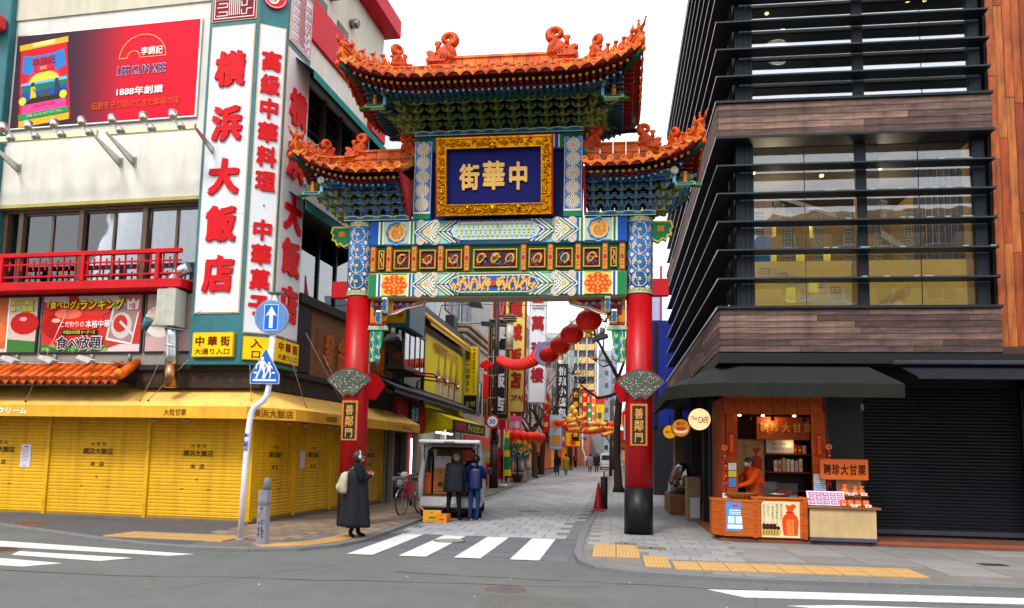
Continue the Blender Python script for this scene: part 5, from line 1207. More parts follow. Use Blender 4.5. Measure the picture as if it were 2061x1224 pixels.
# ---- small tiled canopy and its lamps
tc_ = thing('tiled_canopy', 'small orange tiled canopy above the yellow awning at the left edge', 'canopy', LW(0, 0, 0), LA)
q = MB(); q.add([(-9, -.3, 3.42), (-2.75, -.3, 3.42), (-2.75, -.92, 3.02), (-9, -.92, 3.02)], [(3, 2, 1, 0)], C('#8a3c10')); q.box(-9, -2.75, -.9, -.3, 2.92, 3.0, C('#3c2a1c')); q.build('canopy_deck', GLAZE, tc_)
_c = MB(); _c.tube([(0, -.3, 3.44), (0, -.62, 3.24), (0, -.94, 3.04)], [.075, .08, .085], 10, C('#d85c08')); _cm = _c.mesh('round_tile'); _cm.materials.append(GLAZE)
_c = MB(); _c.prism([(-.08, .03), (0, -.06), (.08, .03)], (-.95, -.92), C('#c04c0c')); _cd = _c.mesh('drip_tile'); _cd.materials.append(GLAZE)
x = -8.9
while x < -2.8: inst('round_tile', _cm, tc_, (x, 0, random.uniform(-.01, .01))); inst('drip_tile', _cd, tc_, (x+.11, 0, 3.0)); x += .225
q = MB(); q.tube([(-2.72, -.25, 3.5), (-2.66, -.6, 3.3), (-2.6, -.95, 3.12)], .09, 10, C('#d85c08')); q.ball((-2.6, -.98, 3.16), .11, 10, C('#e87c10')); q.tube([(-2.85, -.5, 3.32), (-2.9, -.7, 3.4), (-2.8, -.85, 3.36)], .05, 6, C('#a04a28')); q.build('end_ridge', GLAZE, tc_)
fl = thing('floodlight_row', 'row of white sign floodlights on bent arms above the small tiled canopy', 'floodlights', LW(0, 0, 0), LA)
for x in (-7.3, -6.3, -5.3, -4.35, -3.4):
    q = MB(); q.tube([(x+.5, -.28, 3.5), (x+.5, -.5, 3.42), (x+.4, -.8, 3.4), (x, -.9, 3.42)], .016, 6, C('#b0b0b0')); q.prism([(x-.28, 3.5), (x-.2, 3.56), (x+.12, 3.45), (x+.04, 3.38)], (-1.0, -.78), C('#c4c4c0')); q.cyl((x+.5, -.3, 3.52), (x+.5, -.3, 3.66), .04, .04, 8, C('#8c8c8c')); q.build('floodlight', STEEL, fl)

# ---- yellow awning
aw = thing('yellow_awning', 'long golden yellow canvas awning wrapping the corner above the shutters', 'awning', L0, LA)
outer = [(-30, -.8), (.28, -.8), (.92, .1), (.92, 8.6)]; inner = [(-30, .0), (-.05, .0), (.1, .2), (.1, 8.6)]
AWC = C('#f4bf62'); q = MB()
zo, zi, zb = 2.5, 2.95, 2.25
for i in range(3):
    (x0, y0), (x1, y1), (u0, v0), (u1, v1) = outer[i], outer[i+1], inner[i], inner[i+1]
    n = {0: 24, 1: 2, 2: 10}[i]
    for k in range(n):
        a, b_ = k/n, (k+1)/n; L = lambda p, q_, t: p+(q_-p)*t
        O0, O1 = (L(x0, x1, a), L(y0, y1, a)), (L(x0, x1, b_), L(y0, y1, b_)); I0, I1 = (L(u0, u1, a), L(v0, v1, a)), (L(u0, u1, b_), L(v0, v1, b_))
        M0, M1 = ((O0[0]+I0[0])/2, (O0[1]+I0[1])/2), ((O1[0]+I1[0])/2, (O1[1]+I1[1])/2); sg = .02
        q.add([(*O0, zo), (*O1, zo), (*M1, (zo+zi)/2-sg), (*M0, (zo+zi)/2-sg)], [(0, 1, 2, 3)], AWC); q.add([(*M0, (zo+zi)/2-sg), (*M1, (zo+zi)/2-sg), (*I1, zi), (*I0, zi)], [(0, 1, 2, 3)], AWC)
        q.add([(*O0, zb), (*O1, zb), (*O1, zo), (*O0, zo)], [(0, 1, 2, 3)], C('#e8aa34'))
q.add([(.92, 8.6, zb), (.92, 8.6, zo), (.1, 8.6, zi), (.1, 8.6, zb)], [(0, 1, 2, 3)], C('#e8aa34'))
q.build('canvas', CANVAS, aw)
q = MB(); T = C('#7a4c08')
q.text('ソフトクリーム', -5.6, 2.37, -.805, 1.3, .14, C('#ece8e0'), .04); q.text('大粒甘栗', -1.35, 2.37, -.805, .52, .14, T, .01)
m4 = Matrix.Translation((.6, -.35, 0)) @ Matrix.Rotation(math.atan2(.9, .64), 4, 'Z'); q.T = m4; q.text('横浜大飯店', 0.02, 2.38, -.006, .92, .17, T, .015)
q.T = Matrix.Rotation(pi/2, 4, 'Z'); q.text('大粒甘栗', 1.9, 2.37, -.925, .6, .14, C('#5a3408'), .015); q.text('横浜大飯店', 7.3, 2.37, -.925, .9, .12, T, .0); q.T = Matrix()
q.build('lettering', PRINT, aw)
for a, b_ in (((-5.1, -.7, 2.58), (-4.4, -.3, 5.1)), ((-2.35, -.6, 2.6), (-1.7, -.3, 4.4)), ((-2.15, -.6, 2.62), (-.9, -.4, 4.0)), ((.2, -.5, 2.62), (-.1, -.3, 4.4)), ((.75, .9, 2.58), (.3, .2, 4.6)), ((.75, 3.2, 2.6), (.3, 1.6, 4.4)), ((.75, 3.5, 2.6), (.3, 2.6, 4.0))):
    q = MB(); q.tube([a, b_], .009, 5, C('#c8b0a0')); q.ball(a, .025, 6, C('#6a4020')); q.build('stay_wire', METAL, aw)
q = MB()
for x in (-2.2, -1.4): q.ball((x, -.3, 2.22), (.09, .09, .05), 8, C('#a89c88'))
for y in (.8, 1.6, 2.9, 3.3): q.ball((.4, y, 2.22), (.08, .08, .05), 8, C('#a89c88'))
q.build('ceiling_lamp', PLAST, aw)
ORDN = ['first', 'second', 'third', 'fourth', 'fifth', 'sixth', 'seventh']
# ================================================================ RIGHT BUILDING: black louvres, weathered planks
BLK = C('#0a0c10'); BLK2 = C('#10151b'); EDGE = C('#24303a')
rb = thing('louvred_building', 'dark building with black horizontal louvres, weathered plank bands and large windows', 'building', (0, 0, 0))
XL, XR, YF, YB = 2.0, 7.22, 15.5, 31.0
lv_low = [5.18, 5.76, 6.34, 6.92, 7.5]; lv_up = [9.38, 9.96, 10.55, 11.13, 11.7, 12.28, 12.86, 13.44, 14.0]
def louvre(z, d=.36, h=.042):
    q = MB(); q.bbox(XL, XR, YF, YF+d, z-h/2, z+h/2, BLK2, .008); q.box(XL+.005, XR, YF-.004, YF, z-h/2+.008, z+h/2-.008, EDGE); q.box(XR-.01, XR+.004, YF, YF+d, z-h/2, z+h/2+.03, C('#3c5a50')); q.build('louvre', STEEL, rb)
    q = MB(); q.bbox(XL, XL+d, YF+d, YB, z-h/2, z+h/2, BLK2, .008); q.box(XL-.004, XL, YF, YB, z-h/2+.004, z+h/2-.004, C('#b8bcc4')); q.build('side_louvre', STEEL, rb)
for z in lv_low+lv_up: louvre(z)
for z in (4.6, 8.08, 8.83): 
    q = MB(); q.bbox(XL-.02, XR+.02, YF-.03, YF+.5, z-.03, z+.03, BLK2, .008); q.build('ledge', STEEL, rb)
    q = MB(); q.box(XL-.02, XL+.5, YF+.5, YB, z-.03, z+.03, BLK2); q.box(XL-.026, XL-.021, YF, YB, z-.025, z+.025, C('#b8bcc4')); q.build('side_ledge', STEEL, rb)
# planks, each a board
PC = [C('#67504a'), C('#584440'), C('#745c52'), C('#604c48'), C('#82685c'), C('#503e3a')]
def planks(z0, z1, n, seed):
    rd = random.Random(seed); h = (z1-z0)/n
    for i in range(n):
        z = z0+h*i; x = XL+.03
        while x < XR-.01:
            L = min(rd.uniform(1.3, 2.9), XR-x); 
            if XR-x-L < .5: L = XR-x
            q = MB(); q.bbox(0, L-.005, 0, .03, .004, h-.004, jit(rd.choice(PC), .14), .003); q.build('plank', PLANK, rb, (x, YF+.02+rd.uniform(-.002, .002), z)); x += L
        y = YF+.05
        while y < YB:
            L = min(rd.uniform(2., 3.6), YB-y); q = MB(); q.bbox(0, .03, 0, L-.005, .004, h-.004, jit(rd.choice(PC), .14), .003); q.build('side_plank', PLANK, rb, (XL+.0, y, z)); y += L
    bx('plank_backing', STEEL, BLK, XL+.035, XR, YF+.06, YF+.4, z0, z1, parent=rb); bx('plank_backing', STEEL, BLK, XL+.035, XL+.4, YF+.4, YB, z0, z1, parent=rb)
planks(3.72, 4.57, 7, 1); planks(8.11, 8.8, 5, 2)
bx('soffit', STEEL, BLK, XL-.0, 12, YF-.0, YB, 3.5, 3.7, parent=rb)
# frames, mullions, panes
GY = YF+.46
for x0, x1, c in ((XL+.42, XL+.78, C('#26323e')), (4.78, 4.98, C('#1a222a')), (6.98, XR, C('#1d2a34'))): 
    for z0, z1 in ((4.6, 8.08), (8.83, 14.5)): bx('mullion', STEEL, c, x0, x1, GY-.06, GY+.08, z0, z1, parent=rb, ch=.01)
bx('corner_column', STEEL, C('#10141a'), XL+.42, XL+.5, GY-.1, GY+.2, 4.6, 14.5, parent=rb)
for x in (XL+.6, XL+.7): bx('column_rib', STEEL, C('#10151b'), x, x+.015, GY-.075, GY-.06, 4.6, 14.5, parent=rb)
def pane(x0, x1, z0, z1, m): q = MB(); q.box(x0, x1, GY, GY+.012, z0, z1, (1, 1, 1)); q.build('pane', m, rb)
for x0, x1 in ((2.78, 3.78), (3.8, 4.78), (4.98, 5.97), (5.99, 6.98)):
    for i in range(6): z0 = 4.66+.578*i; pane(x0, x1, z0, z0+.56, PANE)
for x0, x1 in ((2.78, 4.78), (4.98, 6.1), (6.12, 6.98)):
    for i in range(9): z0 = 8.86+.58*i; pane(x0, x1, z0, z0+.565, PANE_TOP)
for x in (3.785, 5.98): bx('glazing_bar', STEEL, C('#2a2a22'), x-.004, x+.008, GY-.006, GY+.02, 4.65, 8.05, parent=rb)
for z in (8.86, 12.0): pass
# window horizontal members behind the upper glass
for i in range(9): bx('transom', STEEL, C('#15171c'), 2.78, 6.98, GY-.02, GY+.05, 9.34+i*.58, 9.4+i*.58, parent=rb)
# side glass, dark
q = MB(); q.box(XL+.5, XL+.512, GY+.2, YB, 4.63, 8.05, (1, 1, 1)); q.box(XL+.5, XL+.512, GY+.2, YB, 8.86, 14.4, (1, 1, 1)); q.build('side_glazing', PANE_DARK, rb)
for i in range(9): bx('side_mullion', STEEL, BLK2, XL+.42, XL+.58, -.05, .05, 4.6, 14.5, parent=rb, loc=(0, GY+.9+i*1.75, 0))
# rooms
WARM = C('#7a5a26')
bx('room_floor', WALL, C('#4a3a28'), 2.6, 7.0, GY+.1, 22, 4.5, 4.6, parent=rb)
bx('room_ceiling', WALL, C('#3a3228'), 2.6, 7.0, GY+.1, 22, 8.06, 8.2, parent=rb)
bx('room_back_wall', ROOMGLOW, C('#6a5430'), 2.6, 7.0, 20.5, 20.7, 4.6, 8.1, parent=rb)
bx('room_side_wall', ROOMGLOW, C('#84683c'), 7.0, 7.1, GY+.15, 20.6, 4.6, 8.1, parent=rb); bx('room_side_wall', ROOMGLOW, C('#4c4030'), 2.56, 2.6, GY+.25, 20.6, 4.6, 8.1, parent=rb)
bx('upper_floor', WALL, C('#2c2a2c'), 2.6, 7.0, GY+.1, 24, 8.3, 8.8, parent=rb); bx('upper_ceiling', WALL, C('#1d1c20'), 2.6, 7.0, GY+.1, 24, 11.9, 12.0, parent=rb)
bx('upper_back_wall', WALL, C('#3c3a40'), 2.6, 7.0, 19.5, 19.7, 8.8, 12, parent=rb)
bx('roof_slab', STEEL, BLK, XL, 12, YF+.3, YB, 14.5, 14.8, parent=rb)
bx('upper_shade', WALL, C('#2b2926'), 4.0, 4.3, GY+.4, GY+.5, 8.9, 11.9, parent=rb); bx('upper_shade', WALL, C('#54504c'), 4.35, 4.9, GY+.6, GY+.7, 8.9, 11.9, parent=rb)
# amber film panels low in the dining room windows, light put in as their own glow
q = MB()
for x0, x1 in ((2.8, 4.76), (5.0, 6.96)): q.box(x0, x1, GY+.35, GY+.37, 4.62, 5.72, C('#b09040'))
q.build('amber_screen', mat('glowing_amber_screen', .7, emit=.42, noise=.5, nscale=1.1), rb)
q = MB(); q.add([(2.9, GY+.33, 5.68), (2.9, GY+.33, 5.35), (4.7, GY+.33, 4.85), (4.7, GY+.33, 5.1)], [(0, 1, 2, 3)], C('#c8b078')); q.add([(3.8, GY+.328, 5.0), (3.2, GY+.328, 5.0), (4.72, GY+.328, 4.66), (4.72, GY+.328, 5.02)], [(0, 1, 2, 3)], C('#d8c498'))
q.add([(5.05, GY+.33, 4.7), (5.9, GY+.33, 5.25), (5.9, GY+.33, 5.0), (5.3, GY+.33, 4.66)], [(0, 1, 2, 3)], C('#c89c50'))
A = Art(q, GY+.32)
for i in range(5): meander(A, 2.95+i*.35, 3.15+i*.35, 5.42-i*.1, 5.56-i*.1, 1, C('#8c3c1c'), .014)
q.build('screen_ornament', ROOMGLOW, rb)
for i, (x, z) in enumerate(((3.45, 6.1), (4.05, 6.1), (4.6, 6.05), (3.45, 6.75), (4.35, 6.72), (3.55, 5.0), (4.0, 5.2))):
    q = MB(); q.cyl((0, 0, -.14), (0, 0, .14), .09, .09, 12, C('#c8b450')); q.build('hanging_lamp', mat('lamp_shade', .6, emit=.55, noise=.05), rb, (x, GY+(1.6 if z > 5.6 else .3), z))
for i in range(6): 
    q = MB(); A = Art(q, 0); q.box(-.1, .1, 0, .02, 0, 1.3, C('#6c6450')); 
    for k in range(6): meander(A, -.08, .08, .05+k*.2, .22+k*.2, 1, C('#b8b4a0'), .012)
    q.build('lattice_strip', ROOMGLOW, rb, (3.1+i*.62, GY+1.2, 5.75))
q = MB()
for i in range(16): q.box(5.98+i*.06, 6.03+i*.06, GY+.3+.01*(i % 2), GY+.31+.01*(i % 2), 5.72, 8.0, jit(C('#8a8c98'), .08))
for i in range(6): q.box(5.0+i*.06, 5.05+i*.06, GY+.34, GY+.35, 6.2, 8.0, jit(C('#a09088'), .1))
q.build('curtain', CLOTH, rb)
q = MB(); q.add([(5.0, GY+.9, 6.9), (6.0, GY+.9, 6.2), (6.0, GY+.9, 6.05), (5.0, GY+.9, 6.7)], [(0, 1, 2, 3)], C('#c0a48c')); q.box(5.1, 5.5, GY+1.2, GY+1.22, 6.9, 7.6, C('#c87a4c')); q.box(3.0, 3.4, GY+1.3, GY+1.32, 6.5, 7.4, C('#b89878')); q.box(2.85, 3.2, GY+.5, GY+.52, 5.75, 6.3, C('#2c6c9c'))
q.add([(3.5, GY+1.1, 7.4), (4.7, GY+1.1, 6.95), (4.7, GY+1.1, 6.85), (3.5, GY+1.1, 7.3)], [(0, 1, 2, 3)], C('#b8b0a0')); q.build('stair_rail', ROOMGLOW, rb)
# ceiling spots of both floors
def spotlamp(x, y, z, r=.05):
    q = MB(); q.ball((0, 0, 0), (r, r, r*.6), 8, C('#ffd890')); q.build('ceiling_spot', LAMP, rb, (x, y, z))
for x, y, z in ((3.0, 17.2, 7.95), (3.8, 17.0, 7.95), (3.55, 16.8, 7.9), (4.5, 17.4, 7.92), (5.6, 17, 7.9), (3.1, 16.8, 11.85), (3.5, 16.8, 11.85), (3.0, 17.5, 11.85), (3.4, 17.5, 11.85), (2.95, 18.2, 11.85), (5.5, 17.2, 11.85), (5.8, 17.2, 11.85), (5.3, 18, 11.85), (5.6, 18, 11.85), (6.4, 17.3, 11.85), (6.75, 17.3, 11.85), (3.9, 18.2, 11.85)): spotlamp(x, y, z, .05)
for x, y, z, e in ((3.6, 18.2, 7.4, 70), (5.9, 18.2, 7.4, 60), (3.8, 18.4, 11.4, 22)):
    l = bpy.data.lights.new('room_lamp', 'POINT'); l.energy = e; l.color = (1, .82, .55); l.shadow_soft_size = .3; o = bpy.data.objects.new('room_lamp', l); COL.objects.link(o); o.location = (x, y, z); o.parent = rb
# droppings on the louvres
q = MB(); rd = random.Random(3)
for z, n in ((5.18, 5), (5.76, 7), (6.34, 8), (6.92, 8), (7.5, 2)):
    for i in range(n):
        x = rd.uniform(4.0, 7.1); 
        for k in range(3): q.ball((x+k*.03, YF-.002, z+.02), (.03, .006, .012), 6, C('#9aa8ac'))
q.build('bird_droppings', STONE, rb)['kind'] = 'stuff'
# cedar boards on the right
CD = [C('#98421a'), C('#a85222'), C('#883a16'), C('#b0622c'), C('#7c3014')]
cw = thing('cedar_wall', 'orange brown vertical board wall right of the black louvred windows', 'wall', (0, 0, 0)); rd = random.Random(8)
for i in range(14):
    z = 3.85+rd.uniform(0, .02)
    while z < 14.5:
        L = min(rd.uniform(1.6, 3.8), 14.5-z); q = MB(); q.bbox(0, .152, 0, .03, 0, L-.006, jit(rd.choice(CD), .12), .005); q.build('board', CEDAR, cw, (XR+.05+i*.158, YF+.25+rd.uniform(-.006, .006), z)); z += L
bx('backing', STEEL, BLK, XR+.02, 12, YF+.3, YB, 3.7, 14.6, parent=cw); bx('base_strip', WALL, C('#4c3430'), XR+.02, 12, YF+.2, YF+.3, 3.55, 3.86, parent=cw)

# ---- ground floor
bx('back_wall', STEEL, C('#08090b'), 4.1, 12, 17.25, 17.5, 0, 3.5, parent=rb)
bx('dark_pier', STEEL, C('#0b0c0e'), 4.12, 5.0, 16.6, 17.25, .1, 3.5, parent=rb)
def bshutter():
    w, h = 3.25, 3.0; q = MB(); n = 42; c = C('#0c0f17'); prof = []
    for i in range(n): z = i*h/n; p = h/n; prof += [(0, z), (-.016, z+p*.2), (-.016, z+p*.75), (-.004, z+p*.95)]
    prof.append((0, h)); m = len(prof); q.add([(0, y, z) for y, z in prof]+[(w, y, z) for y, z in prof], [(i, m+i, m+i+1, i+1) for i in range(m-1)], c); q.box(0, w, -.03, .03, 0, .09, C('#3a3a40')); q.build('roller_shutter', mat('dark_shutter', .42, spec=.25, noise=.15, nscale=3), rb, (5.0, 17.2, .16))
bshutter()
bx('shutter_rail', METAL, C('#5c5e58'), 8.24, 8.28, 17.1, 17.2, .16, 3.2, parent=rb); bx('door_post', STEEL, C('#0e1014'), 8.28, 12, 16.9, 17.3, .1, 3.5, parent=rb)
tt = bx('shop_step', STONE, C('#6a4438'), 2.0, 12, 15.6, 17.3, 0, .1, parent=rb)
for i in range(22): bx('terracotta_tile', STONE, jit(C('#a8502c'), .12), 0, .39, 0, .4, 0, .012, parent=rb, loc=(2.05+i*.4, 15.62, .1)) if True else 0
bx('side_step', STONE, C('#7a4a30'), 2.0, 3.2, 17.3, YB, 0, .1, parent=rb)
for i in range(20): bx('terracotta_tile', STONE, jit(C('#a8562e'), .12), 0, .3, 0, .6, 0, .012, parent=rb, loc=(2.02, 17.4+i*.62, .1))
# side ground floor: dark shop front with columns
bx('side_core', STEEL, C('#101216'), 2.9, 12, 17.5, YB, 0, 3.5, parent=rb)
for y, w, c in ((17.4, .25, '#1c1e22'), (18.2, .12, '#26282c'), (19.4, .2, '#15171a'), (22.6, .15, '#1c1e22'), (28.6, .3, '#6a5a50')): bx('column', STEEL, C(c), 2.12, 2.4, y, y+w, .1, 3.5, parent=rb, ch=.01)
bx('pale_column', STONE, C('#8c7468'), 2.05, 2.35, 27.2, 28.2, .1, 2.6, parent=rb, ch=.01)
for i in range(9): bx('column_tile', STONE, jit(C('#94786c'), .15), 2.03, 2.06, 27.22, 28.18, .12+i*.27, .37+i*.27, parent=rb)
# black canvas awning wrapping the corner
ba = thing('black_awning', 'dark charcoal canvas awning over the chestnut stall at the corner', 'awning', (0, 0, 0))
outer = [(1.0, 30), (1.0, 15.9), (1.22, 15.2), (1.9, 14.6), (5.12, 14.6)]; inner = [(2.0, 30), (2.0, 16.6), (2.1, 16.2), (2.5, 15.75), (4.75, 15.75)]; q = MB(); CC = C('#222424')
zb, zo, zi = 2.78, 3.03, 3.52
for i in range(4):
    O0, O1, I0, I1 = outer[i], outer[i+1], inner[i], inner[i+1]; n = {0: 6, 1: 1, 2: 1, 3: 4}[i]
    for k in range(n):
        L = lambda p, s, t: (p[0]+(s[0]-p[0])*t, p[1]+(s[1]-p[1])*t); a, b_ = k/n, (k+1)/n
        A0, A1, B0, B1 = L(O0, O1, a), L(O0, O1, b_), L(I0, I1, a), L(I0, I1, b_)
        q.add([(*A0, zo), (*A1, zo), (*B1, zi), (*B0, zi)], [(0, 1, 2, 3)], CC); q.add([(*A0, zb), (*A1, zb), (*A1, zo), (*A0, zo)], [(0, 1, 2, 3)], C('#20221d'))
q.add([(5.12, 14.6, zb), (5.12, 14.6, zo), (4.75, 15.75, zi), (4.75, 15.75, zb)], [(0, 1, 2, 3)], CC); q.build('canvas', CANVAS, ba)
for a, b_ in (((1.75, 15.9, 3.5), (1.1, 15.8, 2.8)), ((2.4, 15.7, 3.4), (2.0, 14.65, 2.8)), ((4.7, 15.7, 3.4), (4.9, 14.65, 2.8))): q = MB(); q.tube([a, b_], .014, 6, BLK2); q.build('awning_arm', METAL, ba)
ra = thing('retracted_awning', 'folded black awning cassette above the black roller shutter', 'awning', (5.2, 15.5, 3.2)); q = MB(); q.bbox(0, 6, -.1, .2, .27, .36, C('#2c3038'), .02); q.build('cassette', STEEL, ra)
q = MB(); q.add([(.1, .1, .3), (6, .1, .3), (6, -.35, .02), (.35, -.35, .02)], [(0, 1, 2, 3)], C('#1b1d22')); q.add([(.35, -.35, -.02), (6, -.35, -.02), (6, -.35, .02), (.35, -.35, .02)], [(0, 1, 2, 3)], C('#2a2c30')); q.build('canvas', CANVAS, ra)
tag(bx('hanging_spot', METAL, C('#7a7c78'), -.03, .03, -.03, .03, -.12, .0, loc=(4.62, 15.4, 2.72)), 'small grey spotlight hanging under the black awning near its right end', 'lamp')

# ---- chestnut stall
OR = C('#b04a0c'); OR2 = C('#a03e0a'); st = thing('chestnut_stall', 'orange timber stall front of the roasted chestnut shop with shelves behind the seller', 'stall', (0, 0, 0))
bx('floor', STONE, C('#8a4a28'), 2.1, 4.1, 15.7, 17.4, .1, .13, parent=st)
for i in range(8): 
    q = MB(); q.bbox(0, .228, 0, .06, 0, .36, jit(OR, .08), .006); q.build('header_board', WOOD, st, (2.12+i*.233, 15.72, 2.52))
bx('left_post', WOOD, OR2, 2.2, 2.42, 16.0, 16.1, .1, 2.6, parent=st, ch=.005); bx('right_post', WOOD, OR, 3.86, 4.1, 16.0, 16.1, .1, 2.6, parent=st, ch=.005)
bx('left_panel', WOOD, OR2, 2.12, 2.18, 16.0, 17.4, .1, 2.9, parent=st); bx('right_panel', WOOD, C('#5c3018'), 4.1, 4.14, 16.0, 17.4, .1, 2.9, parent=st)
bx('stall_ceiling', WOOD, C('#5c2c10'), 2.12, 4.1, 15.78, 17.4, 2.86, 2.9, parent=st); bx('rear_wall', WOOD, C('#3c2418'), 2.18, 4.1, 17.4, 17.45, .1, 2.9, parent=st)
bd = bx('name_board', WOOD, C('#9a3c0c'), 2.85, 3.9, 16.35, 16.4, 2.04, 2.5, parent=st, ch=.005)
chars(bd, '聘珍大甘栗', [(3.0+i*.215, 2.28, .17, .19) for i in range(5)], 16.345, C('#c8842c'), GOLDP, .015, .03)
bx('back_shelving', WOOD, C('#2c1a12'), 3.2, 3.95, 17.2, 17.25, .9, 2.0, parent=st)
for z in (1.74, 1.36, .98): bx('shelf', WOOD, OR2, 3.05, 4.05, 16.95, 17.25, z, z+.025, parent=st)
rd = random.Random(21)
def goods(x0, x1, y, z, n, h, cols, lab, grp):
    for i in range(n):
        w = (x1-x0)/n; q = MB(); q.bbox(-w*.4, w*.4, -.05, .05, 0, h*rd.uniform(.75, 1), C(rd.choice(cols)), .008); A = Art(q, -.051); A.rect(-w*.25, w*.25, h*.25, h*.5, C(rd.choice(['#d8c8b0', '#c82c1c', '#e0b040'])))
        tag(q.build('gift_box', PRINT, None, (x0+w*(i+.5), y, z)), ORDN[i]+' '+lab, 'box', grp)
goods(3.3, 3.9, 17.05, 1.386, 7, .3, ['#d8d0c4', '#c8b090', '#b83018', '#e0dcd4'], 'gift box from the left on the middle shelf of the chestnut stall', 'gift boxes on the stall shelf')
goods(3.7, 3.98, 17.05, 1.766, 3, .2, ['#b8b4b0', '#b8420c', '#c0482c'], 'packet from the left on the top shelf of the chestnut stall', 'packets on the top stall shelf')
q = MB(); q.box(-.28, .28, 0, .01, 0, .36, C('#d8ccb4')); A = Art(q, -.001)
for i, s_ in enumerate(('聘珍 特別予約', 'お買い求めやすい', '喜ばれております')): q.text(s_, .02*i, .28-i*.09, -.003-.001*i, .4, .055, C('#5a3c2c'), 0.)
tag(q.build('shelf_notice', PRINT, None, (3.42, 16.93, 1.77)), 'cream handwritten notice card on the top shelf of the chestnut stall', 'notice')
q = MB(); q.box(-.3, .3, 0, .02, 0, .8, C('#b89464')); A = Art(q, -.001); A.frame(-.29, .29, .01, .79, .012, C('#5c3c20')); A.p([(.02, .1), (.24, .1), (.25, .4), (.14, .48), (.24, .62), (.04, .62), (.12, .48), (0, .4)], C('#b8381c'))
q.vtext('聘珍大甘栗', -.1, .7, .2, -.004, .07, C('#7c4a20'), .0); tag(q.build('back_poster', PRINT, None, (2.8, 16.9, 1.25)), 'framed cream poster of a red chestnut bag behind the seller', 'poster')
for x, z, nm, lab in ((2.3, 1.75, '恭喜發財', 'narrow red good luck banner on the left post of the chestnut stall'), (3.98, 1.75, '聘珍大甘栗', 'narrow red banner with gold writing on the right post of the chestnut stall')):
    q = MB(); q.box(-.06, .06, -.012, 0, 0, .46, C('#b81808')); q.vtext(nm, 0, .42, .06, -.014, .07, C('#d89028'), .0); tag(q.build('red_banner', PRINT, None, (x, 15.98, z-.05)), lab, 'banner')
# hanging good-luck charms
for x, y, z, lab in ((4.13, 15.9, 1.9, 'red and gold good luck charm string hanging from the right post of the chestnut stall'), (2.16, 15.95, 1.85, 'red charm string hanging at the left post of the chestnut stall')):
    t = thing('charm_string', lab, 'charm', (x, y, z)); q = MB(); q.cyl((0, -.02, 0), (0, .02, 0), .065, .065, 14, C('#c81c10')); A = Art(q, -.021); A.disc(0, 0, .045, C('#d8942c')); q.text('福', 0, 0, -.026, .06, .06, C('#a01408'), .02); q.build('medallion', PLAST, t)
    q = MB(); q.tube([(0, 0, .05), (0, 0, .25)], .004, 4, C('#8c1408')); 
    for i in range(9): q.ball((random.uniform(-.02, .02), 0, -.1-i*.065), (.028, .02, .03), 6, C(['#b81808', '#d86c1c', '#c81c10'][i % 3]))
    for s_ in (-1, 1): q.tube([(s_*.02, 0, -.66), (s_*.03, 0, -.8)], [.012, .004], 5, C('#c81c10'))
    q.build('bead_string', PLAST, t)
# papers on the stall posts
for x, z, w, h, c, lab in ((2.31, 1.42, .15, .13, '#d8d8dc', 'white price slip on the left stall post'), (2.31, 1.28, .15, .12, '#d8c020', 'yellow slip below the white one on the left stall post'), (2.31, 1.08, .14, .17, '#2c7cc8', 'blue and white sticker sheet low on the left stall post'), (3.97, 1.2, .22, .17, '#d0d0d4', 'white printed notice on the right stall post above the blue sheet'), (3.97, .92, .22, .27, '#a8b8dc', 'pale blue notice sheet low on the right stall post')):
    q = MB(); A = Art(q, -.004); q.box(-w/2, w/2, -.003, 0, 0, h, C(c))
    for i in range(5): A.rect(-w*.38, w*.38, h*(.82-i*.16), h*(.86-i*.16), C('#6a6a78'), 0 if i else 1)
    tag(q.build('paper_slip', PRINT, None, (x, 15.985, z)), lab, 'notice')
# three counters
def wheels(parent, xs, y0, y1):
    for x in xs:
        for y in (y0, y1): q = MB(); q.cyl((-.015, 0, 0), (.015, 0, 0), .035, .035, 10, C('#2c2c2c')); q.box(-.02, .02, -.02, .02, .03, .06, C('#5c5c5c')); q.build('caster', RUBBER, parent, (x, y, .038))
ca = thing('round_counter', 'orange rounded timber counter with a blue poster at the left end of the stall', 'counter', (2.4, 15.95, .08))
P8 = [(-.5, -.05), (-.3, -.38), (.35, -.4), (.5, -.3), (.5, .3), (-.5, .3)]; q = MB(); q.prism(P8, (.08, .74), C('#b4560e'), 'z'); q.build('body', WOOD, ca); q = MB(); q.prism([(a*1.03, b*1.03) for a, b in P8], (.74, .78), C('#c06014'), 'z'); q.build('top', WOOD, ca); wheels(ca, (-.25, .3), -.25, .2)
pp = thing('blue_poster', 'light blue printed poster on the front of the rounded orange counter', 'poster', (2.29, 15.567, .26), -.02); q = MB(); q.box(-.16, .16, -.004, 0, 0, .56, C('#2c90e0')); A = Art(q, -.005); A.rect(-.14, .14, .04, .12, C('#d8e4f0')); A.rect(-.13, -.01, .14, .28, C('#d0e0f0')); A.rect(.01, .13, .14, .28, C('#d0e0f0')); A.p(circ(0, .48, .07, 10, 0, .03), C('#d82c2c'))
for i in range(3): A.rect(-.11, .11, .31+i*.035, .325+i*.035, C('#e8f0f8'))
A.k += 2; q.text('クーポン', 0, .4, -.012, .18, .05, C('#f0f4fa'), 0.); q.build('sheet', PRINT, pp)
bk = thing('wicker_basket', 'wide shallow wicker basket on the rounded orange counter', 'basket', (2.45, 15.85, .862)); q = MB(); q.loft([(0, 0, 0, .2, .17), (0, 0, .03, .26, .21), (0, 0, .1, .31, .24), (0, 0, .115, .325, .25), (0, 0, .1, .3, .235), (0, 0, .04, .22, .19)], 22, C('#a0642c'), caps=True)
for i in range(22): a = 2*pi*i/22; q.tube([(.27*cos(a), .215*sin(a), .03), (.325*cos(a), .255*sin(a), .11)], .006, 4, C('#7c4818'))
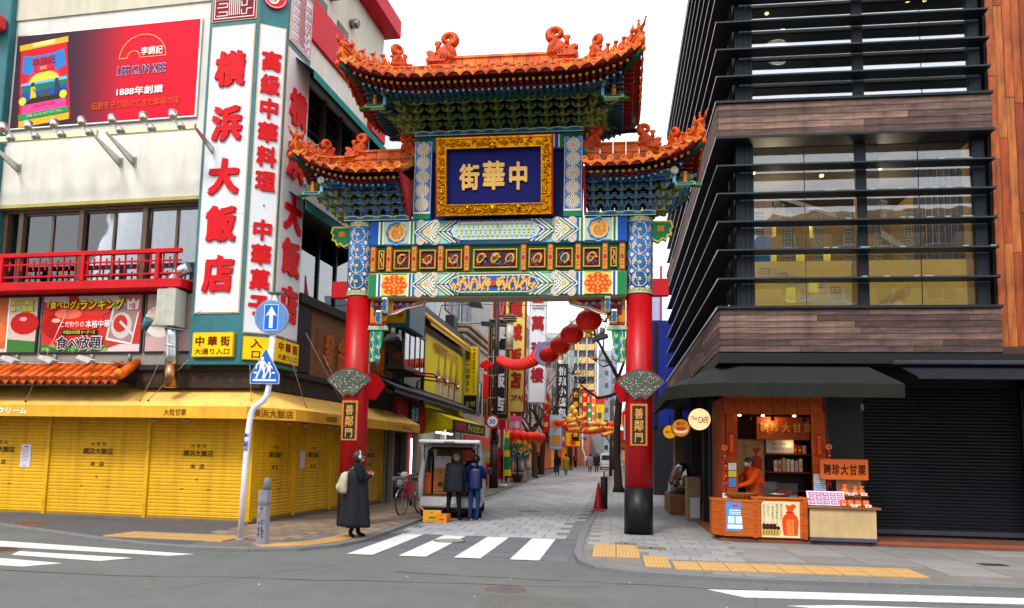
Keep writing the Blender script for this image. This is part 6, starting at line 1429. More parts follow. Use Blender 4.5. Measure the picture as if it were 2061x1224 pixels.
q.build('bowl', WOOD, bk); q = MB(); rd = random.Random(6)
for i in range(40): a, r = rd.uniform(0, 6.3), rd.uniform(0, .2); q.ball((r*cos(a), r*.8*sin(a), .06+rd.uniform(0, .02)), .02, 6, C('#4a2410'))
tag(q.build('chestnuts', PLAST, bk), kind='stuff')
cb = thing('poster_counter', 'orange framed counter showing a poster of a red chestnut bag', 'counter', (3.13, 15.85, .08)); 
q = MB(); q.bbox(-.5, .5, -.27, .3, .06, .8, C('#c05a10'), .008); q.build('body', WOOD, cb); q = MB(); q.bbox(-.54, .54, -.3, .33, .8, .84, C('#c8641a'), .006); q.build('top', WOOD, cb)
for x in (-.46, .46): bx('frame_post', WOOD, C('#b04c0c'), x-.04, x+.04, -.3, -.27, .06, .8, parent=cb)
q = MB(); q.box(-.36, .36, -.276, -.27, .08, .76, C('#d8cca0')); A = Art(q, -.277)
A.p([(.06, .12), (.32, .12), (.34, .4), (.3, .5), (.22, .56), (.3, .68), (.24, .72), (.18, .68), (.1, .71), (.14, .56), (.06, .48), (.03, .38)], C('#d8440c')); A.rect(.12, .26, .14, .42, C('#e08a3c')); A.line([(.12, .56), (.25, .55)], .03, C('#b81c10'))
for i in range(5): A.line([(.14+i*.03, .16), (.16+i*.025, .4)], .008, C('#a8380c'))
A.p([(-.34, .12), (-.02, .12), (.02, .22), (-.36, .24)], C('#c8a44c')); 
for i in range(6): A.rect(-.32+i*.05, -.295+i*.05, .13, .21, C('#7c6424'), 0 if i else 1)
for i in range(9): A.disc(-.3+(i % 5)*.065, .26+.045*(i//5), .036, C('#3c1410'), 9)
y = -.279-A.k*.0006
for i, (s_, x) in enumerate((('聘珍大甘栗は', .02), ('横浜中華街唯一の', -.06), ('「横浜推奨店」です。', -.14), ('ご安心して', -.22), ('お買い求めください', -.3))): q.vtext(s_, x, .72, .72-.05*len(s_), y, .036, C('#6a3424'), 0.)
q.build('poster', PRINT, cb); wheels(cb, (-.42, .42), -.22, .25)
ac = thing('acrylic_case', 'clear acrylic cover box standing on the poster counter', 'case', (3.15, 15.85, .923)); q = MB(); q.box(-.33, .33, -.2, .2, 0, .26, (1, 1, 1)); q.build('cover', CLEAR, ac); q = MB(); q.lathe([(.1, 0), (.18, .02), (.2, .05), (.17, .06)], 16, C('#9ca0a4')); q.build('metal_tray', METAL, ac, (-.05, -.05, .01)); q = MB(); q.ball((.12, 0, .06), (.14, .1, .07), 9, C('#a81c1c')); q.build('red_cloth', CLOTH, ac)
bx_ = thing('plastic_tub', 'dark blue green plastic tub behind the poster counter', 'tub', (2.98, 16.35, .9)); q = MB(); q.bbox(-.22, .22, -.15, .15, 0, .28, C('#24404c'), .02); q.bbox(-.24, .24, -.17, .17, .26, .29, C('#2c4c58'), .01); q.build('tub', PLAST, bx_)
ss = thing('tub_stand', 'dark low stand holding the plastic tub behind the counters', 'stand', (2.98, 16.35, .13)); q = MB(); q.bbox(-.25, .25, -.18, .18, .72, .77, C('#3a2418'), .005); q.build('top', WOOD, ss)
for a in (-.22, .22):
    for b_ in (-.15, .15): bx('leg', WOOD, C('#3a2418'), a-.02, a+.02, b_-.02, b_+.02, 0, .72, parent=ss)
cc = thing('beige_counter', 'beige display counter on casters with an orange sign beside the black shutter', 'counter', (4.27, 15.8, .05))
q = MB(); q.bbox(-.6, .6, -.26, .3, .14, .68, C('#c0a478'), .006); q.build('body', PAINT, cc); q = MB(); q.bbox(-.6, .6, -.265, .3, .07, .14, C('#4a4c5c'), .006); q.build('kick_panel', PAINT, cc); q = MB(); q.bbox(-.64, .68, -.31, .33, .68, .72, C('#8a5434'), .006); q.build('top', WOOD, cc); wheels(cc, (-.5, .5), -.2, .22)
q = MB(); q.bbox(.02, .48, .2, .24, .72, 1.24, C('#b89c70'), .004); q.build('back_panel', PAINT, cc); q = MB(); q.bbox(.0, .56, .02, .24, .9, .925, C('#8a5434'), .004); q.build('shelf', WOOD, cc)
q = MB(); q.bbox(-.32, .56, .0, .12, 1.22, 1.62, C('#d05c08'), .012); sg = q.build('orange_sign', PLAST, cc); chars(sg, '聘珍大甘栗', [(-.2+i*.16, 1.42, .14, .21) for i in range(5)], -.003, C('#3a1408'), PRINT, .02, .006)
def bag(x, y, z, s, tied, lab):
    t = thing('chestnut_bag', lab, 'bag', (x, y, z)); q = MB(); c = jit(C('#dc5a18'), .08)
    if tied: q.loft([(0, 0, 0, .055, .045), (0, 0, .02, .068, .055), (0, 0, .09, .066, .05), (0, 0, .125, .03, .025), (0, 0, .135, .022, .02), (0, 0, .165, .05, .028), (.005, 0, .185, .04, .012)], 12, c)
    else: q.loft([(0, 0, 0, .06, .04), (0, 0, .02, .072, .045), (0, 0, .1, .07, .035), (0, 0, .14, .06, .012)], 10, c)
    q.v = [v*s for v in q.v]; q.build('bag', PLAST, t); q = MB(); q.box(-.04*s, .04*s, -.058*s, -.052*s, .02, .045*s+.02, C('#e0b878')); q.build('tag', PRINT, t)
BG = ('tied orange chestnut bag on the upper shelf of the beige counter, %s', 'open orange chestnut bag on the beige counter top, %s')
for i, (x, w) in enumerate(((4.41, 'leftmost and widest'), (4.6, 'middle one'), (4.72, 'rightmost'))): bag(x, 15.9, .976, 1.15 if i == 0 else 1, True, BG[0] % w)
for i, (x, w) in enumerate(((4.33, 'leftmost'), (4.46, 'second from the left'), (4.6, 'third from the left'), (4.74, 'rightmost'))): bag(x, 15.72, .771, .9, False, BG[1] % w)
for x, z, y, w in ((4.5, .93, 15.8, 'left card on the upper shelf'), (4.74, .93, 15.8, 'right card on the upper shelf'), (4.5, .72, 15.6, 'left card on the counter top'), (4.75, .72, 15.6, 'right card on the counter top')):
    q = MB(); q.box(-.055, .055, -.003, .003, 0, .05, C('#e0e0dc')); A = Art(q, -.004); A.rect(-.035, .035, .015, .022, C('#3c3c3c')); A.rect(-.035, .02, .03, .036, C('#a03020')); tag(q.build('price_card', PRINT, None, (x, y, z+.05)), 'small white price card before the chestnut bags, '+w, 'price card', 'price cards on the beige counter')
for x, w, lab in ((3.83, .3, 'smaller open box of six pink wrapped sweets on the beige counter'), (4.16, .42, 'wider open box of pink wrapped sweets on the beige counter')):
    t = thing('sweets_box', lab, 'box', (x, 15.72, .775), rot=(R(-28), 0, 0)); q = MB(); q.bbox(-w/2, w/2, -.02, .02, 0, .3, C('#dcdce0'), .004); q.build('tray', PLAST, t)
    n = 2 if w < .35 else 3
    for i in range(n):
        for j in range(3): q = MB(); q.bbox(-.055, .055, -.03, -.018, 0, .075, C('#b8689c'), .006); A = Art(q, -.0305); A.rect(-.03, .03, .02, .05, C('#d8b8d8')); q.build('sweet_packet', PRINT, t, ((i-(n-1)/2)*.128, 0, .02+j*.088))
# little things on the round counter
for x, c, h, lab in ((2.12, '#b83428', .22, 'small upright red menu board on the rounded counter'),):
    q = MB(); q.bbox(-.1, .1, -.01, .01, 0, .28, C('#4a1810'), .004); A = Art(q, -.011); A.frame(-.09, .09, .01, .27, .01, C('#c06c20')); q.text('甘栗', 0, .15, -.02, .1, .16, C('#c8843c'), .01); tag(q.build('menu_board', PRINT, None, (2.3, 16.1, .86)), lab, 'menu board')
q = MB(); q.bbox(-.12, .12, -.06, .06, 0, .1, C('#d8d0cc'), .008); A = Art(q, -.061); A.rect(-.1, .1, .05, .08, C('#c83048')); q.text('試食', 0, .03, -.064, .1, .03, C('#284888'), .0); tag(q.build('sample_box', PRINT, None, (2.22, 15.86, .862)), 'small white sample box beside the wicker basket on the rounded counter', 'box')
q = MB(); q.lathe([(.0, 0), (.035, 0), (.035, .1), (.014, .14), (.014, .19), (0, .19)], 12, (.9, .9, .9)); tag(q.build('glass_bottle', CLEAR, None, (2.62, 16.1, .862)), 'clear glass bottle on the counter beside the seller\'s hands', 'bottle')
# shop lamps
for x, y in ((2.45, 15.92), (2.9, 15.92), (3.5, 15.92)):
    q = MB(); q.ball((0, 0, 0), (.035, .035, .02), 8, C('#ffc890')); q.build('downlight', LAMP, st, (x, y, 2.5)); q = MB(); q.cyl((0, 0, 0), (0, -.03, -.09), .03, .045, 8, C('#1c1c1c')); q.build('track_spot', METAL, st, (x+.2, y+.1, 2.5))
for x, y, z, e in ((3.1, 16.3, 2.4, 7), (3.6, 16.9, 1.95, 2)):
    l = bpy.data.lights.new('stall_lamp', 'POINT'); l.energy = e; l.color = (1, .72, .42); l.shadow_soft_size = .15; o = bpy.data.objects.new('stall_lamp', l); COL.objects.link(o); o.location = (x, y, z); o.parent = st
# round hanging signs along the side
for x, y, z, r, col, txt, lab in ((1.56, 14.95, 2.36, .215, '#e8a878', 'TheCAFE', 'round cream lightbox sign reading The CAFE under the black awning corner'), (1.55, 19.0, 2.34, .22, '#c8781c', '餃子', 'round orange picture sign hanging behind the The CAFE sign'), (1.55, 22.8, 2.36, .2, '#e8a020', '龍の優', 'small round orange sign farthest back under the black awning')):
    t = thing('round_sign', lab, 'sign', (x, y, z)); q = MB(); q.cyl((0, -.06, 0), (0, .06, 0), r, r, 28, C('#2a2420')); q.cyl((0, 0, r), (0, 0, r+.25), .012, .012, 6, BLK2); q.tube([(0, 0, r+.2), (.45, 0, r+.2)], .012, 5, BLK2); q.build('case', METAL, t)
    q = MB(); q.cyl((0, -.066, 0), (0, -.058, 0), r*.94, r*.94, 28, C(col)); 
    if txt == 'TheCAFE':
        q.text('The', -.1, .02, -.068, .11, .07, C('#1c1814'), .012); q.text('CAFE', .07, -.01, -.068, .19, .12, C('#1c1814'), .02)
    elif txt == '餃子': A = Art(q, -.067); A.p(circ(0, -.06, .16, 14, 0, .07), C('#e8c890')); A.p(circ(0, -.02, .13, 12, 0, .05), C('#a83c10')); q.text(txt, 0, .1, -.075, .2, .09, C('#5c1c08'), .02)
    else: q.text(txt, 0, 0, -.068, .26, .07, C('#5c2c08'), .02)
    q.build('face', SIGNLIT, t)
for y, w in ((17.8, 'nearer'), (18.6, 'farther')): q = MB(); q.ball((0, 0, 0), (.04, .04, .03), 8, C('#ffd8a0')); tag(q.build('awning_lamp', LAMP, None, (1.75, y, 2.62)), w+' small bright lamp under the black awning left of The CAFE sign', 'lamp', 'small lamps under the black awning')
# display case on the side pavement
dc = thing('display_case', 'glass topped display case on a wooden base by the dark side shopfront', 'display case', (1.85, 23.2, .05))
q = MB(); q.bbox(-.35, .35, -1.2, 1.2, 0, .55, C('#8a5a34'), .01); q.build('base', WOOD, dc); q = MB(); q.loft([(0, 0, .55, .33, 1.1), (0, 0, .9, .32, 1.08), (.05, 0, 1.3, .22, .95), (.08, 0, 1.42, .12, .8)], 16, (1, 1, 1)); q.build('glass_dome', CLEAR, dc)
q = MB(); rd = random.Random(2)
for i in range(24): q.ball((rd.uniform(-.2, .2), rd.uniform(-.8, .8), .62+rd.uniform(0, .45)), (.08, .1, .06), 7, C(rd.choice(['#c8a040', '#5c8a34', '#a84c20', '#d8c890', '#3c5c30'])))
tag(q.build('food', PLAST, dc), kind='stuff')
d2 = thing('menu_stand', 'narrow white and wood stand between the display case and the shop corner', 'stand', (1.95, 20.3, .05)); q = MB(); q.bbox(-.16, .16, -.35, .35, 0, 1.1, C('#8c7458'), .01); q.build('body', WOOD, d2); bx('white_panel', PRINT, C('#b8b8bc'), -.1, .14, -.36, -.35, .1, .6, parent=d2)
ORD = ['first', 'second', 'third', 'fourth', 'fifth', 'sixth', 'seventh', 'eighth', 'ninth', 'tenth', 'eleventh', 'twelfth', 'thirteenth', 'fourteenth', 'fifteenth', 'sixteenth', 'seventeenth', 'eighteenth', 'nineteenth', 'twentieth', 'twenty-first', 'twenty-second']
# ================================================================ STREET: left side shops
def bldg(name, lab, cat='building', loc=(0, 0, 0), rz=0): return thing(name, lab, cat, loc, rz)
SIDE = Matrix(((0, -1, 0, 0), (1, 0, 0, 0), (0, 0, 1, 0), (0, 0, 0, 1)))     # draws local -y facing art on a wall facing +x
def windows(parent, xf, y0, y1, z0, z1, ny, nz, w, h, col, frame=C('#5c5c60'), axis='x'):
    """window openings: frame with a recessed pane and sill, on a wall whose face is at x=xf (axis x) or y=xf (axis y, facing -y)"""
    key = (round(w, 2), round(h, 2), col, frame, axis)
    if key not in WM:
        q = MB(); 
        if axis == 'x': q.box(-.02, .05, -w/2-.05, w/2+.05, -h/2-.06, -h/2, frame); q.box(-.02, .05, -w/2-.05, w/2+.05, h/2, h/2+.05, frame); q.box(-.02, .05, -w/2-.05, -w/2, -h/2, h/2, frame); q.box(-.02, .05, w/2, w/2+.05, -h/2, h/2, frame); q.box(-.01, .03, -.02, .02, -h/2, h/2, frame)
        else: q.box(-w/2-.05, w/2+.05, -.05, .02, -h/2-.06, -h/2, frame); q.box(-w/2-.05, w/2+.05, -.05, .02, h/2, h/2+.05, frame); q.box(-w/2-.05, -w/2, -.05, .02, -h/2, h/2, frame); q.box(w/2, w/2+.05, -.05, .02, -h/2, h/2, frame); q.box(-.02, .02, -.03, .01, -h/2, h/2, frame)
        me = q.mesh('window'); me.materials.append(STEEL); p = MB()
        if axis == 'x': p.box(-.01, .008, -w/2, w/2, -h/2, h/2, col)
        else: p.box(-w/2, w/2, -.008, .01, -h/2, h/2, col)
        pm = p.mesh('pane'); pm.materials.append(mat('far_window_glass', .12, noise=.3, nscale=1.2, spec=.8)); WM[key] = (me, pm)
    me, pm = WM[key]
    for j in range(nz):
        for i in range(ny):
            y = y0+(y1-y0)*(i+.5)/ny; z = z0+(z1-z0)*(j+.5)/nz
            o = inst('window', me, parent, (xf, y, z) if axis == 'x' else (y, xf, z)); inst('pane', pm, o)
WM = {}
_q = MB(); _q.box(-.75, .75, -.05, .04, -.65, .65, C('#3c444c')); _q.box(-.82, .82, -.05, .1, -.75, -.65, C('#c8c4bc')); _q.box(-.03, .03, 0, .06, -.65, .65, C('#c8c4bc')); OWM = _q.mesh('window'); OWM.materials.append(STEEL)
DKG = C('#2c3440'); 
# a) grey rendered house with the glass bay and the red shop front
h1 = bldg('shop_house', 'grey rendered shop house with a glass bay window and a red shop front')
bx('wall', WALL, C('#8a8784'), -12, -7.15, 24.4, 27.5, 2.9, 9.5, parent=h1); bx('wall', WALL, C('#6c6864'), -12, -7.5, 24.4, 27.5, 0, 2.9, parent=h1); bx('teal_column', STEEL, C('#2a5c60'), -7.15, -6.9, 24.35, 24.6, 3, 9.5, parent=h1)
q = MB(); q.bbox(-7.1, -6.4, 22.9, 25.5, 4.15, 4.3, C('#3a342e'), .01); q.bbox(-7.1, -6.4, 22.9, 25.5, 5.4, 5.55, C('#2c2824'), .01)
for y in (22.92, 23.55, 24.2, 24.85, 25.42): q.box(-6.47, -6.42, y, y+.05, 4.3, 5.4, C('#57524c'))
q.box(-7.1, -7.04, 22.92, 22.98, 4.3, 5.4, C('#57524c')); q.build('bay_frame', STEEL, h1)
q = MB(); q.box(-6.45, -6.44, 22.95, 25.4, 4.3, 5.4, (1, 1, 1)); q.box(-7.05, -6.45, 22.94, 22.95, 4.3, 5.4, (1, 1, 1)); q.build('pane', PANE, h1); bx('bay_interior', WALL, C('#7c8494'), -7.1, -7.05, 23, 25.5, 4.3, 5.4, parent=h1)
for (y, s), o_ in zip(((23.3, .17), (24.0, .2), (24.5, .2), (25.0, .17)), ORD):
    q = MB(); q.ball((0, 0, 0), (s, s, s*.8), 12, C('#d8200c')); tag(q.build('red_lantern', PLAST, None, (-6.75, y, 4.62)), o_+' red lantern from the left inside the glass bay window', 'lantern', 'lanterns in the bay window')
sg = thing('box_sign', 'ochre box sign with two brown characters above the glass bay window', 'sign', (-6.75, 22.75, 5.5)); q = MB(); q.bbox(-.42, .5, 0, 1.9, -.1, 1.0, C('#1f5a5c'), .02); q.build('case', STEEL, sg); q = MB(); q.box(-.33, .38, -.012, .0, .05, .62, C('#b88a10')); q.build('face', PRINT, sg); chars(sg, '本店', [(-.13, .36, .22, .26), (.18, .36, .22, .26)], -.014, C('#3a2408'), PRINT, .01, .004)
def eave(name, lab, x, y0, y1, z, col, n, depth=.75):
    t = thing(name, lab, 'canopy', (0, 0, 0)); q = MB(); q.add([(x-depth, y0, z+.42), (x-depth, y1, z+.42), (x, y1, z), (x, y0, z)], [(3, 2, 1, 0)], col); q.add([(x-depth, y0, z+.3), (x-depth, y1, z+.3), (x, y1, z-.08), (x, y0, z-.08)], [(0, 1, 2, 3)], jit(col, .1)); q.box(x-.03, x, y0, y1, z-.08, z, col); q.build('deck', GLAZE, t)
    c = MB(); c.tube([(x-depth, 0, z+.45), (x+.03, 0, z+.03)], .06, 8, col); me = c.mesh('tile_row'); me.materials.append(GLAZE)
    for i in range(n): inst('tile_row', me, t, (0, y0+(y1-y0)*(i+.5)/n, 0))
    return t
eave('black_tiled_canopy', 'curved black tiled canopy over the red shop front', -6.3, 21.6, 34.5, 3.42, C('#1c1c20'), 44)
rs = bx('red_shop_front', PAINT, C('#8c1018'), -7.5, -6.85, 23.6, 27.4, 2.3, 3.4, parent=h1, ch=.02)
for i in range(4): bx('red_panel', PAINT, C('#b01420'), -6.86, -6.82, 23.7+i*.95, 24.55+i*.95, 2.4, 3.25, parent=h1)
q = MB(); q.T = SIDE; q.box(25.1, 26.2, 6.75, 6.8, 2.55, 3.3, C('#202422')); q.text('食酒', 25.65, 2.92, 6.745, .9, .5, C('#9cc4b4'), .03); q.build('black_signboard', PRINT, h1)
q = MB()
for y in (23.2, 24.4, 26.2): q.tube([(-6.85, y, 3.7), (-6.85, y, 4.05), (-6.7, y, 4.15), (-5.6, y+.2, 4.05), (-5.5, y+.25, 3.95)], .03, 6, C('#8a1414')); q.ball((-5.45, y+.25, 3.9), .08, 8, C('#c8c0b8'))
q.build('swan_neck_lamps', METAL, h1)
# the open shop bay with a red glow beside the last shutter
ob = bldg('souvenir_shop', 'narrow red souvenir shop bay between the yellow shutters and the white van', 'shop')
bx('back_wall', ROOMGLOW, C('#981018'), -8.2, -8.1, 23.6, 27.6, 0, 2.6, parent=ob); bx('side_wall', ROOMGLOW, C('#a8181c'), -8.1, -7.0, 26.2, 26.3, .1, 2.6, parent=ob); bx('frame_post', WALL, C('#9a948c'), -7.1, -6.95, 23.85, 24.0, 0, 2.7, parent=ob); bx('white_tube_lamp', LAMP, C('#c8ccd8'), -6.98, -6.94, 26.1, 26.16, .9, 2.1, parent=ob)
rd = random.Random(31)
for k in range(5): bx('shelf', METAL, C('#8c8478'), -8.0, -7.1, 25.7, 26.15, .5+k*.38, .52+k*.38, parent=ob)
for i in range(22):
    q = MB(); c = C(rd.choice(['#d8b848', '#c8c0b0', '#b83018', '#e0d8c8', '#c82020'])); q.lathe([(.05, 0), (.08, .03), (.075, .1), (.03, .15), (.015, .18)], 8, c); tag(q.build('souvenir', PLAST, None, (-7.9+.16*(i % 5)+.02, 25.85, .525+(i//5)*.38)), ORD[i % 5]+' small souvenir from the left on the '+ORD[i//5]+' shelf up in the red shop bay', 'souvenir', 'souvenirs on the red shop shelves')
for i in range(7): q = MB(); q.lathe([(.01, -.25), (.05, -.2), (.06, -.08), (.02, 0)], 8, C('#e07818')); tag(q.build('hanging_charm', PLAST, None, (-7.3+rd.uniform(-.3, .3), 25.2+rd.uniform(0, .6), 2.2+rd.uniform(0, .25))), ORD[i]+' orange tasselled charm hanging in the red souvenir shop bay', 'charm', 'hanging charms in the souvenir shop')
# b) yellow picture billboard with yellow tile trim
yb_ = thing('yellow_billboard', 'big yellow billboard with four chopstick hands on the wall above the yellow shop awning', 'billboard', (-7.0, 27.7, 3.2), pi/2)
W_, H_ = 7.3, 2.9; q = MB(); q.bbox(0, W_, 0, .15, 0, H_, C('#1a1a1c'), .02); q.build('frame', STEEL, yb_)
q = MB(); A = Art(q, -.004, .002); A.rect(.08, W_-.08, .08, H_-.08, C('#f0d800'))
for i in range(4):
    cx = 2.3+i*1.15; c1, c2 = C('#c89468'), C('#b87c50')
    A.p([(cx-.55, .1), (cx+.45, .1), (cx+.42, .55), (cx-.5, .6)], C('#d8ccb0')); A.p([(cx-.5, .6), (cx+.42, .55), (cx+.45, 1.15), (cx-.4, 1.2)], C('#c8b090'))
    A.p([(cx-.45, 1.15), (cx+.45, 1.1), (cx+.35, 1.6), (cx+.1, 1.85), (cx-.1, 1.85), (cx-.35, 1.6)], c1); A.p([(cx-.1, 1.8), (cx+.12, 1.8), (cx+.1, 2.4), (cx-.04, 2.42)], c2)
    for z in (.3, .5): A.rect(cx-.45, cx+.4, z, z+.06, C('#c01c14'))
    for k in range(3): A.line([(cx-.3+k*.25, 1.2), (cx-.22+k*.2, 1.6)], .04, C('#9c6844'))
q.text('中国料理世界チャンピオン', 3.6, 2.5, -.06, 4.8, .42, C('#a8281c'), .01); q.build('picture', PRINT, yb_)
eave('yellow_tiled_eave', 'yellow glazed tile eave above the big yellow billboard', -6.7, 27.4, 35.2, 6.35, C('#d8a80c'), 22, .4)
h2 = bldg('billboard_house', 'low house behind the big yellow billboard with lamps over its roof edge'); bx('wall', WALL, C('#b4b0a8'), -12, -7.12, 27.5, 35.2, 0, 6.4, parent=h2); bx('parapet', STEEL, C('#26262a'), -8, -7.1, 27.3, 35.4, 6.6, 7.1, parent=h2); bx('vent_box', STEEL, C('#1c1c20'), -7.5, -7.1, 33.2, 34.0, 7.1, 7.7, parent=h2)
for y, z in ((28.5, 8.0), (31.5, 7.8), (34.5, 7.5)): q = MB(); q.tube([(-7.4, y, z-.6), (-7.3, y, z), (-5.9, y, z+.05)], .025, 5, C('#5c5c60')); q.prism([(-6.1, z-.06), (-5.5, z-.14), (-5.6, z+.1), (-6.1, z+.12)], (y-.12, y+.12), C('#3c4448')); q.build('sign_lamp', METAL, h2)
# yellow-green awning with black valance
ya = thing('yellow_shop_awning', 'yellow shop awning with a black lettered valance behind the van', 'awning', (0, 0, 0))
q = MB(); c = C('#e0c808'); q.add([(-6.95, 27.6, 3.3), (-6.95, 34.4, 3.3), (-5.85, 34.4, 2.85), (-5.85, 27.6, 2.85)], [(3, 2, 1, 0)], c); q.add([(-6.95, 27.6, 3.28), (-6.95, 27.6, 2.3), (-5.85, 27.6, 2.5), (-5.85, 27.6, 2.84)], [(0, 1, 2, 3)], c); q.build('canvas', CANVAS, ya)
q = MB(); q.T = SIDE; q.box(27.6, 34.4, 5.8, 5.85, 2.4, 2.85, C('#1c1418')); q.text('世界王', 28.9, 2.62, 5.79, 1.9, .3, C('#c8202c'), .04); q.text('チャンピオンの', 32.1, 2.62, 5.79, 3.6, .32, C('#e0d020'), .02); q.build('valance', PRINT, ya)
bx('shop_interior', ROOMGLOW, C('#c08c28'), -7.9, -7.8, 27.7, 34.5, 0, 2.9, parent=h2); bx('counter', ROOMGLOW, C('#a86a1c'), -7.2, -6.8, 28.2, 31.0, 0, 1.3, parent=h2)
for y in (28.2, 29.6): bx('tube_lamp', LAMP, C('#e8ece8'), -6.6, -6.5, y, y+1.1, 2.35, 2.4, parent=h2)
for y in (30.2, 32.0): bx('white_pillar', WALL, C('#c0beb8'), -6.9, -6.7, y, y+.25, 0, 2.6, parent=h2)
# d) yellow/black projecting sign
ps_ = thing('projecting_sign', 'tall yellow and black projecting sign with red and black vertical lettering', 'sign', (-7.0, 35.25, 3.45)); q = MB(); q.bbox(0, .72, 0, .14, 0, 3.15, C('#8c8c84'), .01); q.build('case', STEEL, ps_)
q = MB(); q.box(.03, .62, -.01, 0, .85, 3.1, C('#e8d000')); q.box(.03, .62, -.01, 0, .03, .85, C('#181818')); q.vtext('中国料理世界チャンピオン', .47, 3.05, .95, -.014, .15, C('#b01c14'), .02); q.vtext('世界一の肉まん', .19, 2.98, 1.0, -.014, .2, C('#1c1808'), .02); q.text('皇朝', .33, .45, -.014, .45, .24, C('#b8a048'), .0); q.build('face', PRINT, ps_)
# c) cream building with cornice, white tower block behind
h3 = bldg('cream_building', 'cream building with a stepped stone cornice beside the yellow projecting sign'); bx('wall', WALL, C('#c4b49c'), -12, -7.1, 35.6, 43.5, 0, 7.6, parent=h3)
for i, z in enumerate((7.0, 7.3, 7.55)): q = MB(); q.bbox(-12, -6.98+.1*i, 35.45-.05*i, 43.6, z, z+.2, C('#b8a68c'), .03); q.build('cornice', STONE, h3)
windows(h3, -7.08, 36.5, 43, 3.4, 5.6, 3, 1, 1.2, 1.6, DKG); bx('shop_front', ROOMGLOW, C('#a03020'), -7.12, -7.0, 36, 43.4, .1, 2.5, parent=h3)
h4 = bldg('white_office_block', 'white tiled office block rising behind the cream building'); bx('wall', WALL, C('#c8ccd0'), -20, -8.5, 30, 50, 7, 16, parent=h4)
for i in range(12): bx('panel_joint', WALL, C('#9aa0a4'), -8.5, -8.49, 30.5+i*1.6, 30.53+i*1.6, 7, 16, parent=h4)
windows(h4, -8.48, 37, 49.5, 8.6, 11.6, 3, 1, 3.4, 2.6, C('#7c8c94')); windows(h4, -8.48, 37, 49.5, 12.3, 15.3, 3, 1, 3.4, 2.6, C('#7c8c94'))
# red steel frame and more houses along the street
h5 = bldg('red_frame_building', 'building with a bright red steel frame behind the tall black and gold sign'); bx('wall', WALL, C('#d0d0cc'), -14, -7.2, 44.5, 52, 0, 15, parent=h5)
for y in (44.6, 47.8, 51.4): bx('red_column', PAINT, C('#b81020'), -7.2, -6.8, y, y+.45, 0, 15, parent=h5)
q = MB(); q.prism([(44.8, 9), (47.8, 13), (47.8, 12.2), (45.2, 8.7)], (-7.1, -6.85), C('#c01424'), 'x'); q.prism([(47.8, 9), (51.4, 13), (51.4, 12.2), (48.2, 8.7)], (-7.1, -6.85), C('#c01424'), 'x'); q.build('red_brace', PAINT, h5)
FC = ['#b8a890', '#a4948c', '#c0b8ac', '#8c7c74', '#b4bcc0', '#c8b498', '#98584a', '#a8a49c']
rd = random.Random(12); y = 52.2; k = 0
DESC = ['beige shop house with rows of windows just past the red framed building', 'brown grey shop house far along the left of the street', 'pale grey four storey house halfway down the left row', 'dark brown house standing behind the bare trees', 'blue grey office house towards the end of the left row', 'cream tall house near the far end of the left row', 'brick red low house near the end of the left row', 'light grey last house visible at the end of the left row']
while y < 165:
    L = rd.uniform(9, 17); H = rd.uniform(8, 15) if y < 100 else rd.uniform(10, 17); X = -6.6-.012*(y-50)-rd.uniform(0, .4)
    b = bldg('street_house', DESC[k % 8] + ('' if k < 8 else ', beyond the others'), 'building'); bx('wall', WALL, C(FC[k % 8]), X-9, X, y, y+L-.3, 0, H, parent=b)
    windows(b, X+.01, y+.6, y+L-.8, 3.6, H-.5, max(2, int(L/2.6)), max(1, int((H-4)/2.8)), 1.3, 1.4, DKG); bx('shop_front', ROOMGLOW, C(rd.choice(['#b02818', '#c8801c', '#8c1c1c', '#a0481c'])), X, X+.12, y+.3, y+L-.6, .2, 2.8, parent=b)
    bx('fascia_board', PRINT, C(rd.choice(['#c8141c', '#d8a010', '#1c5c3c', '#c83c18', '#181818'])), X+.1, X+.9, y+.4, y+L-.8, 2.8, 3.3, parent=b)
    y += L; k += 1
# tall signs projecting over the street
def vsign(lab, X0, X1, Y, z0, z1, face, txt, tc, fr, nm='vertical_sign', tw=.62, depth=.3, extra=None, ex=.06, off=.04):
    t = thing(nm, lab, 'sign', ((X0+X1)/2, Y, z0)); w = (X1-X0)/2; H = z1-z0
    q = MB(); q.bbox(-w, w, 0, depth, 0, H, C(fr), .03); q.build('frame', PAINT, t); q = MB(); q.box(-w*.86, w*.86, -.02, 0, w*.14, H-w*.14, C(face)); q.build('panel', PRINT, t)
    n = len(txt); st = (H-.4)/n if not extra else (H-extra[1])/n; top = H-.2-(extra[0] if extra else 0)
    chars(t, txt, [(0, top-st*(i+.5), 2*w*tw, min(st*.86, 2*w*tw*1.15)) for i in range(n)], -.03, C(tc), PAINT, off, ex)
    return t, w, H
t, w, H = vsign('tall black sign in a gold frame with white characters behind the brown lamp post', -6.36, -5.2, 38, 3.3, 8.4, '#181a20', '翠閣飯店', '#c8ccd0', '#b8861c', tw=.56)
q = MB(); A = Art(q, -.024); A.frame(-w*.7, w*.7, .3, H-.3, .03, C('#a8843c')); A.frame(-w*.55, w*.55, .5, H-.5, .02, C('#8a6c34')); q.build('gold_border', GOLDP, t)
t, w, H = vsign('tall yellow sign with four red characters and a pink emblem at its top', -5.85, -4.68, 40, 3.75, 11.4, '#e0c468', '龍城飯店', '#b02010', '#8c1c14', tw=.66, extra=(1.3, 2.6))
q = MB(); A = Art(q, -.024); A.p([(0, H-1.6), (.42, H-1.1), (0, H-.6), (-.42, H-1.1)], C('#d85c7c')); A.p([(0, H-1.45), (.3, H-1.1), (0, H-.75), (-.3, H-1.1)], C('#e8c0c8')); q.text('NOPAJ', 0, .75, -.03, .95, .42, C('#9c3418'), .03); q.build('emblem', PRINT, t)
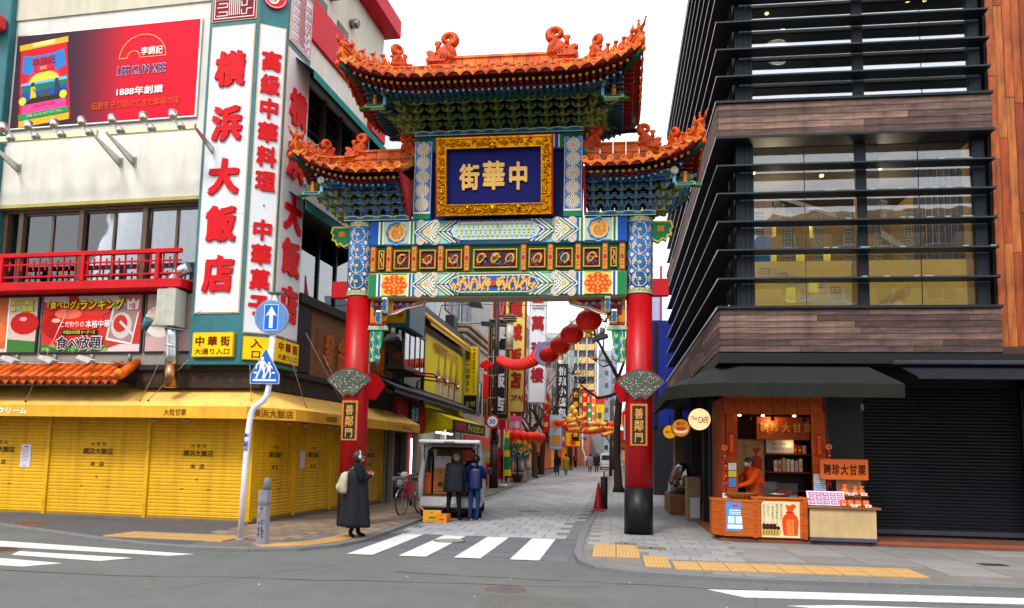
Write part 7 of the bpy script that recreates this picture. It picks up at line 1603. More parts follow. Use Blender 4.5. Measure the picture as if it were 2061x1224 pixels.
t, w, H = vsign('tall white sign with red characters below a coloured lion mask', -5.1, -4.05, 45, 4.6, 12.6, '#dcdce0', '萬珍樓', '#a01c24', '#b4b8bc', tw=.74, extra=(2.3, 3.4))
q = MB(); z = H-2.0; q.bbox(-.36, .36, -.12, 0, z-.35, z+.75, C('#d8d4d0'), .1); A = Art(q, -.121, .002); A.rect(-.34, .34, z+.1, z+.3, C('#c8a020')); A.rect(-.3, .3, z-.1, z+.1, C('#c82018')); 
for s in (-1, 1): A.disc(s*.2, z+.45, .13, C('#2c8ca8'), 10); A.disc(s*.2, z+.45, .06, C('#181818'), 8)
A.rect(-.25, .25, z+.6, z+.72, C('#c83020')); q.build('lion_mask', PRINT, t)
vsign('dark vertical sign with silver characters behind the bare trees', -5.0, -4.05, 66, 4.6, 9.4, '#23282c', '怡濱小籠包', '#c8ccd0', '#1c1c1c', tw=.7)
vsign('slim black sign with yellow characters right of the dark silver sign', -4.0, -3.3, 72, 2.9, 7.9, '#1c1814', '金香井商会', '#e0b020', '#b8681c', tw=.66)
vsign('red vertical sign with yellow characters far down the left side', -3.6, -3.0, 84, 4.4, 8.8, '#b81810', '中華料理', '#e8c040', '#7c100c')
vsign('small red vertical sign beside the left bare tree', -5.2, -4.75, 56, 3.2, 6.0, '#c01410', '大飯店', '#f0d060', '#901010')
vsign('white and blue poster sign with an orange hand picture', -4.9, -3.95, 58, 2.0, 4.6, '#9cc0dc', '手相', '#e09420', '#8ca0b0', tw=.8)
vsign('yellow and orange picture sign beside the slim black sign', -4.9, -3.3, 76, 2.4, 3.9, '#e8a818', '豚饅', '#c83018', '#c04c10', tw=.35)
vsign('orange vertical sign near the far end of the street', -3.1, -2.5, 100, 5.2, 9.8, '#e07018', '海鮮料理', '#f4e4c0', '#a83c10')
vsign('narrow green and white sign behind the slim black sign', -3.3, -2.8, 92, 5.2, 7.6, '#2c8a4c', '薬膳', '#e4e4e0', '#1c5c34')
# shop-front clutter along the left pavement
rd = random.Random(77)
clut = ['yellow', 'red', 'orange', 'white', 'green', 'pink', 'blue', 'brown']; cc_ = ['#e0b010', '#c81810', '#e07010', '#d8d8d4', '#2c8c3c', '#d8608c', '#3c7cc0', '#8c5428']
wh = ['board hung over the cream building shop front', 'board over the red framed building doorway', 'panel behind the first bare tree', 'panel past the stone lions', 'board beside the second bare tree', 'panel near the yellow coat walker', 'board far down the left shop row', 'last panel of the left shop row']
for i in range(26):
    y = 37+i*2.3+rd.uniform(-.5, .5); k = i % 8; w = rd.uniform(.4, .9); h = rd.uniform(.5, 1.4); X = -6.9-.01*(y-37)+rd.uniform(0, .9); z = rd.uniform(.9, 3.2)
    t = thing('shop_board', 'small %s shop %s' % (clut[k], wh[min(7, i//4)]), 'shop board', (X, y, z), group='shop boards along the left pavement'); q = MB(); q.bbox(-w/2, w/2, 0, .08, 0, h, C(cc_[k]), .01); q.build('board', PRINT, t)
    q = MB(); q.text(rd.choice(['餃子', '小籠', '肉まん', '食放題', '北京', '点心', '四川', '甘栗']), 0, h*.55, -.006, w*.75, h*.4, C(rd.choice(['#f0e0a0', '#501010', '#e8e8e8']) if k != 3 else '#a01818'), .02); q.build('lettering', PRINT, t)
    if z > 1.6: q = MB(); q.tube([(0, .04, h), (0, .04, h+.3), (-.5, .04, h+.3)], .015, 4, C('#2c2c2c')); q.build('hanger', METAL, t)
    else: q = MB(); q.box(-.03, .03, .02, .06, -z+.05, 0, C('#3c3c3c')); q.build('leg', METAL, t)
# stone lions by the restaurant entrance
for x, y, lab in ((-5.55, 45, 'grey stone guardian lion nearer the lamp post outside the restaurant'), (-5.75, 50, 'grey stone guardian lion on the far side of the restaurant entrance')):
    t = thing('stone_lion', lab, 'statue', (x, y, .05)); c = C('#8c8884'); q = MB(); q.bbox(-.38, .38, -.5, .5, 0, .55, c, .03); q.bbox(-.44, .44, -.56, .56, .0, .12, c, .02); q.build('pedestal', STONE, t)
    q = MB(); q.loft([(0, .1, .55, .3, .4), (0, .12, .8, .3, .36), (0, 0, 1.1, .26, .28), (0, -.06, 1.3, .2, .22)], 12, c); q.ball((0, -.18, 1.48), (.25, .27, .25), 12, c); q.ball((0, -.4, 1.42), (.15, .13, .12), 8, c)
    for s in (-1, 1): q.tube([(s*.18, -.15, 1.1), (s*.2, -.3, .8), (s*.2, -.36, .6)], [.1, .08, .11], 8, c); q.ball((s*.24, .2, .66), (.12, .26, .14), 8, c); q.ball((s*.2, -.1, 1.66), (.06, .05, .08), 6, c)
    for i in range(12): a = i*.52; q.ball((.25*cos(a), -.08+.05*sin(a*2), 1.46+.22*sin(a)), .07, 6, c)
    q.build('lion', STONE, t)
# hanging lantern clusters at the shop fronts
def lantern_mesh(r, sq=.84):
    q = MB(); n = 18; m = 9
    for i in range(n): pass
    rings = [(0, 0, r*sq*-cos(pi*(j+.6)/(m+.2)), r*sin(pi*(j+.6)/(m+.2))) for j in range(m)]
    vs = []; K = 72
    for (cx, cy, z, rr) in rings:
        for k in range(K): a = 2*pi*k/K; f = 1-.055*abs(sin(a*6)); vs.append((rr*f*cos(a), rr*f*sin(a), z))
    q.add(vs, [(j*K+k, j*K+(k+1) % K, (j+1)*K+(k+1) % K, (j+1)*K+k) for j in range(m-1) for k in range(K)], C('#e01a0a'), True)
    q.cyl((0, 0, r*sq*.86), (0, 0, r*sq*1.0), r*.36, r*.34, 14, C('#d8a020')); q.cyl((0, 0, -r*sq*1.0), (0, 0, -r*sq*.86), r*.3, r*.36, 14, C('#d8a020'))
    return q
LANT = mat('lantern_silk', .5, noise=.15, nscale=4, emit=.03, spec=.3)
_lm = lantern_mesh(1.).mesh('shade'); _lm.materials.append(LANT)
_t = MB()
for k in range(12): a = k*pi/6; _t.tube([(.2*cos(a), .2*sin(a), -.8), (.24*cos(a+.1), .24*sin(a+.1), -1.35)], .03, 4, C('#e0a018'))
_tm = _t.mesh('tassel'); _tm.materials.append(CLOTH)
def lantern(x, y, z, r, lab, grp=None, sq=1., tilt=(0, 0, 0), tassel=True):
    t = thing('red_lantern', lab, 'lantern', (x, y, z), group=grp, rot=tilt); s = inst('shade', _lm, t); s.scale = (r, r, r*sq)
    if tassel: s = inst('tassel', _tm, t); s.scale = (r, r, r)
    return t
LG = 'lanterns strung from the gate to the lamp post'
big = [((1.0), -.62, 17.6, 4.72, .33, 'largest and highest red lantern just below the right gate bracket'), (1, -1.06, 18.6, 4.55, .31, 'second red lantern down from the right gate bracket'), (1, -1.45, 20.2, 4.5, .3, 'third red lantern down the string from the right gate bracket'), (1, -1.93, 22.2, 4.52, .31, 'fourth red lantern down the string, next to the white paper disc')]
for _, x, y, z, r, lab in big: lantern(x, y, z, r*.92, lab, LG)
for i in range(17):
    t = i/16; x = -2.55-2.5*t; y = 26.5+7.5*t; z = 5.02+.72*t*t-.1*sin(pi*t)+.05; lantern(x, y, z, .27, ORD[i]+' collapsed red lantern from the right in the sagging row by the lamp post', LG, .42, (0, R(62), R(-70)), i % 2 == 0)
q = MB(); q.cyl((0, -.02, 0), (0, .02, 0), .42, .42, 20, C('#9c98d0')); tag(q.build('paper_disc', PRINT, None, (-2.3, 25.4, 4.95), rot=(0, 0, R(35))), 'pale lilac paper disc hanging between the round lanterns and the sagging row', 'paper disc')
wire = thing('lantern_wire', 'thin dark wire carrying the red lanterns across the street', 'wire', (0, 0, 0)); q = MB(); q.tube([(.1, 16.6, 5.3), (-.62, 17.6, 5.05), (-1.45, 20.2, 4.82), (-1.93, 22.2, 4.84), (-2.6, 26.5, 5.15), (-3.8, 30.2, 5.1), (-5.2, 34.6, 5.95), (-5.5, 35.6, 6.2)], .012, 5, C('#1c1c1c')); q.build('cable', METAL, wire)
for i in range(4): lantern(-5.35+i*.33, 38.6+.4*i, 2.62-.03*i, .3, ['leftmost red lantern under the black and gold sign', 'second red lantern under the black and gold sign', 'third red lantern under the black and gold sign', 'rightmost red lantern under the black and gold sign'][i], 'lanterns over the restaurant door')
for i, (x, y, z) in enumerate(((-4.7, 46, 2.7), (-4.45, 46.5, 2.65))): lantern(x, y, z, .32, ['left red lantern beside the first bare tree trunk', 'right red lantern beside the first bare tree trunk'][i], 'lanterns by the first tree')
for j, (y, z) in enumerate(((58, 4.0), (70, 4.3), (84, 4.8), (100, 5.3), (118, 5.9))):
    for i in range(11):
        t = i/10; x = -4.2-.01*(y-50)+t*(3.9+.012*(y-50)); lantern(x, y+2*t, z-.55*sin(pi*t)-.0, .3, '%s red lantern from the left in the %s string across the far street' % (ORD[i], ['nearest', 'second nearest', 'middle', 'second farthest', 'farthest'][j]), 'lantern strings across the far street', 1, (0, 0, 0), False)
# golden cylinders of the festival garland
for i in range(22):
    t = i/21; x = -3.35+3.05*t+.1*sin(i*2.1); y = 52+4*sin(i*1.3); z = 3.75+.22*sin(i*.9)+.2*cos(i*1.7)-.012*i; q = MB(); L = .26+.1*(i % 3); q.cyl((-L, 0, 0), (L, 0, 0), .13, .13, 12, C('#e09a30')); q.cyl((-L-.02, 0, 0), (-L+.04, 0, 0), .15, .15, 12, C('#d86a10')); q.cyl((L-.04, 0, 0), (L+.02, 0, 0), .15, .15, 12, C('#c84c10'))
    tag(q.build('gold_garland_drum', PLAST, None, (x, y, z), rot=(0, R(-14+9*(i % 4)), R(30*sin(i)))), ORD[i]+' golden drum from the left in the festival garland across the street', 'garland', 'golden garland drums')
for i, (x, z) in enumerate(((-3.0, 4.2), (-2.7, 4.5), (-2.85, 4.75))): q = MB(); q.ball((0, 0, 0), (.2, .2, .22), 10, C('#e8b020')); q.tube([(0, 0, .2), (.1, 0, .42)], [.05, .01], 5, C('#c83010')); tag(q.build('gold_ornament', PLAST, None, (x, 52, z)), ['lowest', 'rightmost', 'topmost'][i]+' gold ornament crowning the left end of the golden garland', 'ornament', 'gold ornaments on the garland')

# ================================================================ lamp posts, signs, poles
lp = thing('lamp_post', 'dark brown street lamp post with a pale lantern lamp and hooked top', 'lamp post', (-5.55, 35.6, .05)); DB = C('#3a2024')
q = MB(); q.cyl((0, 0, 0), (0, 0, 2.1), .21, .19, 18, C('#332226')); q.cyl((0, 0, 2.1), (0, 0, 2.16), .23, .2, 18, C('#2c1c20')); q.build('base', STEEL, lp); q = MB(); q.cyl((0, 0, 2.1), (0, 0, 9.6), .13, .11, 16, DB); q.build('pole', STEEL, lp)
q = MB(); q.tube([(0, 0, 8.0), (.35, 0, 8.05), (.62, 0, 8.1)], .04, 6, DB); q.tube([(.62, 0, 8.1), (.62, 0, 8.55), (.85, 0, 8.85)], .03, 6, DB); q.prism([(.62, 8.62), (.9, 8.72), (1.15, 8.9), (1.2, 8.98), (.85, 8.9)], (-.12, .12), C('#5c6a74')); q.build('arm', STEEL, lp)
q = MB(); q.cyl((.62, 0, 6.5), (.62, 0, 7.75), .17, .17, 16, C('#c8c4b0')); 
for z in (7.78, 7.88, 7.98): q.cyl((.62, 0, z), (.62, 0, z+.04), .33, .33, 16, C('#8c7c5c'))
q.cyl((.62, 0, 8.0), (.62, 0, 8.15), .2, .1, 12, C('#3c2c28')); q.cyl((.62, 0, 6.4), (.62, 0, 6.5), .19, .19, 12, C('#8c5c4c')); q.build('lamp', PLAST, lp)
kn = thing('red_knot_ornament', 'red Chinese knot ornament with long red tail on the lamp post', 'ornament', (-5.98, 35.4, 5.7)); q = MB()
for a, b_ in ((0, 0), (.18, 0), (-.18, 0), (0, .16), (0, -.16), (.12, .1), (-.12, .1)): q.ball((a, 0, b_), (.13, .05, .12), 8, C('#d01010'))
q.build('knot', CLOTH, kn); q = MB(); q.bbox(-.13, .13, -.03, .03, -1.55, -.4, C('#c80c10'), .02); q.build('tail', CLOTH, kn)
for z in (.42, -.45, -1.5): q = MB(); q.tube([(-.25, 0, z), (.5, 0, z)], .012, 4, C('#b0b0b0')); q.build('clip_wire', METAL, kn)
sp = thing('speed_limit_sign', 'round speed limit 30 sign with red rim on the brown lamp post', 'sign', (-5.62, 35.3, 3.1)); q = MB(); q.cyl((0, .0, 0), (0, .03, 0), .325, .325, 32, C('#c01020')); q.build('rim', STEEL, sp); q = MB(); q.cyl((0, -.006, 0), (0, 0, 0), .235, .235, 28, C('#d8dce4')); q.text('30', 0, 0, -.01, .29, .22, C('#1c5cb4'), .03); q.build('face', PRINT, sp)
for i, (x, y, h, lab) in enumerate(((-5.31, 70.04, 8.5, 'dark pole beside the second bare tree'), (-.35, 62, 6.0, 'slim dark lamp pole beyond the right tree'), (-4.6, 82, 7, 'thin dark pole farther along the left pavement'), (-4.9, 98, 8, 'thin far pole left of the lantern strings'), (-.2, 90, 8, 'thin far pole right of the lantern strings'))):
    t = thing('street_pole', lab, 'pole', (x, y, .05)); q = MB(); q.cyl((0, 0, 0), (0, 0, h), .13, .1, 10, C('#3a2a2c')); q.build('pole', STEEL, t); q = MB(); q.cyl((.35, 0, h-1.6), (.35, 0, h-.5), .12, .12, 10, C('#b8b4a4')); q.tube([(0, 0, h-.4), (.35, 0, h-.4), (.35, 0, h-.1), (-.1, 0, h+.2)], .04, 5, C('#3a2a2c')); q.build('lamp', PLAST, t)
# one-way / zebra sign pole at the left corner
wp = thing('white_sign_pole', 'white bent steel sign pole standing on the left corner pavement', 'sign pole', (-6.53, 13.12, .05)); WP = C('#e0e0e8')
def at(px_): return px_
q = MB(); q.tube([(0, 0, 0), (.02, 0, 1.2), (.05, 0, 2.0), (.07, 0, 2.2), (.12, 0, 2.32), (.3, 0, 2.46), (.36, 0, 2.56), (.38, 0, 2.7), (.42, 0, 4.42)], .052, 14, WP); q.build('pole', STEEL, wp)
q = MB(); q.cyl((-.0, 0, -.01), (0, 0, .03), .09, .08, 14, C('#8c8c90')); q.build('foot', STEEL, wp)
q = MB(); q.cyl((.03, 0, 1.55), (.045, 0, 1.95), .054, .054, 14, C('#c4bcdc')); q.cyl((.035, 0, 1.8), (.04, 0, 1.86), .056, .056, 12, C('#283c8c')); q.cyl((.03, 0, 1.64), (.034, 0, 1.72), .056, .056, 12, C('#3c4c94')); q.build('sticker', PRINT, wp)
q = MB(); q.bbox(.3, .6, -.08, .08, 4.38, 4.42, C('#6a7680'), .006); q.box(.38, .46, -.04, .04, 4.3, 4.38, C('#9c9ca0')); q.build('solar_panel', METAL, wp)
s1 = thing('one_way_sign', 'round pale blue sign with a white upward arrow on the white pole', 'sign', (-6.13, 13.03, 4.0), R(6)); q = MB(); q.cyl((0, 0, 0), (0, .05, 0), .31, .31, 36, C('#8c98b0')); q.cyl((0, -.006, 0), (0, .0, 0), .285, .285, 36, C('#5a86c4')); q.build('disc', STEEL, s1)
q = MB(); A = Art(q, -.008); A.rect(-.13, .13, -.24, .23, C('#c8d4e8')); A.rect(-.118, .118, -.228, .218, C('#1464c4')); A.p(arrow_pts(0, 0, .2, .4), C('#d8dce8')); q.build('arrow_plate', PRINT, s1)
s2 = thing('pedestrian_sign', 'blue pentagon school crossing sign with two white figures on the white pole', 'sign', (-6.2, 13.04, 3.08), R(4)); pent = [(-.25, -.27), (.25, -.27), (.255, -.12), (0, .34), (-.255, -.12)]
q = MB(); q.prism([(a*1.06, b*1.05) for a, b in pent], (0, .02), C('#c8d0e0')); q.prism(pent, (-.006, 0), C('#1460c0')); q.build('plate', STEEL, s2)
q = MB(); A = Art(q, -.008); c = C('#dde2ec'); A.rect(-.21, .21, -.235, -.2, c); A.rect(-.2, -.14, -.1, -.07, c); A.rect(.13, .19, -.1, -.07, c)
def pic(A, x, z, s, c, hat):
    A.disc(x, z+.19*s, .035*s, c, 10); A.p([(x-.04*s, z+.15*s), (x+.04*s, z+.15*s), (x+.05*s, z), (x-.05*s, z)], c); A.line([(x-.02*s, z), (x-.07*s, z-.1*s), (x-.1*s, z-.18*s)], .034*s, c); A.line([(x+.02*s, z), (x+.05*s, z-.09*s), (x+.03*s, z-.18*s)], .034*s, c); A.line([(x-.04*s, z+.13*s), (x-.1*s, z+.06*s), (x-.11*s, z)], .024*s, c); A.line([(x+.04*s, z+.13*s), (x+.09*s, z+.06*s)], .024*s, c)
pic(A, -.055, -.01, .95, c, 1); pic(A, .075, -.05, .72, c, 0); q.build('figures', PRINT, s2)
# stone bollard on the left, brown bollard and cone on the right
bo = thing('stone_bollard', 'pale grey faceted stone bollard with a round knob beside the white sign pole', 'bollard', (-5.84, 12.52, .05)); c = C('#86848c')
q = MB(); q.loft([(0, 0, 0, .115, .115), (0, 0, .72, .105, .105)], 8, c, False); q.loft([(0, 0, .72, .112, .112), (0, 0, .9, .11, .11), (0, 0, .905, .1, .1)], 8, c, False); q.build('shaft', STONE, bo)
q = MB(); q.loft([(0, 0, .66, .112, .112), (0, 0, .7, .112, .112)], 8, C('#6a686e'), False); q.build('groove_band', STONE, bo)
q = MB(); q.loft([(.035, 0, .88, .062, .062), (.035, 0, 1.06, .058, .058), (.035, 0, 1.1, .045, .045), (.035, 0, 1.12, .015, .015)], 12, C('#77757c')); q.build('knob', STONE, bo)
q = MB(); rd = random.Random(14)
for i in range(26): z = rd.uniform(.12, .6); x = rd.uniform(-.06, .06); q.box(x-.004, x+.004+rd.uniform(0, .02), -.1075, -.103, z, z+rd.uniform(.01, .05), C('#4a4858'))
q.build('scratches', PRINT, bo)['kind'] = 'stuff'
b2 = thing('brown_bollard', 'dark brown cylindrical bollard with a pin on top behind the red traffic cone', 'bollard', (-.33, 23.6, .05)); q = MB(); q.cyl((0, 0, 0), (0, 0, .93), .11, .105, 18, C('#3c2c30')); q.build('shaft', STEEL, b2); q = MB(); q.cyl((0, 0, .7), (0, 0, .72), .115, .115, 18, C('#5c4c50')); q.cyl((0, 0, .93), (0, 0, .97), .11, .08, 16, C('#4c3c40')); q.cyl((0, 0, .97), (0, 0, 1.12), .022, .022, 8, C('#4c3c40')); q.build('cap', STEEL, b2)
cn = thing('traffic_cone', 'red traffic cone standing on the right kerb beside the brown bollard', 'cone', (-.48, 23.0, .055)); q = MB(); q.loft([(0, 0, .03, .15, .15), (0, 0, .1, .13, .13), (0, 0, .78, .03, .03), (0, 0, .8, .022, .022)], 20, C('#c80c14')); q.build('cone', PLAST, cn); q = MB(); q.bbox(-.21, .21, -.21, .21, 0, .05, C('#a80a10'), .02); q.build('base', PLAST, cn)

# ================================================================ bare trees
def tree(name, lab, x, y, h, r, seed, lean=0, spread=1., segs=3, col='#2c2220', limbs=None):
    t = thing(name, lab, 'tree', (x, y, .05)); rd = random.Random(seed); c = C(col); q = MB()
    top = Vector((lean, 0, h*.42)); q.tube([(0, 0, -.02), (0, 0, .15), (lean*.3, 0, h*.2), top], [r*1.45, r*1.1, r*.95, r*.8], 10, c); q.build('trunk', BARK, t)
    q = MB()
    def grow(p, d, L, rr, lv):
        n = 4; pts = [p]; cur = p.copy(); dd = d.copy()
        for i in range(n):
            dd = (dd+Vector((rd.uniform(-.28, .28), rd.uniform(-.28, .28), rd.uniform(-.08, .22)))).normalized(); cur = cur+dd*L/n; pts.append(cur.copy())
            if lv < segs and i > 0:
                for _ in range(1 if rd.random() < .75 else 2):
                    nd = (dd+Vector((rd.uniform(-1, 1), rd.uniform(-.8, .8), rd.uniform(-.1, .8)))*.9).normalized(); grow(cur.copy(), nd, L*rd.uniform(.45, .7), rr*(1-.18*i)*.55, lv+1)
        q.tube(pts, [rr*(1-.17*i) for i in range(n+1)], 6 if lv < 2 else 4, c)
    for i in range(5 if not limbs else limbs):
        a = i*2*pi/5+rd.uniform(-.4, .4); grow(top-Vector((0, 0, h*.05*i*.6)), Vector((cos(a)*.6*spread, sin(a)*.6*spread, .8)).normalized(), h*.42, r*.5, 0)
    q.build('crown', BARK, t); return t
tree('bare_tree', 'nearer bare street tree on the left pavement before the shops', -5.45, 52.9, 8.2, .2, 5, -.1, 1.1, 3, '#4a4038')
tree('bare_tree', 'second bare street tree on the left pavement beside the dark pole', -5.85, 62, 9.4, .22, 8, .3, .9, 3, '#3c332e')
tree('bare_tree', 'farther bare tree on the left pavement near the yellow coat walker', -5.4, 72, 10, .2, 13, 0, 1., 3, '#4a4038')
tree('bare_tree', 'small bare tree far down the right side with fine twigs', .2, 66, 6.5, .12, 22, -.4, 1.2, 3, '#6a5c54')
rt = thing('pollarded_tree', 'dark knobbly pollarded tree beside the right gate pillar', 'tree', (.12, 34.85, .05)); c = C('#2e2625')
q = MB(); q.tube([(.04, 0, -.02), (.02, 0, .3), (-.06, 0, 1.6), (-.04, 0, 2.8), (.02, 0, 3.9), (.1, 0, 4.6), (.0, 0, 5.1)], [.29, .19, .155, .15, .16, .14, .16], 12, c); q.build('trunk', BARK, rt)
for P, r in (([(0, 0, 5.0), (-.35, .1, 5.7), (-.7, .1, 6.3), (-1.05, .2, 7.0), (-1.2, .2, 7.7), (-1.3, .2, 8.3)], .13), ([(0, 0, 5.1), (.25, 0, 5.8), (.3, 0, 6.5), (.42, .1, 7.3)], .11), ([(0, 0, 4.4), (-.4, 0, 4.25), (-.9, .1, 4.15), (-1.4, .1, 4.5), (-1.7, .1, 4.75), (-1.55, .1, 4.95)], .12), ([(-.35, .1, 5.7), (-.7, 0, 5.55), (-.95, 0, 5.75)], .07), ([(-1.05, .2, 7.0), (-1.5, .2, 7.2), (-1.9, .3, 7.1), (-2.2, .3, 7.5)], .06), ([(-.7, .1, 6.3), (-.65, .1, 7.1), (-.5, .1, 7.9)], .06), ([(0, 0, 4.9), (.3, 0, 5.1), (.55, 0, 5.4)], .09), ([(-1.2, .2, 7.5), (-.9, .2, 8.1), (-.95, .2, 8.7)], .035), ([(-.35, .1, 5.8), (-.9, .1, 5.9), (-1.3, 0, 6.2)], .03), ([(-1.4, .1, 4.5), (-1.9, .1, 4.6), (-2.2, 0, 5.2)], .03)):
    q = MB(); n = len(P); q.tube(P, [r*.68*(1-.65*i/(n-1)) for i in range(n)], 8, c); q.build('limb', BARK, rt)
q = MB(); rd = random.Random(4)
for i in range(190):
    b_ = rd.choice([(-1.3, .2, 8.2), (-1.2, .2, 7.5), (-1.9, .3, 7.1), (.4, .1, 7.2), (-.6, .1, 7.6), (-1.6, .1, 4.8), (-1.0, 0, 5.8), (-2.1, 0, 5.2)]); p = Vector(b_); d = Vector((rd.uniform(-1, .8), rd.uniform(-.5, .5), rd.uniform(0, 1))).normalized(); L = rd.uniform(.4, 1.1)
    q.tube([p, p+d*L*.5, p+d*L+Vector((0, 0, .1))], [.014, .01, .004], 3, C('#4a3c3a'))
q.build('twigs', BARK, rt)['kind'] = 'stuff'

# ================================================================ right side beyond the louvred building
bb2 = bldg('blue_building', 'deep blue building half hidden between the right gate pillar and the louvres'); bx('wall', STEEL, C('#0a2488'), 1.35, 8, 33, 44, 2.9, 7.4, parent=bb2); bx('wall', STEEL, C('#1a1c24'), 1.6, 8, 33, 44, 0, 2.9, parent=bb2); bx('dark_stripe', STEEL, C('#10141c'), 1.55, 1.72, 32.9, 33, 2.9, 7.3, parent=bb2); bx('white_fin', STEEL, C('#b8bcd8'), 1.3, 2.0, 36, 43, 7.4, 9.4, parent=bb2); bx('pink_post', STEEL, C('#d8407c'), 1.9, 2.0, 34, 34.2, 7.4, 10, parent=bb2); windows(bb2, 32.98, 1.4, 1.6, 4.6, 5.4, 1, 1, .15, .5, C('#3c6cc8'), axis='y')
FR = ['#8c8c90', '#a09488', '#b4b0ac', '#c8c4c0']; DR = ['grey narrow house beyond the blue building on the right', 'tan house with red shop fascia along the right side', 'pale house far along the right side', 'white house at the far right end of the street']
y = 44.5
for k in range(4):
    L = [12, 16, 22, 40][k]; X = .9-.0*(y)+.15*k; H = [7, 7.5, 8, 9][k]
    b = bldg('street_house', DR[k]); bx('wall', WALL, C(FR[k]), X, X+8, y, y+L-.3, 0, H, parent=b); windows(b, X-.01, y+.5, y+L-.5, 3.4, H-.4, int(L/2.6), 1+(H > 9), 1.2, 1.3, DKG); bx('shop_fascia', PRINT, C(['#c01818', '#d04010', '#c8900c', '#b81c1c'][k]), X-.7, X, y+.3, y+L-.6, 2.6, 3.1, parent=b); bx('red_stripe', SIGNLIT, C(['#c82828', '#d8a020', '#c82828', '#c88020'][k]), X-.1, X, y+.5, y+L-.7, .9, 2.4, parent=b); y += L
for i, (y, z, c, tx) in enumerate(((37, 2.4, '#b8c4d8', '上海'), (46, 3.4, '#c01818', '広東'), (54, 3.6, '#e8a818', '飲茶'), (63, 4.2, '#c82020', '楼'), (75, 4.6, '#d8d8dc', '茶'))):
    t = thing('side_sign', ['pale lit sign panel on the dark wall left of the round signs', 'red sign on the right beyond the tree', 'orange sign farther along the right', 'small red sign far along the right', 'small white sign at the far right'][i], 'sign', (.75, y, z)); q = MB(); q.bbox(-.35, .35, 0, .12, 0, .9, C(c), .01); q.text(tx, 0, .45, -.006, .5, .5, C('#501010' if i in (0, 4) else '#f0e0b0'), .02); q.build('face', PRINT, t); q = MB(); q.tube([(.35, .06, .8), (.6, .06, .8)], .02, 5, BLK); q.build('bracket', METAL, t)
# far towers
tw1 = bldg('apartment_tower', 'tall apartment tower with yellow and teal balconies beyond the street'); X0, X1, Y, H = -8.9, -3.9, 150, 27
bx('core', WALL, C('#9c9890'), X0, X1, Y, Y+14, 0, H, parent=tw1); bx('core', WALL, C('#b8b4ac'), X0-.2, X1+.2, Y-.2, Y+14, H, H+.8, parent=tw1)
fh = (H-4)/9
cell = (X1-X0)/3
for f in range(9):
    z = 4+f*fh
    for b_ in range(3):
        x0 = X0+cell*b_+.1; x1 = x0+cell-.35; col = '#6cb4a4' if (b_ == 0 and f in (3, 4, 6)) else '#dcae60'
        q = MB(); q.box(x0, x1, Y-.9, Y-.7, z, z+fh*.42, C(col)); q.box(x0, x1, Y-.9, Y, z-.08, z, C('#b0aca4')); q.build('balcony', PAINT, tw1)
        q = MB(); q.box(x0+.1, x1-.1, Y-.06, Y-.02, z+fh*.35, z+fh*.9, C('#6c767e')); q.box((x0+x1)/2-.05, (x0+x1)/2+.05, Y-.1, Y-.0, z+fh*.3, z+fh*.95, C('#b0aca4')); q.build('window', STEEL, tw1)
for b_ in range(4): bx('pier', WALL, C('#b4aea4'), X0+cell*b_-.13, X0+cell*b_+.13, Y-1, Y, 0, H, parent=tw1)
tw2 = bldg('white_tower', 'plain white tower with small windows right of the apartment tower'); bx('core', WALL, C('#b4bcc8'), -3.7, -1.0, 165, 177, 0, 24, parent=tw2); bx('core', WALL, C('#98a0ac'), -1.0, .4, 166, 177, 0, 24.6, parent=tw2)
windows(tw2, 164.98, -2.6, -1.2, 2, 23, 1, 8, .6, .9, C('#2c3440'), axis='y'); windows(tw2, 165.98, -.9, .3, 2, 23.5, 1, 9, .6, .9, C('#2c3440'), axis='y')
tw3 = bldg('grey_block', 'grey glazed block behind the third round lantern'); bx('core', WALL, C('#98a0a0'), -12.5, -7.2, 122, 134, 0, 21, parent=tw3); windows(tw3, 121.98, -12.2, -7.5, 13, 20.5, 3, 3, 1.3, 1.6, C('#7c98a4'), axis='y')
yc = bldg('yellow_hut', 'small yellow and red roofed block low in front of the white tower'); bx('wall', WALL, C('#d8b81c'), -4.2, -1.9, 128, 134, 6.6, 10.2, parent=yc); bx('base_wall', WALL, C('#8c8c90'), -4.1, -2.0, 128.1, 134, 0, 6.6, parent=yc); bx('roof', PAINT, C('#c81c28'), -4.3, -1.8, 127.8, 134, 10.2, 11.4, parent=yc); windows(yc, 127.98, -3.8, -2.2, 7, 9.4, 2, 1, .5, .8, DKG, axis='y')
pk = bldg('salmon_house', 'salmon pink gabled house at the end of the left row'); q = MB(); q.prism([(-6.5, 0), (-3.9, 0), (-3.9, 5.2), (-4.6, 7.2), (-6.5, 8.4)], (118, 126), C('#b8745c')); q.build('wall', WALL, pk); windows(pk, 117.98, -6.2, -4.2, 3, 6, 2, 1, .5, 1, DKG, axis='y')
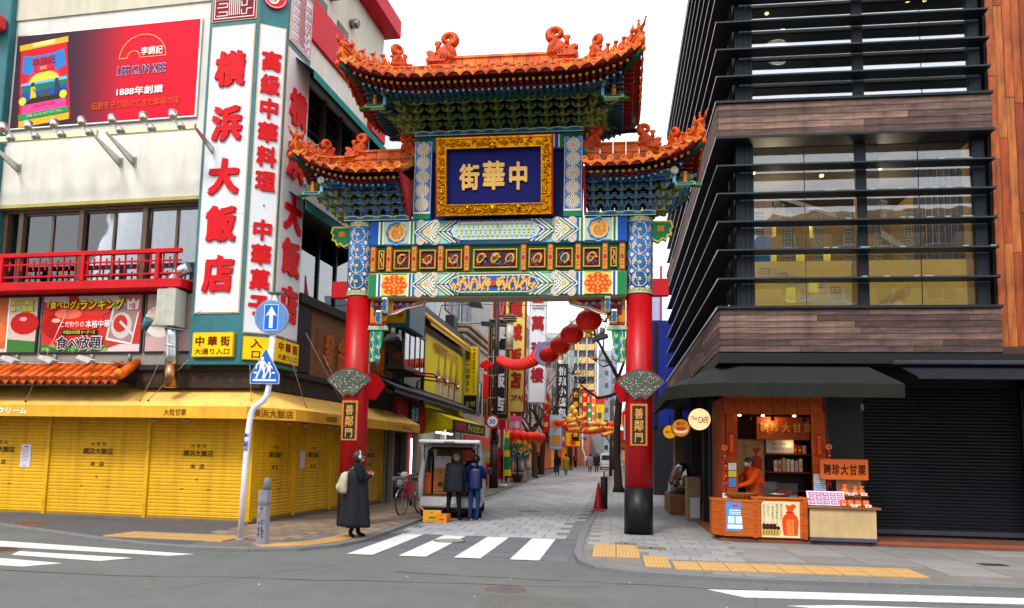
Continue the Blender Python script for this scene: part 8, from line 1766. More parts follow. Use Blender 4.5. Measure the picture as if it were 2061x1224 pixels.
# closing row at the end of the street so that the vista ends in buildings, not in open ground
for i, (x, w, h, c, lab) in enumerate(((-7.5, 5, 7, '#8c8478', 'brown grey block closing the street on the left'), (-2.6, 4.6, 5, '#7c98b4', 'blue grey low block closing the street in the middle'), (2.2, 5, 7, '#9a9488', 'grey block closing the street on the right'))):
    b = bldg('end_block', lab); bx('wall', WALL, C(c), x-w/2, x+w/2, 172, 180, 0, h, parent=b); windows(b, 171.98, x-w/2+.3, x+w/2-.3, 1, h-.4, 3, 2, .8, 1.1, DKG, axis='y')
ws = thing('far_one_way_sign', 'small round blue sign on a bent white pole far down the left pavement', 'sign', (-3.75, 90, .05)); q = MB(); q.tube([(.35, 0, 0), (.3, 0, 1.6), (0, 0, 2.3), (0, 0, 4.0)], .07, 8, C('#d8d8e0')); q.build('pole', STEEL, ws); q = MB(); q.cyl((0, -.1, 3.9), (0, 0, 3.9), .4, .4, 20, C('#4c86d0')); A = Art(q, -.11); A.p(arrow_pts(0, 3.9, .3, .5), C('#e0e4ec')); q.build('disc', PRINT, ws)
# houses across the junction, behind the camera: what the big windows mirror
for i, (x0, x1, h, c, lab) in enumerate(((-34, -19, 13, '#a89c8c', 'beige block across the junction, mirrored at the left'), (-18.5, -7, 17, '#b0a08c', 'tan block across the junction with a tall flat front'), (9, 21, 16, '#a48c74', 'brown block across the junction mirrored in the right windows'), (21.5, 36, 12, '#988c80', 'grey brown low block across the junction at the far right'))):
    b = bldg('opposite_house', lab); bx('wall', WALL, C(c), x0, x1, -26, -14, 0, h, parent=b)
    for f in range(int(h/3.2)):
        for k in range(int((x1-x0)/2.6)):
            o = inst('window', OWM, b, (x0+1.4+k*2.6, -13.98, 1.8+f*3.2)) if 'OWM' in globals() else None
# overhead wires
for i, (a, b_, lab) in enumerate((((-8.4, 36, 8.9), (1.5, 34, 8.6), 'thin overhead cable crossing the street under the gate beam'), ((-7.1, 40, 6.1), (-5.5, 35.6, 5.4), 'short cable tied from the cream building to the lamp post'), ((-5.5, 35.6, 9), (.1, 60, 7), 'thin cable from the lamp post to the right far pole'))):
    q = MB(); A_, B_ = Vector(a), Vector(b_); q.tube([A_+(B_-A_)*t-Vector((0, 0, .3*sin(pi*t))) for t in [k/8 for k in range(9)]], .014, 4, C('#3c3c44')); tag(q.build('cable', METAL), lab, 'cable')
# ================================================================ PEOPLE
SK = C('#c48a6c')
def person(lab, loc, rotz, H=1.68, J=None, skin=SK, top='#20242c', arm=None, legs='#14161a', shoes='#101010', hair='#120e0c', hairstyle='short', group=None, armr=1., parts=None, headturn=0., mask=False, fingers=True, lean=0.):
    """one continuous skinned body (colour follows the clothes it wears), hair and garments as children; faces local -y"""
    k = H/1.72
    P = dict(pel=(0, 0, .93), wai=(0, .0, 1.08), che=(0, -.005, 1.3), nk=(0, .01, 1.44), hd=(0, -.01, 1.52),
             hipL=(-.09, 0, .9), kneL=(-.1, -.02, .5), ankL=(-.1, .03, .09), toeL=(-.11, -.11, .04), hipR=(.09, 0, .9), kneR=(.1, -.02, .5), ankR=(.1, .03, .09), toeR=(.11, -.11, .04),
             shL=(-.19, 0, 1.39), elL=(-.23, .03, 1.11), wrL=(-.23, -.04, .87), shR=(.19, 0, 1.39), elR=(.23, .03, 1.11), wrR=(.23, -.04, .87))
    if J: P.update(J)
    tc, ac, lc, sc_ = C(top), C(arm or top), C(legs), C(shoes)
    names = list(P); idx = {n: i for i, n in enumerate(names)}; V = [Vector(P[n]) for n in names]
    rad = dict(pel=.13, wai=.12, che=.145, nk=.055, hd=.05, hipL=.1, hipR=.1, kneL=.065, kneR=.065, ankL=.045, ankR=.045, toeL=.038, toeR=.038, shL=.068*armr, shR=.068*armr, elL=.05*armr, elR=.05*armr, wrL=.03*armr, wrR=.03*armr)
    R_ = [rad[n] for n in names]
    E = [('pel', 'wai', tc), ('wai', 'che', tc), ('che', 'nk', tc), ('nk', 'hd', skin), ('pel', 'hipL', lc), ('hipL', 'kneL', lc), ('kneL', 'ankL', lc), ('ankL', 'toeL', sc_), ('pel', 'hipR', lc), ('hipR', 'kneR', lc), ('kneR', 'ankR', lc), ('ankR', 'toeR', sc_),
         ('che', 'shL', tc), ('shL', 'elL', ac), ('elL', 'wrL', ac), ('che', 'shR', tc), ('shR', 'elR', ac), ('elR', 'wrR', ac)]
    ed = [(idx[a], idx[b]) for a, b, c in E]; ec = [c for a, b, c in E]
    for s in 'LR':
        w = Vector(P['wr'+s]); d = (w-Vector(P['el'+s])).normalized(); hd_ = P.get('hand'+s); 
        side = d.cross(Vector((0, 1, .01))).normalized(); nrm = d.cross(side).normalized()
        V.append(w+d*.055); R_.append(.026); pi_ = len(V)-1; ed.append((idx['wr'+s], pi_)); ec.append(skin)
        if fingers:
            for f, (o, L) in enumerate(((-.024, .058), (-.008, .068), (.009, .064), (.025, .05))):
                a = len(V); V.append(w+d*.085+side*o); R_.append(.0095); V.append(w+d*(.085+L*.55)+side*o*1.15-nrm*.012); R_.append(.0085); V.append(w+d*(.085+L*.9)+side*o*1.15-nrm*.035); R_.append(.007)
                ed += [(pi_, a), (a, a+1), (a+1, a+2)]; ec += [skin]*3
            a = len(V); sg = -1 if s == 'L' else 1; V.append(w+d*.045-side*.032-nrm*.008); R_.append(.011); V.append(w+d*.08-side*.045-nrm*.02); R_.append(.009); ed += [(pi_, a), (a, a+1)]; ec += [skin]*2
    me = bpy.data.meshes.new('b'); me.from_pydata([tuple(v) for v in V], ed, []); o = bpy.data.objects.new('b', me); COL.objects.link(o)
    md = o.modifiers.new('s', 'SKIN'); md.use_smooth_shade = True
    for i, sv in enumerate(me.skin_vertices[0].data): sv.radius = (R_[i], R_[i]*(.78 if i in (idx['che'], idx['wai'], idx['pel']) else 1)); sv.use_root = (i == 0)
    o.modifiers.new('u', 'SUBSURF').levels = 1
    ev = bpy.data.meshes.new_from_object(o.evaluated_get(bpy.context.evaluated_depsgraph_get())); bpy.data.objects.remove(o)
    q = MB(); vs = [v.co.copy() for v in ev.vertices]; segs = [(V[a], V[b], c, max(.02, (R_[a]+R_[b])/2)) for (a, b), c in zip(ed, ec)]
    b0 = len(q.v); q.v += [v*k for v in vs]
    for p in ev.polygons:
        c = p.center; best = None
        for A_, B_, col, r in segs:
            ab = B_-A_; t = max(0, min(1, (c-A_).dot(ab)/max(1e-9, ab.length_squared))); dd = (c-(A_+ab*t)).length/r
            if best is None or dd < best[0]: best = (dd, col)
        q.f.append(tuple(b0+i for i in p.vertices)); q.c.append(best[1]); q.sm.append(True)
    bpy.data.meshes.remove(ev)
    # head with face
    hc = Vector(P['hd'])+Vector((0, 0, .085)); ca, sa = cos(headturn), sin(headturn)
    def hp(x, y, z): v = Vector((x*ca-y*sa, x*sa+y*ca, z)); v += hc; return v*k
    n0 = len(q.v)
    q.ball((0, 0, 0), (.072, .092, .108), 14, skin); q.ball((0, -.062, -.055), (.045, .035, .045), 10, skin)   # skull, jaw
    q.tube([(0, -.09, .02), (0, -.108, -.012), (0, -.098, -.022)], [.009, .013, .008], 6, skin)                   # nose
    for s in (-1, 1):
        q.ball((s*.074, .005, -.005), (.012, .02, .03), 7, skin); q.ball((s*.028, -.084, .012), (.012, .008, .007), 7, (.75, .75, .73)); q.ball((s*.028, -.09, .012), (.005, .004, .005), 6, (.02, .015, .01)); q.box(s*.028-.015, s*.028+.015, -.091, -.083, .027, .032, C(hair))
    q.box(-.02, .02, -.0965, -.088, -.052, -.047, C('#9c5048'))
    for i in range(n0, len(q.v)): q.v[i] = hp(*q.v[i])
    t = thing('person', lab, 'person', loc, rotz, group); body = q.build('body', mat('clothed_body', .85, noise=.16, nscale=10, bump=.25, bscale=45, spec=.2), t)
    if mask: q = MB(); q.loft([(0, -.055, -.075, .04, .045), (0, -.06, -.04, .052, .05), (0, -.062, -.01, .05, .042)], 12, C('#d0d4d8')); q.v = [hp(*v) for v in q.v]; q.build('face_mask', CLOTH, t)
    q = MB(); hcx = C(hair); rd = random.Random(int(abs(loc[0]*100)))
    if hairstyle != 'none':
        q.ball((0, .012, .03), (.083, .098, .092), 16, hcx)
        if hairstyle in ('bob', 'long'):
            q.ball((0, .02, .02), (.098, .112, .108), 16, hcx)
            q.loft([(0, .03, -.1 if hairstyle == 'bob' else -.2, .06, .05), (0, .03, -.06, .085, .07), (0, .025, .02, .09, .085), (0, .02, .07, .085, .085)], 16, hcx)
        else: q.loft([(0, .035, -.06, .055, .05), (0, .03, -.02, .076, .068), (0, .02, .04, .083, .085)], 14, hcx)
        for i in range(26):
            a = rd.uniform(0, 2*pi); e = rd.uniform(-.2, 1.3); x, y, z = .08*cos(a)*cos(e), .095*sin(a)*cos(e)+.012, .09*sin(e)+.03
            if y < -.05 and z < .05: continue
            q.tube([(x, y, z), (x*1.1, y*1.1+.004, z-.02), (x*1.08, y*1.1, z-.045)], [.016, .013, .004], 5, hcx)
        q.v = [hp(*v) for v in q.v]; q.build('hair', mat('hair', .5, noise=.3, nscale=30, bump=.4, bscale=60), t)
    if parts: parts(t, k, P, hp)
    return t
def coat(t, k, col, hem=.45, w=.24, d=.17, flare=1.25, sh=1.42, quilt=0, name='coat', lean=(0, 0), mt=None, fold=.05):
    q = MB(); n = 28; rings = []; c = C(col)
    zs = [hem+(sh-hem)*i/14 for i in range(15)]
    vs = []
    for i, z in enumerate(zs):
        u = (z-hem)/(sh-hem); fl = flare+(1-flare)*min(1, u*1.5); rx, ry = w*fl, d*fl
        if u > .86: s = 1-(u-.86)/.14; rx *= .38+.62*s**.6; ry *= .5+.5*s**.6
        ox, oy = lean[0]*u*u, lean[1]*u*u
        for j in range(n):
            a = 2*pi*j/n; f = 1+fold*(1-u)*sin(a*5+1.3)+fold*.4*(1-u)*sin(a*11)+(quilt*abs(sin(pi*z*14)) if quilt else .012*sin(z*40+a*3))
            vs.append(((ox+rx*f*cos(a))*k, (oy+ry*f*sin(a))*k, z*k))
    q.add(vs, [(i*n+j, i*n+(j+1) % n, (i+1)*n+(j+1) % n, (i+1)*n+j) for i in range(14) for j in range(n)], c, True); q.f.append(tuple(range(n-1, -1, -1))); q.c.append(C('#0c0c10')); q.sm.append(False)
    q.loft([((lean[0])*k, (lean[1]+.01)*k, (sh-.04)*k, .085*k, .08*k), ((lean[0])*k, (lean[1]+.01)*k, (sh+.03)*k, .075*k, .072*k)], 14, jit(c, .1), caps=False)
    return q.build(name, mt or mat('coat_cloth', .75, noise=.18, nscale=7, bump=.3, bscale=25, spec=.3), t)
# woman in the long coat
def w_parts(t, k, P, hp):
    coat(t, k, '#0a0e18', hem=.24, w=.275, d=.225, flare=1.3, quilt=.0, fold=.15)
    q = MB(); q.loft([(0, .25*k, .88*k, .14*k, .07*k), (0, .27*k, .92*k, .17*k, .1*k), (0, .27*k, 1.1*k, .165*k, .1*k), (0, .24*k, 1.26*k, .13*k, .07*k), (0, .22*k, 1.3*k, .06*k, .03*k)], 16, C('#b0a88c')); q.loft([(0, .36*k, .93*k, .1*k, .03*k), (0, .37*k, 1.0*k, .11*k, .04*k), (0, .36*k, 1.07*k, .1*k, .03*k)], 12, C('#a49c80')); q.build('backpack', CLOTH, t)
    for s in (-1, 1): q = MB(); q.tube([(s*.09*k, .2*k, 1.28*k), (s*.12*k, .02*k, 1.46*k), (s*.13*k, -.17*k, 1.3*k), (s*.15*k, -.12*k, 1.05*k), (s*.13*k, .16*k, .95*k)], .014*k, 6, C('#a49c80')); q.build('strap', CLOTH, t)
    q = MB(); N = 12; q.tube([hp(.088*cos(a), .0, .03+.095*sin(a)) for a in [pi*i/N for i in range(N+1)]], .008, 6, C('#c8ccd4'))
    for s in (-1, 1): p = hp(s*.09, 0, .0); q.ball(p, (.018, .035, .04), 10, C('#b0b4bc'))
    q.build('headphones', PLAST, t)
person('woman in a long navy padded coat with a cream backpack and headphones at the kerb', (-4.76, 14.05, .03), R(118), 1.62,
       J=dict(kneL=(-.09, -.06, .5), ankL=(-.1, .12, .12), toeL=(-.1, .02, .03), kneR=(.09, -.03, .5), ankR=(.1, -.08, .09), toeR=(.1, -.23, .04), shL=(-.19, 0, 1.39), elL=(-.3, -.03, 1.13), wrL=(-.16, -.22, 1.22), elR=(.29, -.05, 1.13), wrR=(.14, -.22, 1.24), hd=(0, -.03, 1.51)),
       top='#0a0e18', legs='#0e0e12', shoes='#0c0c0e', hair='#2c1a14', hairstyle='bob', armr=1.5, parts=w_parts)
def m_parts(t, k, P, hp):
    coat(t, k, '#0b0f1b', hem=.72, w=.24, d=.17, flare=1.08, lean=(0, -.13), fold=.09, sh=1.4)
    q = MB(); q.loft([(0, .01, .02, .088, .105), (0, .01, .06, .088, .1), (0, .01, .1, .07, .08), (0, .01, .12, .03, .035)], 14, C('#6a6058')); q.v = [hp(*v) for v in q.v]; q.build('knit_cap', CLOTH, t)
person('man in a dark navy coat and grey cap behind the open van', (-3.8, 18.3, .02), R(178), 1.66,
       J=dict(che=(0, -.1, 1.28), nk=(0, -.15, 1.41), hd=(0, -.19, 1.47), shL=(-.19, -.11, 1.35), shR=(.19, -.11, 1.35), elL=(-.25, -.08, 1.05), wrL=(-.24, -.12, .82), elR=(.24, -.3, 1.1), wrR=(.18, -.5, 1.1), hipL=(-.1, 0, .9), kneL=(-.13, -.01, .5), ankL=(-.15, .02, .09), toeL=(-.17, -.12, .04), kneR=(.13, -.02, .5), ankR=(.14, .03, .09), toeR=(.16, -.11, .04)),
       top='#0b0f1b', legs='#101014', shoes='#2c2c2c', hair='#8c8880', armr=1.25, parts=m_parts)
def b_parts(t, k, P, hp):
    coat(t, k, '#051048', hem=.84, w=.2, d=.16, flare=1.0, quilt=.05, lean=(0, -.06), fold=.02, mt=mat('puffer_nylon', .35, noise=.2, nscale=6, bump=.35, bscale=12)); 
    q = MB(); q.loft([(0, .08*k, 1.36*k, .1*k, .06*k), (0, .1*k, 1.42*k, .13*k, .09*k), (0, .1*k, 1.5*k, .11*k, .07*k)], 12, C('#040d3c')); q.build('hood', mat('puffer_nylon'), t)
    q = MB(); q.bbox(.12*k, .3*k, -.02*k, .14*k, .72*k, 1.0*k, C('#121214'), .03); q.tube([(.2*k, .06*k, 1.0*k), (.22*k, .04*k, 1.2*k), (.16*k, 0, 1.42*k)], .012, 5, C('#141414')); q.build('shoulder_bag', CLOTH, t)
person('person in a shiny blue puffer jacket and jeans behind the van', (-3.33, 18.42, .02), R(168), 1.6,
       J=dict(che=(0, -.05, 1.29), nk=(0, -.07, 1.43), hd=(0, -.1, 1.5), elL=(-.24, -.1, 1.12), wrL=(-.2, -.3, 1.12), elR=(.23, -.08, 1.12), wrR=(.2, -.3, 1.1)), top='#051048', legs='#11305f', shoes='#c8ccd0', hair='#0e0c0c', hairstyle='bob', armr=1.3, parts=b_parts)
def s_parts(t, k, P, hp):
    coat(t, k, '#c8440c', hem=.78, w=.235, d=.2, flare=1.05, lean=(0, -.1), fold=.03, sh=1.4); q = MB(); q.loft([(0, -.03*k, .55*k, .21*k, .18*k), (0, -.04*k, .9*k, .2*k, .165*k), (0, -.02*k, .98*k, .18*k, .15*k)], 18, C('#2c5c44')); q.build('apron', CLOTH, t)
person('chestnut seller in an orange jacket and white mask bending over the counter', (2.82, 16.3, .13), R(-68), 1.6,
       J=dict(che=(0, -.08, 1.28), nk=(0, -.13, 1.41), hd=(0, -.18, 1.46), shL=(-.19, -.1, 1.35), shR=(.19, -.1, 1.35), elL=(-.22, -.26, 1.12), wrL=(-.1, -.45, 1.04), elR=(.22, -.26, 1.12), wrR=(.1, -.47, 1.04)), top='#c8440c', legs='#101418', hair='#0e0a0a', mask=True, armr=1.5, parts=s_parts)
# walkers down the street
def walk(ph=1): return dict(kneL=(-.09, -.1*ph, .5), ankL=(-.09, -.1*ph, .1), toeL=(-.09, -.24*ph, .05), kneR=(.09, .02*ph, .5), ankR=(.09, .16*ph, .12), toeR=(.09, .03*ph, .04), elL=(-.25, .08, 1.12), wrL=(-.24, .04, .9), elR=(.25, -.03, 1.12), wrR=(.24, -.12, .9))
def cp(col, hem, w=.2, d=.16, fl=1.15): return lambda t, k, P, hp: coat(t, k, col, hem=hem, w=w, d=d, flare=fl)
for x, y, rz, H, top, legs, hem, hs, lab, ph in (
    (-5.9, 41.6, 150, 1.8, '#0c0c10', '#101014', .42, 'short', 'person in a long black coat standing by the green and yellow banner', .4),
    (-6.15, 62, 170, 1.78, '#101014', '#101014', .45, 'short', 'person in black with a pale collar behind the bare trees', .5),
    (-4.45, 60.5, 175, 1.72, '#14181c', '#2c5c9c', .8, 'bob', 'walker in a black jacket and light blue jeans beside the yellow coat', 1),
    (-3.85, 61.5, 170, 1.72, '#a8901c', '#1c2c3c', .45, 'bob', 'walker in a mustard yellow coat carrying a bag', -1),
    (-2.35, 73.5, 178, 1.78, '#8c8088', '#1c1c24', .5, 'bob', 'walker in a grey lilac coat in the middle of the street', 1),
    (-1.75, 74.5, 182, 1.84, '#101216', '#101014', .6, 'short', 'walker in black beside the grey lilac coat', -1),
    (-3.2, 104, 180, 1.8, '#1c1c28', '#14141c', .7, 'short', 'distant walker in dark clothes left of the middle of the street', 1),
    (-2.3, 112, 175, 1.8, '#2c2430', '#14141c', .7, 'short', 'distant walker in plum clothes in the middle of the far street', 1),
    (-4.9, 96, 178, 1.75, '#7c1c1c', '#14141c', .8, 'short', 'distant walker in a dark red jacket by the far left shops', 1),
    (-4.0, 108, 172, 1.75, '#c0c0c4', '#1c2438', .8, 'bob', 'distant walker in a pale jacket beyond the yellow coat', -1),
    (-2.9, 90, 190, 1.72, '#24283c', '#101014', .6, 'short', 'distant walker in navy behind the grey lilac coat', -1),
    (-1.5, 118, 180, 1.85, '#1c3c8c', '#14141c', .8, 'short', 'distant walker in a blue jacket near the far white van', -1)):
    person(lab, (x, y, .02 if x > -4.9 else .05), R(rz), H, J=walk(ph), top=top, legs=legs, hair='#120e0e', hairstyle=hs, armr=1.2, parts=cp(top, hem), fingers=y < 100)
bg_ = MB(); bg_.bbox(-.14, .14, -.06, .06, 0, .26, C('#6a6448'), .02); bg_.tube([(-.06, 0, .26), (0, 0, .42), (.06, 0, .26)], .01, 5, C('#5a5438')); tag(bg_.build('handbag', CLOTH, None, (-3.45, 61.4, .5)), 'olive handbag held beside the mustard yellow coat', 'bag')
# banner and potted plants by the restaurant
bn = thing('banner_flag', 'green and yellow feather banner behind the lamp post base', 'banner', (-5.25, 36.6, .05)); q = MB(); q.cyl((0, 0, 0), (0, 0, 2.75), .02, .015, 8, C('#c8c8c8')); q.build('pole', METAL, bn)
q = MB(); N = 14
for i in range(N):
    z0, z1 = .55+2.1*i/N, .55+2.1*(i+1)/N; f = lambda z: .06*sin(z*3); q.add([(.02, f(z0), z0), (.3+.06*sin(z0*2), f(z0)+.05, z0), (.3+.06*sin(z1*2), f(z1)+.05, z1), (.02, f(z1), z1)], [(0, 1, 2, 3)], C('#1c7c44') if (i//2) % 3 else C('#e0c020')); q.add([(.02, f(z0)+.004, z0), (.3+.06*sin(z0*2), f(z0)+.054, z0), (.3+.06*sin(z1*2), f(z1)+.054, z1), (.02, f(z1)+.004, z1)], [(3, 2, 1, 0)], C('#1c7c44'))
q.build('cloth', CLOTH, bn); q = MB(); q.bbox(-.2, .2, -.2, .2, 0, .16, C('#c8c8cc'), .05); q.build('water_base', PLAST, bn)
pl_ = thing('potted_shrub', 'leafy shrub in a pot hung under the restaurant lanterns', 'plant', (-5.4, 43.2, .05)); q = MB(); q.lathe([(.2, 0), (.3, .4), (.33, .45)], 14, C('#5c3424')); q.build('pot', STONE, pl_); q = MB(); rd = random.Random(3); q.tube([(0, 0, .4), (0, 0, 1.9)], [.05, .03], 6, C('#3c2c1c')); q.build('stem', BARK, pl_)
q = MB()
for i in range(620):
    a, e, r = rd.uniform(0, 6.3), rd.uniform(-1, 1.4), rd.uniform(.3, 1)**.5; p = Vector((.85*r*cos(a)*cos(e), .6*r*sin(a)*cos(e), 1.75+.45*r*sin(e))); u = Vector((rd.uniform(-1, 1), rd.uniform(-1, 1), rd.uniform(-1, 1))).normalized()*.07; v = u.orthogonal().normalized()*.03
    q.add([p-u, p+v, p+u, p-v], [(0, 1, 2, 3)], C(rd.choice(['#2c4a24', '#3c5c2c', '#1c3418', '#4c6c34'])))
tag(q.build('leaves', CLOTH, pl_), kind='stuff')

# ================================================================ VAN, BICYCLE, BOXES
def wheel(parent, x, y, r, w=.17):
    t = MB(); t.loft([], 3) if False else None
    q = MB(); prof = [(r*.68, -w/2), (r*.95, -w/2), (r, -w*.35), (r, w*.35), (r*.95, w/2), (r*.68, w/2)]; n = 28; vs = []
    for rr, a in prof:
        for k in range(n): th = 2*pi*k/n; vs.append((a, rr*cos(th), rr*sin(th)))
    m = len(prof); q.add(vs, [(i*n+k, i*n+(k+1) % n, ((i+1) % m)*n+(k+1) % n, ((i+1) % m)*n+k) for i in range(m) for k in range(n)], C('#101012'), True); o = q.build('wheel', RUBBER, parent, (x, y, r))
    q = MB(); q.cyl((-w*.4, 0, 0), (w*.4, 0, 0), r*.66, r*.66, 20, C('#6c6c70')); q.cyl((-w*.46, 0, 0), (w*.46, 0, 0), r*.2, r*.2, 12, C('#8c8c90'))
    for k in range(8): a = k*pi/4; q.cyl((-w*.42, r*.45*cos(a), r*.45*sin(a)), (w*.42, r*.45*cos(a), r*.45*sin(a)), r*.07, r*.07, 6, C('#2c2c2e'))
    q.build('rim', METAL, o)
CAR = mat('car_paint', .28, noise=.05, nscale=2, coat=.4); CGL = mat('car_glass', .06, noise=.1, spec=.8); WV = C('#bcbcc0')
def van(lab, loc, rz, open_=True):
    t = thing('delivery_van', lab, 'van', loc, rz); W = .84; L = 3.7
    def pb(n, m, c, *a, ch=.02): q = MB(); q.bbox(*a, c, ch); return q.build(n, m, t)
    for s in (-1, 1):
        x0, x1 = (W-.06, W) if s > 0 else (-W, -W+.06)
        q = MB(); q.prism([(0, .34), (.18, .34), (.24, .6), (.42, .72), (.68, .72), (.84, .6), (.9, .34), (2.62, .34), (2.68, .6), (2.86, .72), (3.1, .72), (3.28, .6), (3.34, .34), (L, .36), (L+.04, .95), (L-.12, 1.08), (0, 1.08)], (x0, x1), WV, 'x')
        for a, b_ in ((0, .1), (1.25, 1.33), (2.3, 2.4)): q.prism([(a, 1.08), (b_, 1.08), (b_+.02, 1.8), (a+.04, 1.8)], (x0-s*.03, x1-s*.03), WV, 'x')
        q.prism([(3.35, 1.05), (L-.1, 1.05), (2.95, 1.86), (2.75, 1.86)], (x0-s*.03, x1-s*.03), WV, 'x'); q.prism([(.02, 1.76), (3.05, 1.76), (2.85, 1.92), (.04, 1.92)], (x0-s*.04, x1-s*.04), WV, 'x'); q.build('side_panel', CAR, t)
        q = MB(); q.prism([(.1, 1.08), (3.38, 1.08), (2.9, 1.76), (.12, 1.76)], (s*(W-.062), s*(W-.05)), C('#1c2226'), 'x'); q.build('side_glass', CGL, t)
        q = MB(); q.bbox(-.05, .05, -.03, .03, 0, .5, C('#a80c10'), .01); q.box(-.04, .04, -.034, -.03, .3, .42, C('#d8d0c8')); q.build('tail_light', PLAST, t, (s*(W-.045), -.02, .78))
        q = MB(); q.tube([(s*W, 2.95, 1.15), (s*(W+.1), 2.95, 1.15)], .02, 6, C('#1c1c1c')); q.bbox(s*(W+.16)-.07, s*(W+.16)+.07, 2.9, 2.98, 1.08, 1.28, C('#1c1c1e'), .02); q.build('wing_mirror', PLAST, t)
        q = MB(); q.box(s*W-.004 if s > 0 else -W-.004, s*W+.004 if s > 0 else -W+.004, 1.4, 1.6, .98, 1.02, C('#8c8c8c')); q.build('door_handle', PLAST, t)
        q = MB(); q.tube([(s*(W-.05), -.04, .5), (s*(W-.04), -.03, 1.0), (s*(W-.09), .0, 1.5), (s*(W-.16), .03, 1.8), (s*(W-.32), .05, 1.93)], [.075, .08, .075, .07, .05], 10, WV); q.build('rear_pillar', CAR, t)
        for y in (.55, 2.98): wheel(t, s*(W-.1), y, .3)
    q = MB(); q.loft([(0, L*.41, 1.9, W-.05, L*.42, .35), (0, L*.41, 1.96, W-.1, L*.4, .4), (0, L*.41, 1.98, W-.25, L*.36, .45)], 32, WV); q.build('roof', CAR, t)
    q = MB(); q.bbox(-W+.02, W-.02, -.14, .1, .3, .6, WV, .05); q.bbox(-W+.1, W-.1, -.13, 0, .6, .63, C('#3c3c40'), .01); q.build('bumper', CAR, t)
    pb('floor', RUBBER, C('#1a1a1c'), -W+.06, W-.06, 0, 3.3, .5, .58); pb('front_bulkhead', STEEL, C('#1c1c20'), -W+.08, W-.08, 2.3, 2.4, .58, 1.4); pb('underbody', RUBBER, C('#0c0c0e'), -W+.12, W-.12, .1, 3.5, .22, .5)
    q = MB(); q.prism([(L-.5, .36), (L+.04, .36), (L+.04, .95), (L-.1, 1.06), (L-.5, 1.06)], (-W+.02, W-.02), WV, 'x'); q.build('front_end', CAR, t); q = MB(); q.add([(-W+.08, L-.12, 1.06), (W-.08, L-.12, 1.06), (W-.14, 2.92, 1.86), (-W+.14, 2.92, 1.86)], [(0, 1, 2, 3)], C('#26302f')); q.build('windscreen', PANE_DARK, t)
    for x in (-.4, .4): q = MB(); q.bbox(x-.22, x+.22, 2.15, 2.3, .6, 1.3, C('#202024'), .05); q.bbox(x-.12, x+.12, 2.18, 2.28, 1.3, 1.5, C('#202024'), .04); q.build('seat', CLOTH, t)
    q = MB(); q.bbox(-.17, .17, -.16, -.14, .4, .54, C('#c8ccc4'), .006); q.text('12-34', .0, .46, -.163, .26, .08, C('#1c5c3c'), .02) if False else None; q.build('number_plate', PRINT, t)
    fr = MB()
    for s in (-1, 1): fr.tube([(s*(W-.08), -.02, .6), (s*(W-.09), 0, 1.1), (s*(W-.16), .02, 1.7), (s*(W-.3), .03, 1.84)], .035, 8, C('#101012'))
    fr.tube([(-(W-.3), .03, 1.84), (W-.3, .03, 1.84)], .035, 8, C('#101012')); fr.tube([(-(W-.08), -.02, .62), (W-.08, -.02, .62)], .03, 8, C('#101012')); fr.build('door_seal', RUBBER, t)
    if open_:
        g = MB(); g.T = Matrix.Translation((0, .02, 1.93)) @ Matrix.Rotation(R(-4), 4, 'X')
        g.bbox(-W+.04, W-.04, -1.0, 0, -.02, .05, WV, .025); g.box(-W+.18, W-.18, -.5, -.12, -.026, -.02, C('#20262a')); g.box(-W+.18, W-.18, -.5, -.12, .05, .056, C('#20262a')); g.bbox(-.14, .14, -1.03, -.98, -.05, .0, C('#2c2c30'), .01); g.bbox(-W+.06, W-.06, -1.02, -.96, -.04, .03, WV, .02); g.build('tailgate', CAR, t)
        for s in (-1, 1): q = MB(); q.tube([(s*(W-.12), .0, 1.45), (s*(W-.14), -.42, 1.92)], .012, 6, C('#1c1c1c')); q.build('gas_strut', METAL, t)
    else: q = MB(); q.bbox(-W+.06, W-.06, -.03, .03, .6, 1.9, WV, .02); q.box(-W+.16, W-.16, -.035, -.03, 1.15, 1.75, C('#14181c')); q.build('tailgate', CAR, t)
    t.scale = (.92, .95, .945)
    return t
VX, VY, VR = -4.02, 18.95, R(8)
van('white delivery van with its rear tailgate raised and cardboard boxes inside', (VX, VY, .012), VR)
van('distant white van parked on the right side of the far street', (-.95, 92, .012), R(2), False)
def VP_(x, y, z): return Vector((VX, VY, .012))+Vector((x*cos(VR)-y*sin(VR), x*sin(VR)+y*cos(VR), z))
def cbox(lab, loc, rz, w, d, h, col='#a8713c', flaps=False, mark=None):
    t = thing('cardboard_box', lab, 'box', loc, rz); q = MB(); c = C(col); q.bbox(-w/2, w/2, -d/2, d/2, 0, h, c, .006); A = Art(q, -d/2-.001); A.rect(-w*.06, w*.06, h*.82, h*.88, C('#2c2018'))
    if mark: A.rect(-w*.36, w*.36, h*.12, h*.14, C(mark)); A.p(circ(0, h*.4, w*.22, 12, 0, h*.1), C(mark))
    q.box(-.03, .03, -d/2-.002, d/2+.002, h, h+.002, jit(C('#b88c58'), .1)); q.build('carton', PRINT, t)
    if flaps:
        for s in (-1, 1): q = MB(); q.add([(s*w/2, -d/2, h), (s*w/2, d/2, h), (s*(w/2+.1), d/2, h+.1), (s*(w/2+.1), -d/2, h+.1)], [(0, 1, 2, 3)], c); q.build('flap', PRINT, t)
cbox('tall brown carton standing in the middle of the van floor', VP_(-.27, .3, .58), VR, .34, .4, .66, mark='#5c3414'); cbox('narrow orange brown carton at the left inside the van', VP_(-.6, .3, .58), VR, .22, .4, .55, '#b85c28'); cbox('short brown carton at the right of the tall one in the van', VP_(.1, .35, .58), VR, .34, .4, .4, '#9c6234')
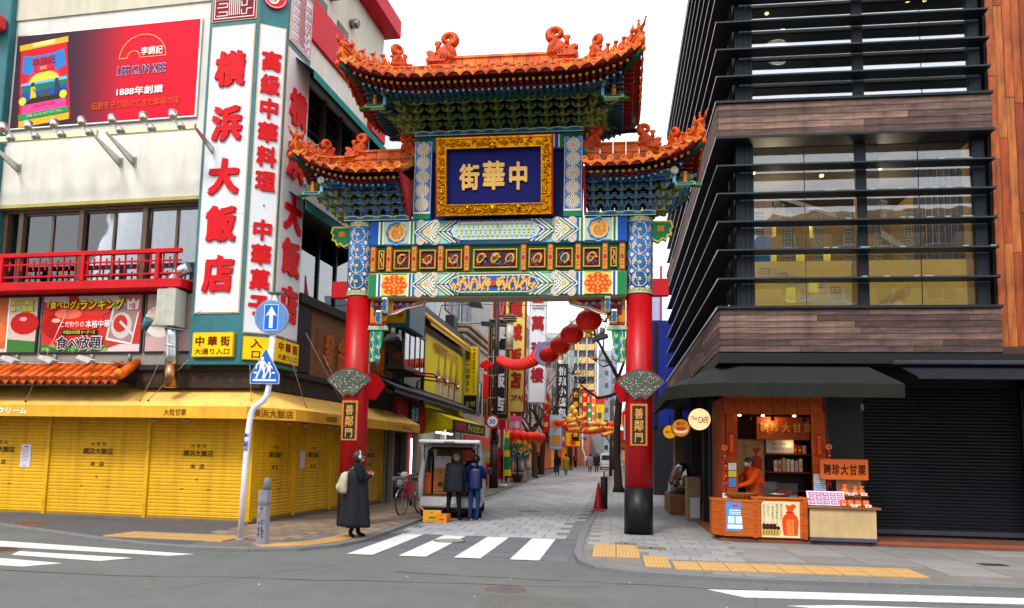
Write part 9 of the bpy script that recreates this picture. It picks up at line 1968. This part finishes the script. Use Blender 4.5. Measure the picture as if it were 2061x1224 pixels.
cbox('white polystyrene box stacked on the tall carton in the van', VP_(-.24, .4, 1.24), VR+.05, .42, .4, .3, '#b8b8bc'); cbox('large brown carton at the top of the load in the van', VP_(-.1, .9, 1.24), VR, .6, .4, .52, '#8c5a2c', mark='#4c2c14'); cbox('brown carton deep inside the van under the large one', VP_(-.1, .95, .58), VR, .7, .45, .66, '#7c4c24')
cbox('red and blue striped small box held near the white box in the van', VP_(.16, .3, .98), VR+.3, .2, .25, .22, '#b82c28', mark='#2c4cb0')
cbox('open yellow orange fruit carton on the ground behind the van', (-4.28, 18.2, .014), R(8), .42, .34, .26, '#d8962c', True, '#2c7c34'); cbox('closed orange fruit carton beside the open one behind the van', (-3.98, 18.05, .014), R(-6), .26, .3, .2, '#d07c20', False, '#b83018')
bk_ = thing('bicycle', 'magenta city bicycle with a front basket parked by the red shop bay', 'bicycle', (-5.32, 19.2, .05), R(-11)); FR_ = C('#b80c5c')
for y in (0, 1.08):
    q = MB(); n = 36; r = .33; pts = [(0, y+r*cos(2*pi*i/n), r+r*sin(2*pi*i/n)) for i in range(n+1)]; q.tube(pts, .018, 6, C('#141414'), caps=False); o = q.build('wheel', RUBBER, bk_)
    q = MB(); q.tube([(0, y+(r-.02)*cos(2*pi*i/n), r+(r-.02)*sin(2*pi*i/n)) for i in range(n+1)], .008, 4, C('#b0b0b4'), caps=False)
    for i in range(16): a = i*pi/8; q.tube([(0, y, r), (0, y+(r-.02)*cos(a), r+(r-.02)*sin(a))], .0025, 3, C('#c0c0c4'))
    q.cyl((-.05, y, r), (.05, y, r), .022, .022, 8, C('#8c8c90')); q.build('spokes', METAL, o)
    q = MB(); q.tube([(0, y+.355*cos(a), .33+.355*sin(a)) for a in [R(20)+i*R(140)/10 for i in range(11)]], .022, 6, C('#b8bcc0')); q.build('mudguard', METAL, bk_)
q = MB(); bbk = (0, .5, .3); q.tube([(0, 1.08, .33), bbk], .014, 6, FR_); q.tube([(0, 1.08, .33), (0, .68, .68)], .012, 6, FR_); q.tube([bbk, (0, .72, .78)], .018, 8, FR_); q.tube([bbk, (0, .3, .45), (0, .16, .74)], .022, 8, FR_); q.tube([(0, .6, .5), (0, .35, .56), (0, .16, .7)], .018, 8, FR_); q.tube([(0, .14, .85), (0, .12, .7), (.0, .06, .5), (0, 0, .33)], .02, 8, FR_); q.build('frame', CAR, bk_)
q = MB(); q.loft([(0, .86, .84, .03, .02), (0, .8, .86, .11, .13), (0, .78, .9, .1, .12), (0, .78, .92, .05, .06)], 12, C('#1c1c1e')); q.tube([(0, .72, .76), (0, .75, .86)], .012, 6, C('#9c9ca0')); q.build('saddle', RUBBER, bk_)
q = MB(); q.tube([(0, .14, .85), (0, .12, .98)], .014, 6, C('#b0b0b4')); q.tube([(-.28, .3, 1.03), (-.22, .14, 1.05), (-.06, .1, .99), (.06, .1, .99), (.22, .14, 1.05), (.28, .3, 1.03)], .011, 6, C('#b8b8bc'))
for s in (-1, 1): q.tube([(s*.27, .22, 1.035), (s*.285, .34, 1.03)], .017, 8, C('#1c1c1c'))
q.build('handlebar', METAL, bk_)
q = MB()
for z, w, y0, y1 in ((.72, .12, -.2, -.02), (.8, .14, -.23, 0), (.88, .155, -.25, .02), (.96, .17, -.27, .04)): q.tube([(-w, y0, z), (w, y0, z), (w, y1, z), (-w, y1, z), (-w, y0, z)], .005, 4, C('#9a9a9e'))
for i in range(7): f = -1+2*i/6; q.tube([(f*.12, -.2, .72), (f*.17, -.27, .96)], .004, 4, C('#9a9a9e')); q.tube([(f*.12, -.02, .72), (f*.17, .04, .96)], .004, 4, C('#9a9a9e'))
for s in (-1, 1):
    for i in range(5): f = i/4; q.tube([(s*.12, -.2+.18*f, .72), (s*.17, -.27+.31*f, .96)], .004, 4, C('#9a9a9e'))
q.build('basket', METAL, bk_); q = MB(); q.ball((.0, .12, 1.0), (.12, .1, .09), 10, C('#a8a49c')); q.bbox(-.08, .08, -.16, -.04, .74, .86, C('#8c8c90'), .02); q.build('basket_bag', CLOTH, bk_)
q = MB(); q.cyl((-.012, .5, .3), (.012, .5, .3), .09, .09, 18, C('#8c8c90')); q.tube([(.03, .5, .3), (.06, .5, .3), (.06, .6, .18), (.12, .6, .18)], .01, 5, C('#5c5c60')); q.tube([(-.03, .5, .3), (-.06, .5, .3), (-.06, .4, .42), (-.12, .4, .42)], .01, 5, C('#5c5c60')); q.tube([(.02, .5, .39), (.02, 1.08, .37)], .006, 4, C('#3c3c3c')); q.tube([(.02, .5, .21), (.02, 1.08, .29)], .006, 4, C('#3c3c3c')); q.build('crankset', METAL, bk_)
q = MB(); q.tube([(.0, .3, 0), (-.14, .98, .33)], .008, 4, C('#8c8c90')) if False else q.tube([(.05, 1.02, .3), (.16, .98, .02)], .01, 5, C('#8c8c90')); q.build('kickstand', METAL, bk_)
q = MB(); q.bbox(-.03, .03, 1.38, 1.41, .5, .56, C('#c01018'), .01); q.build('reflector', PLAST, bk_)
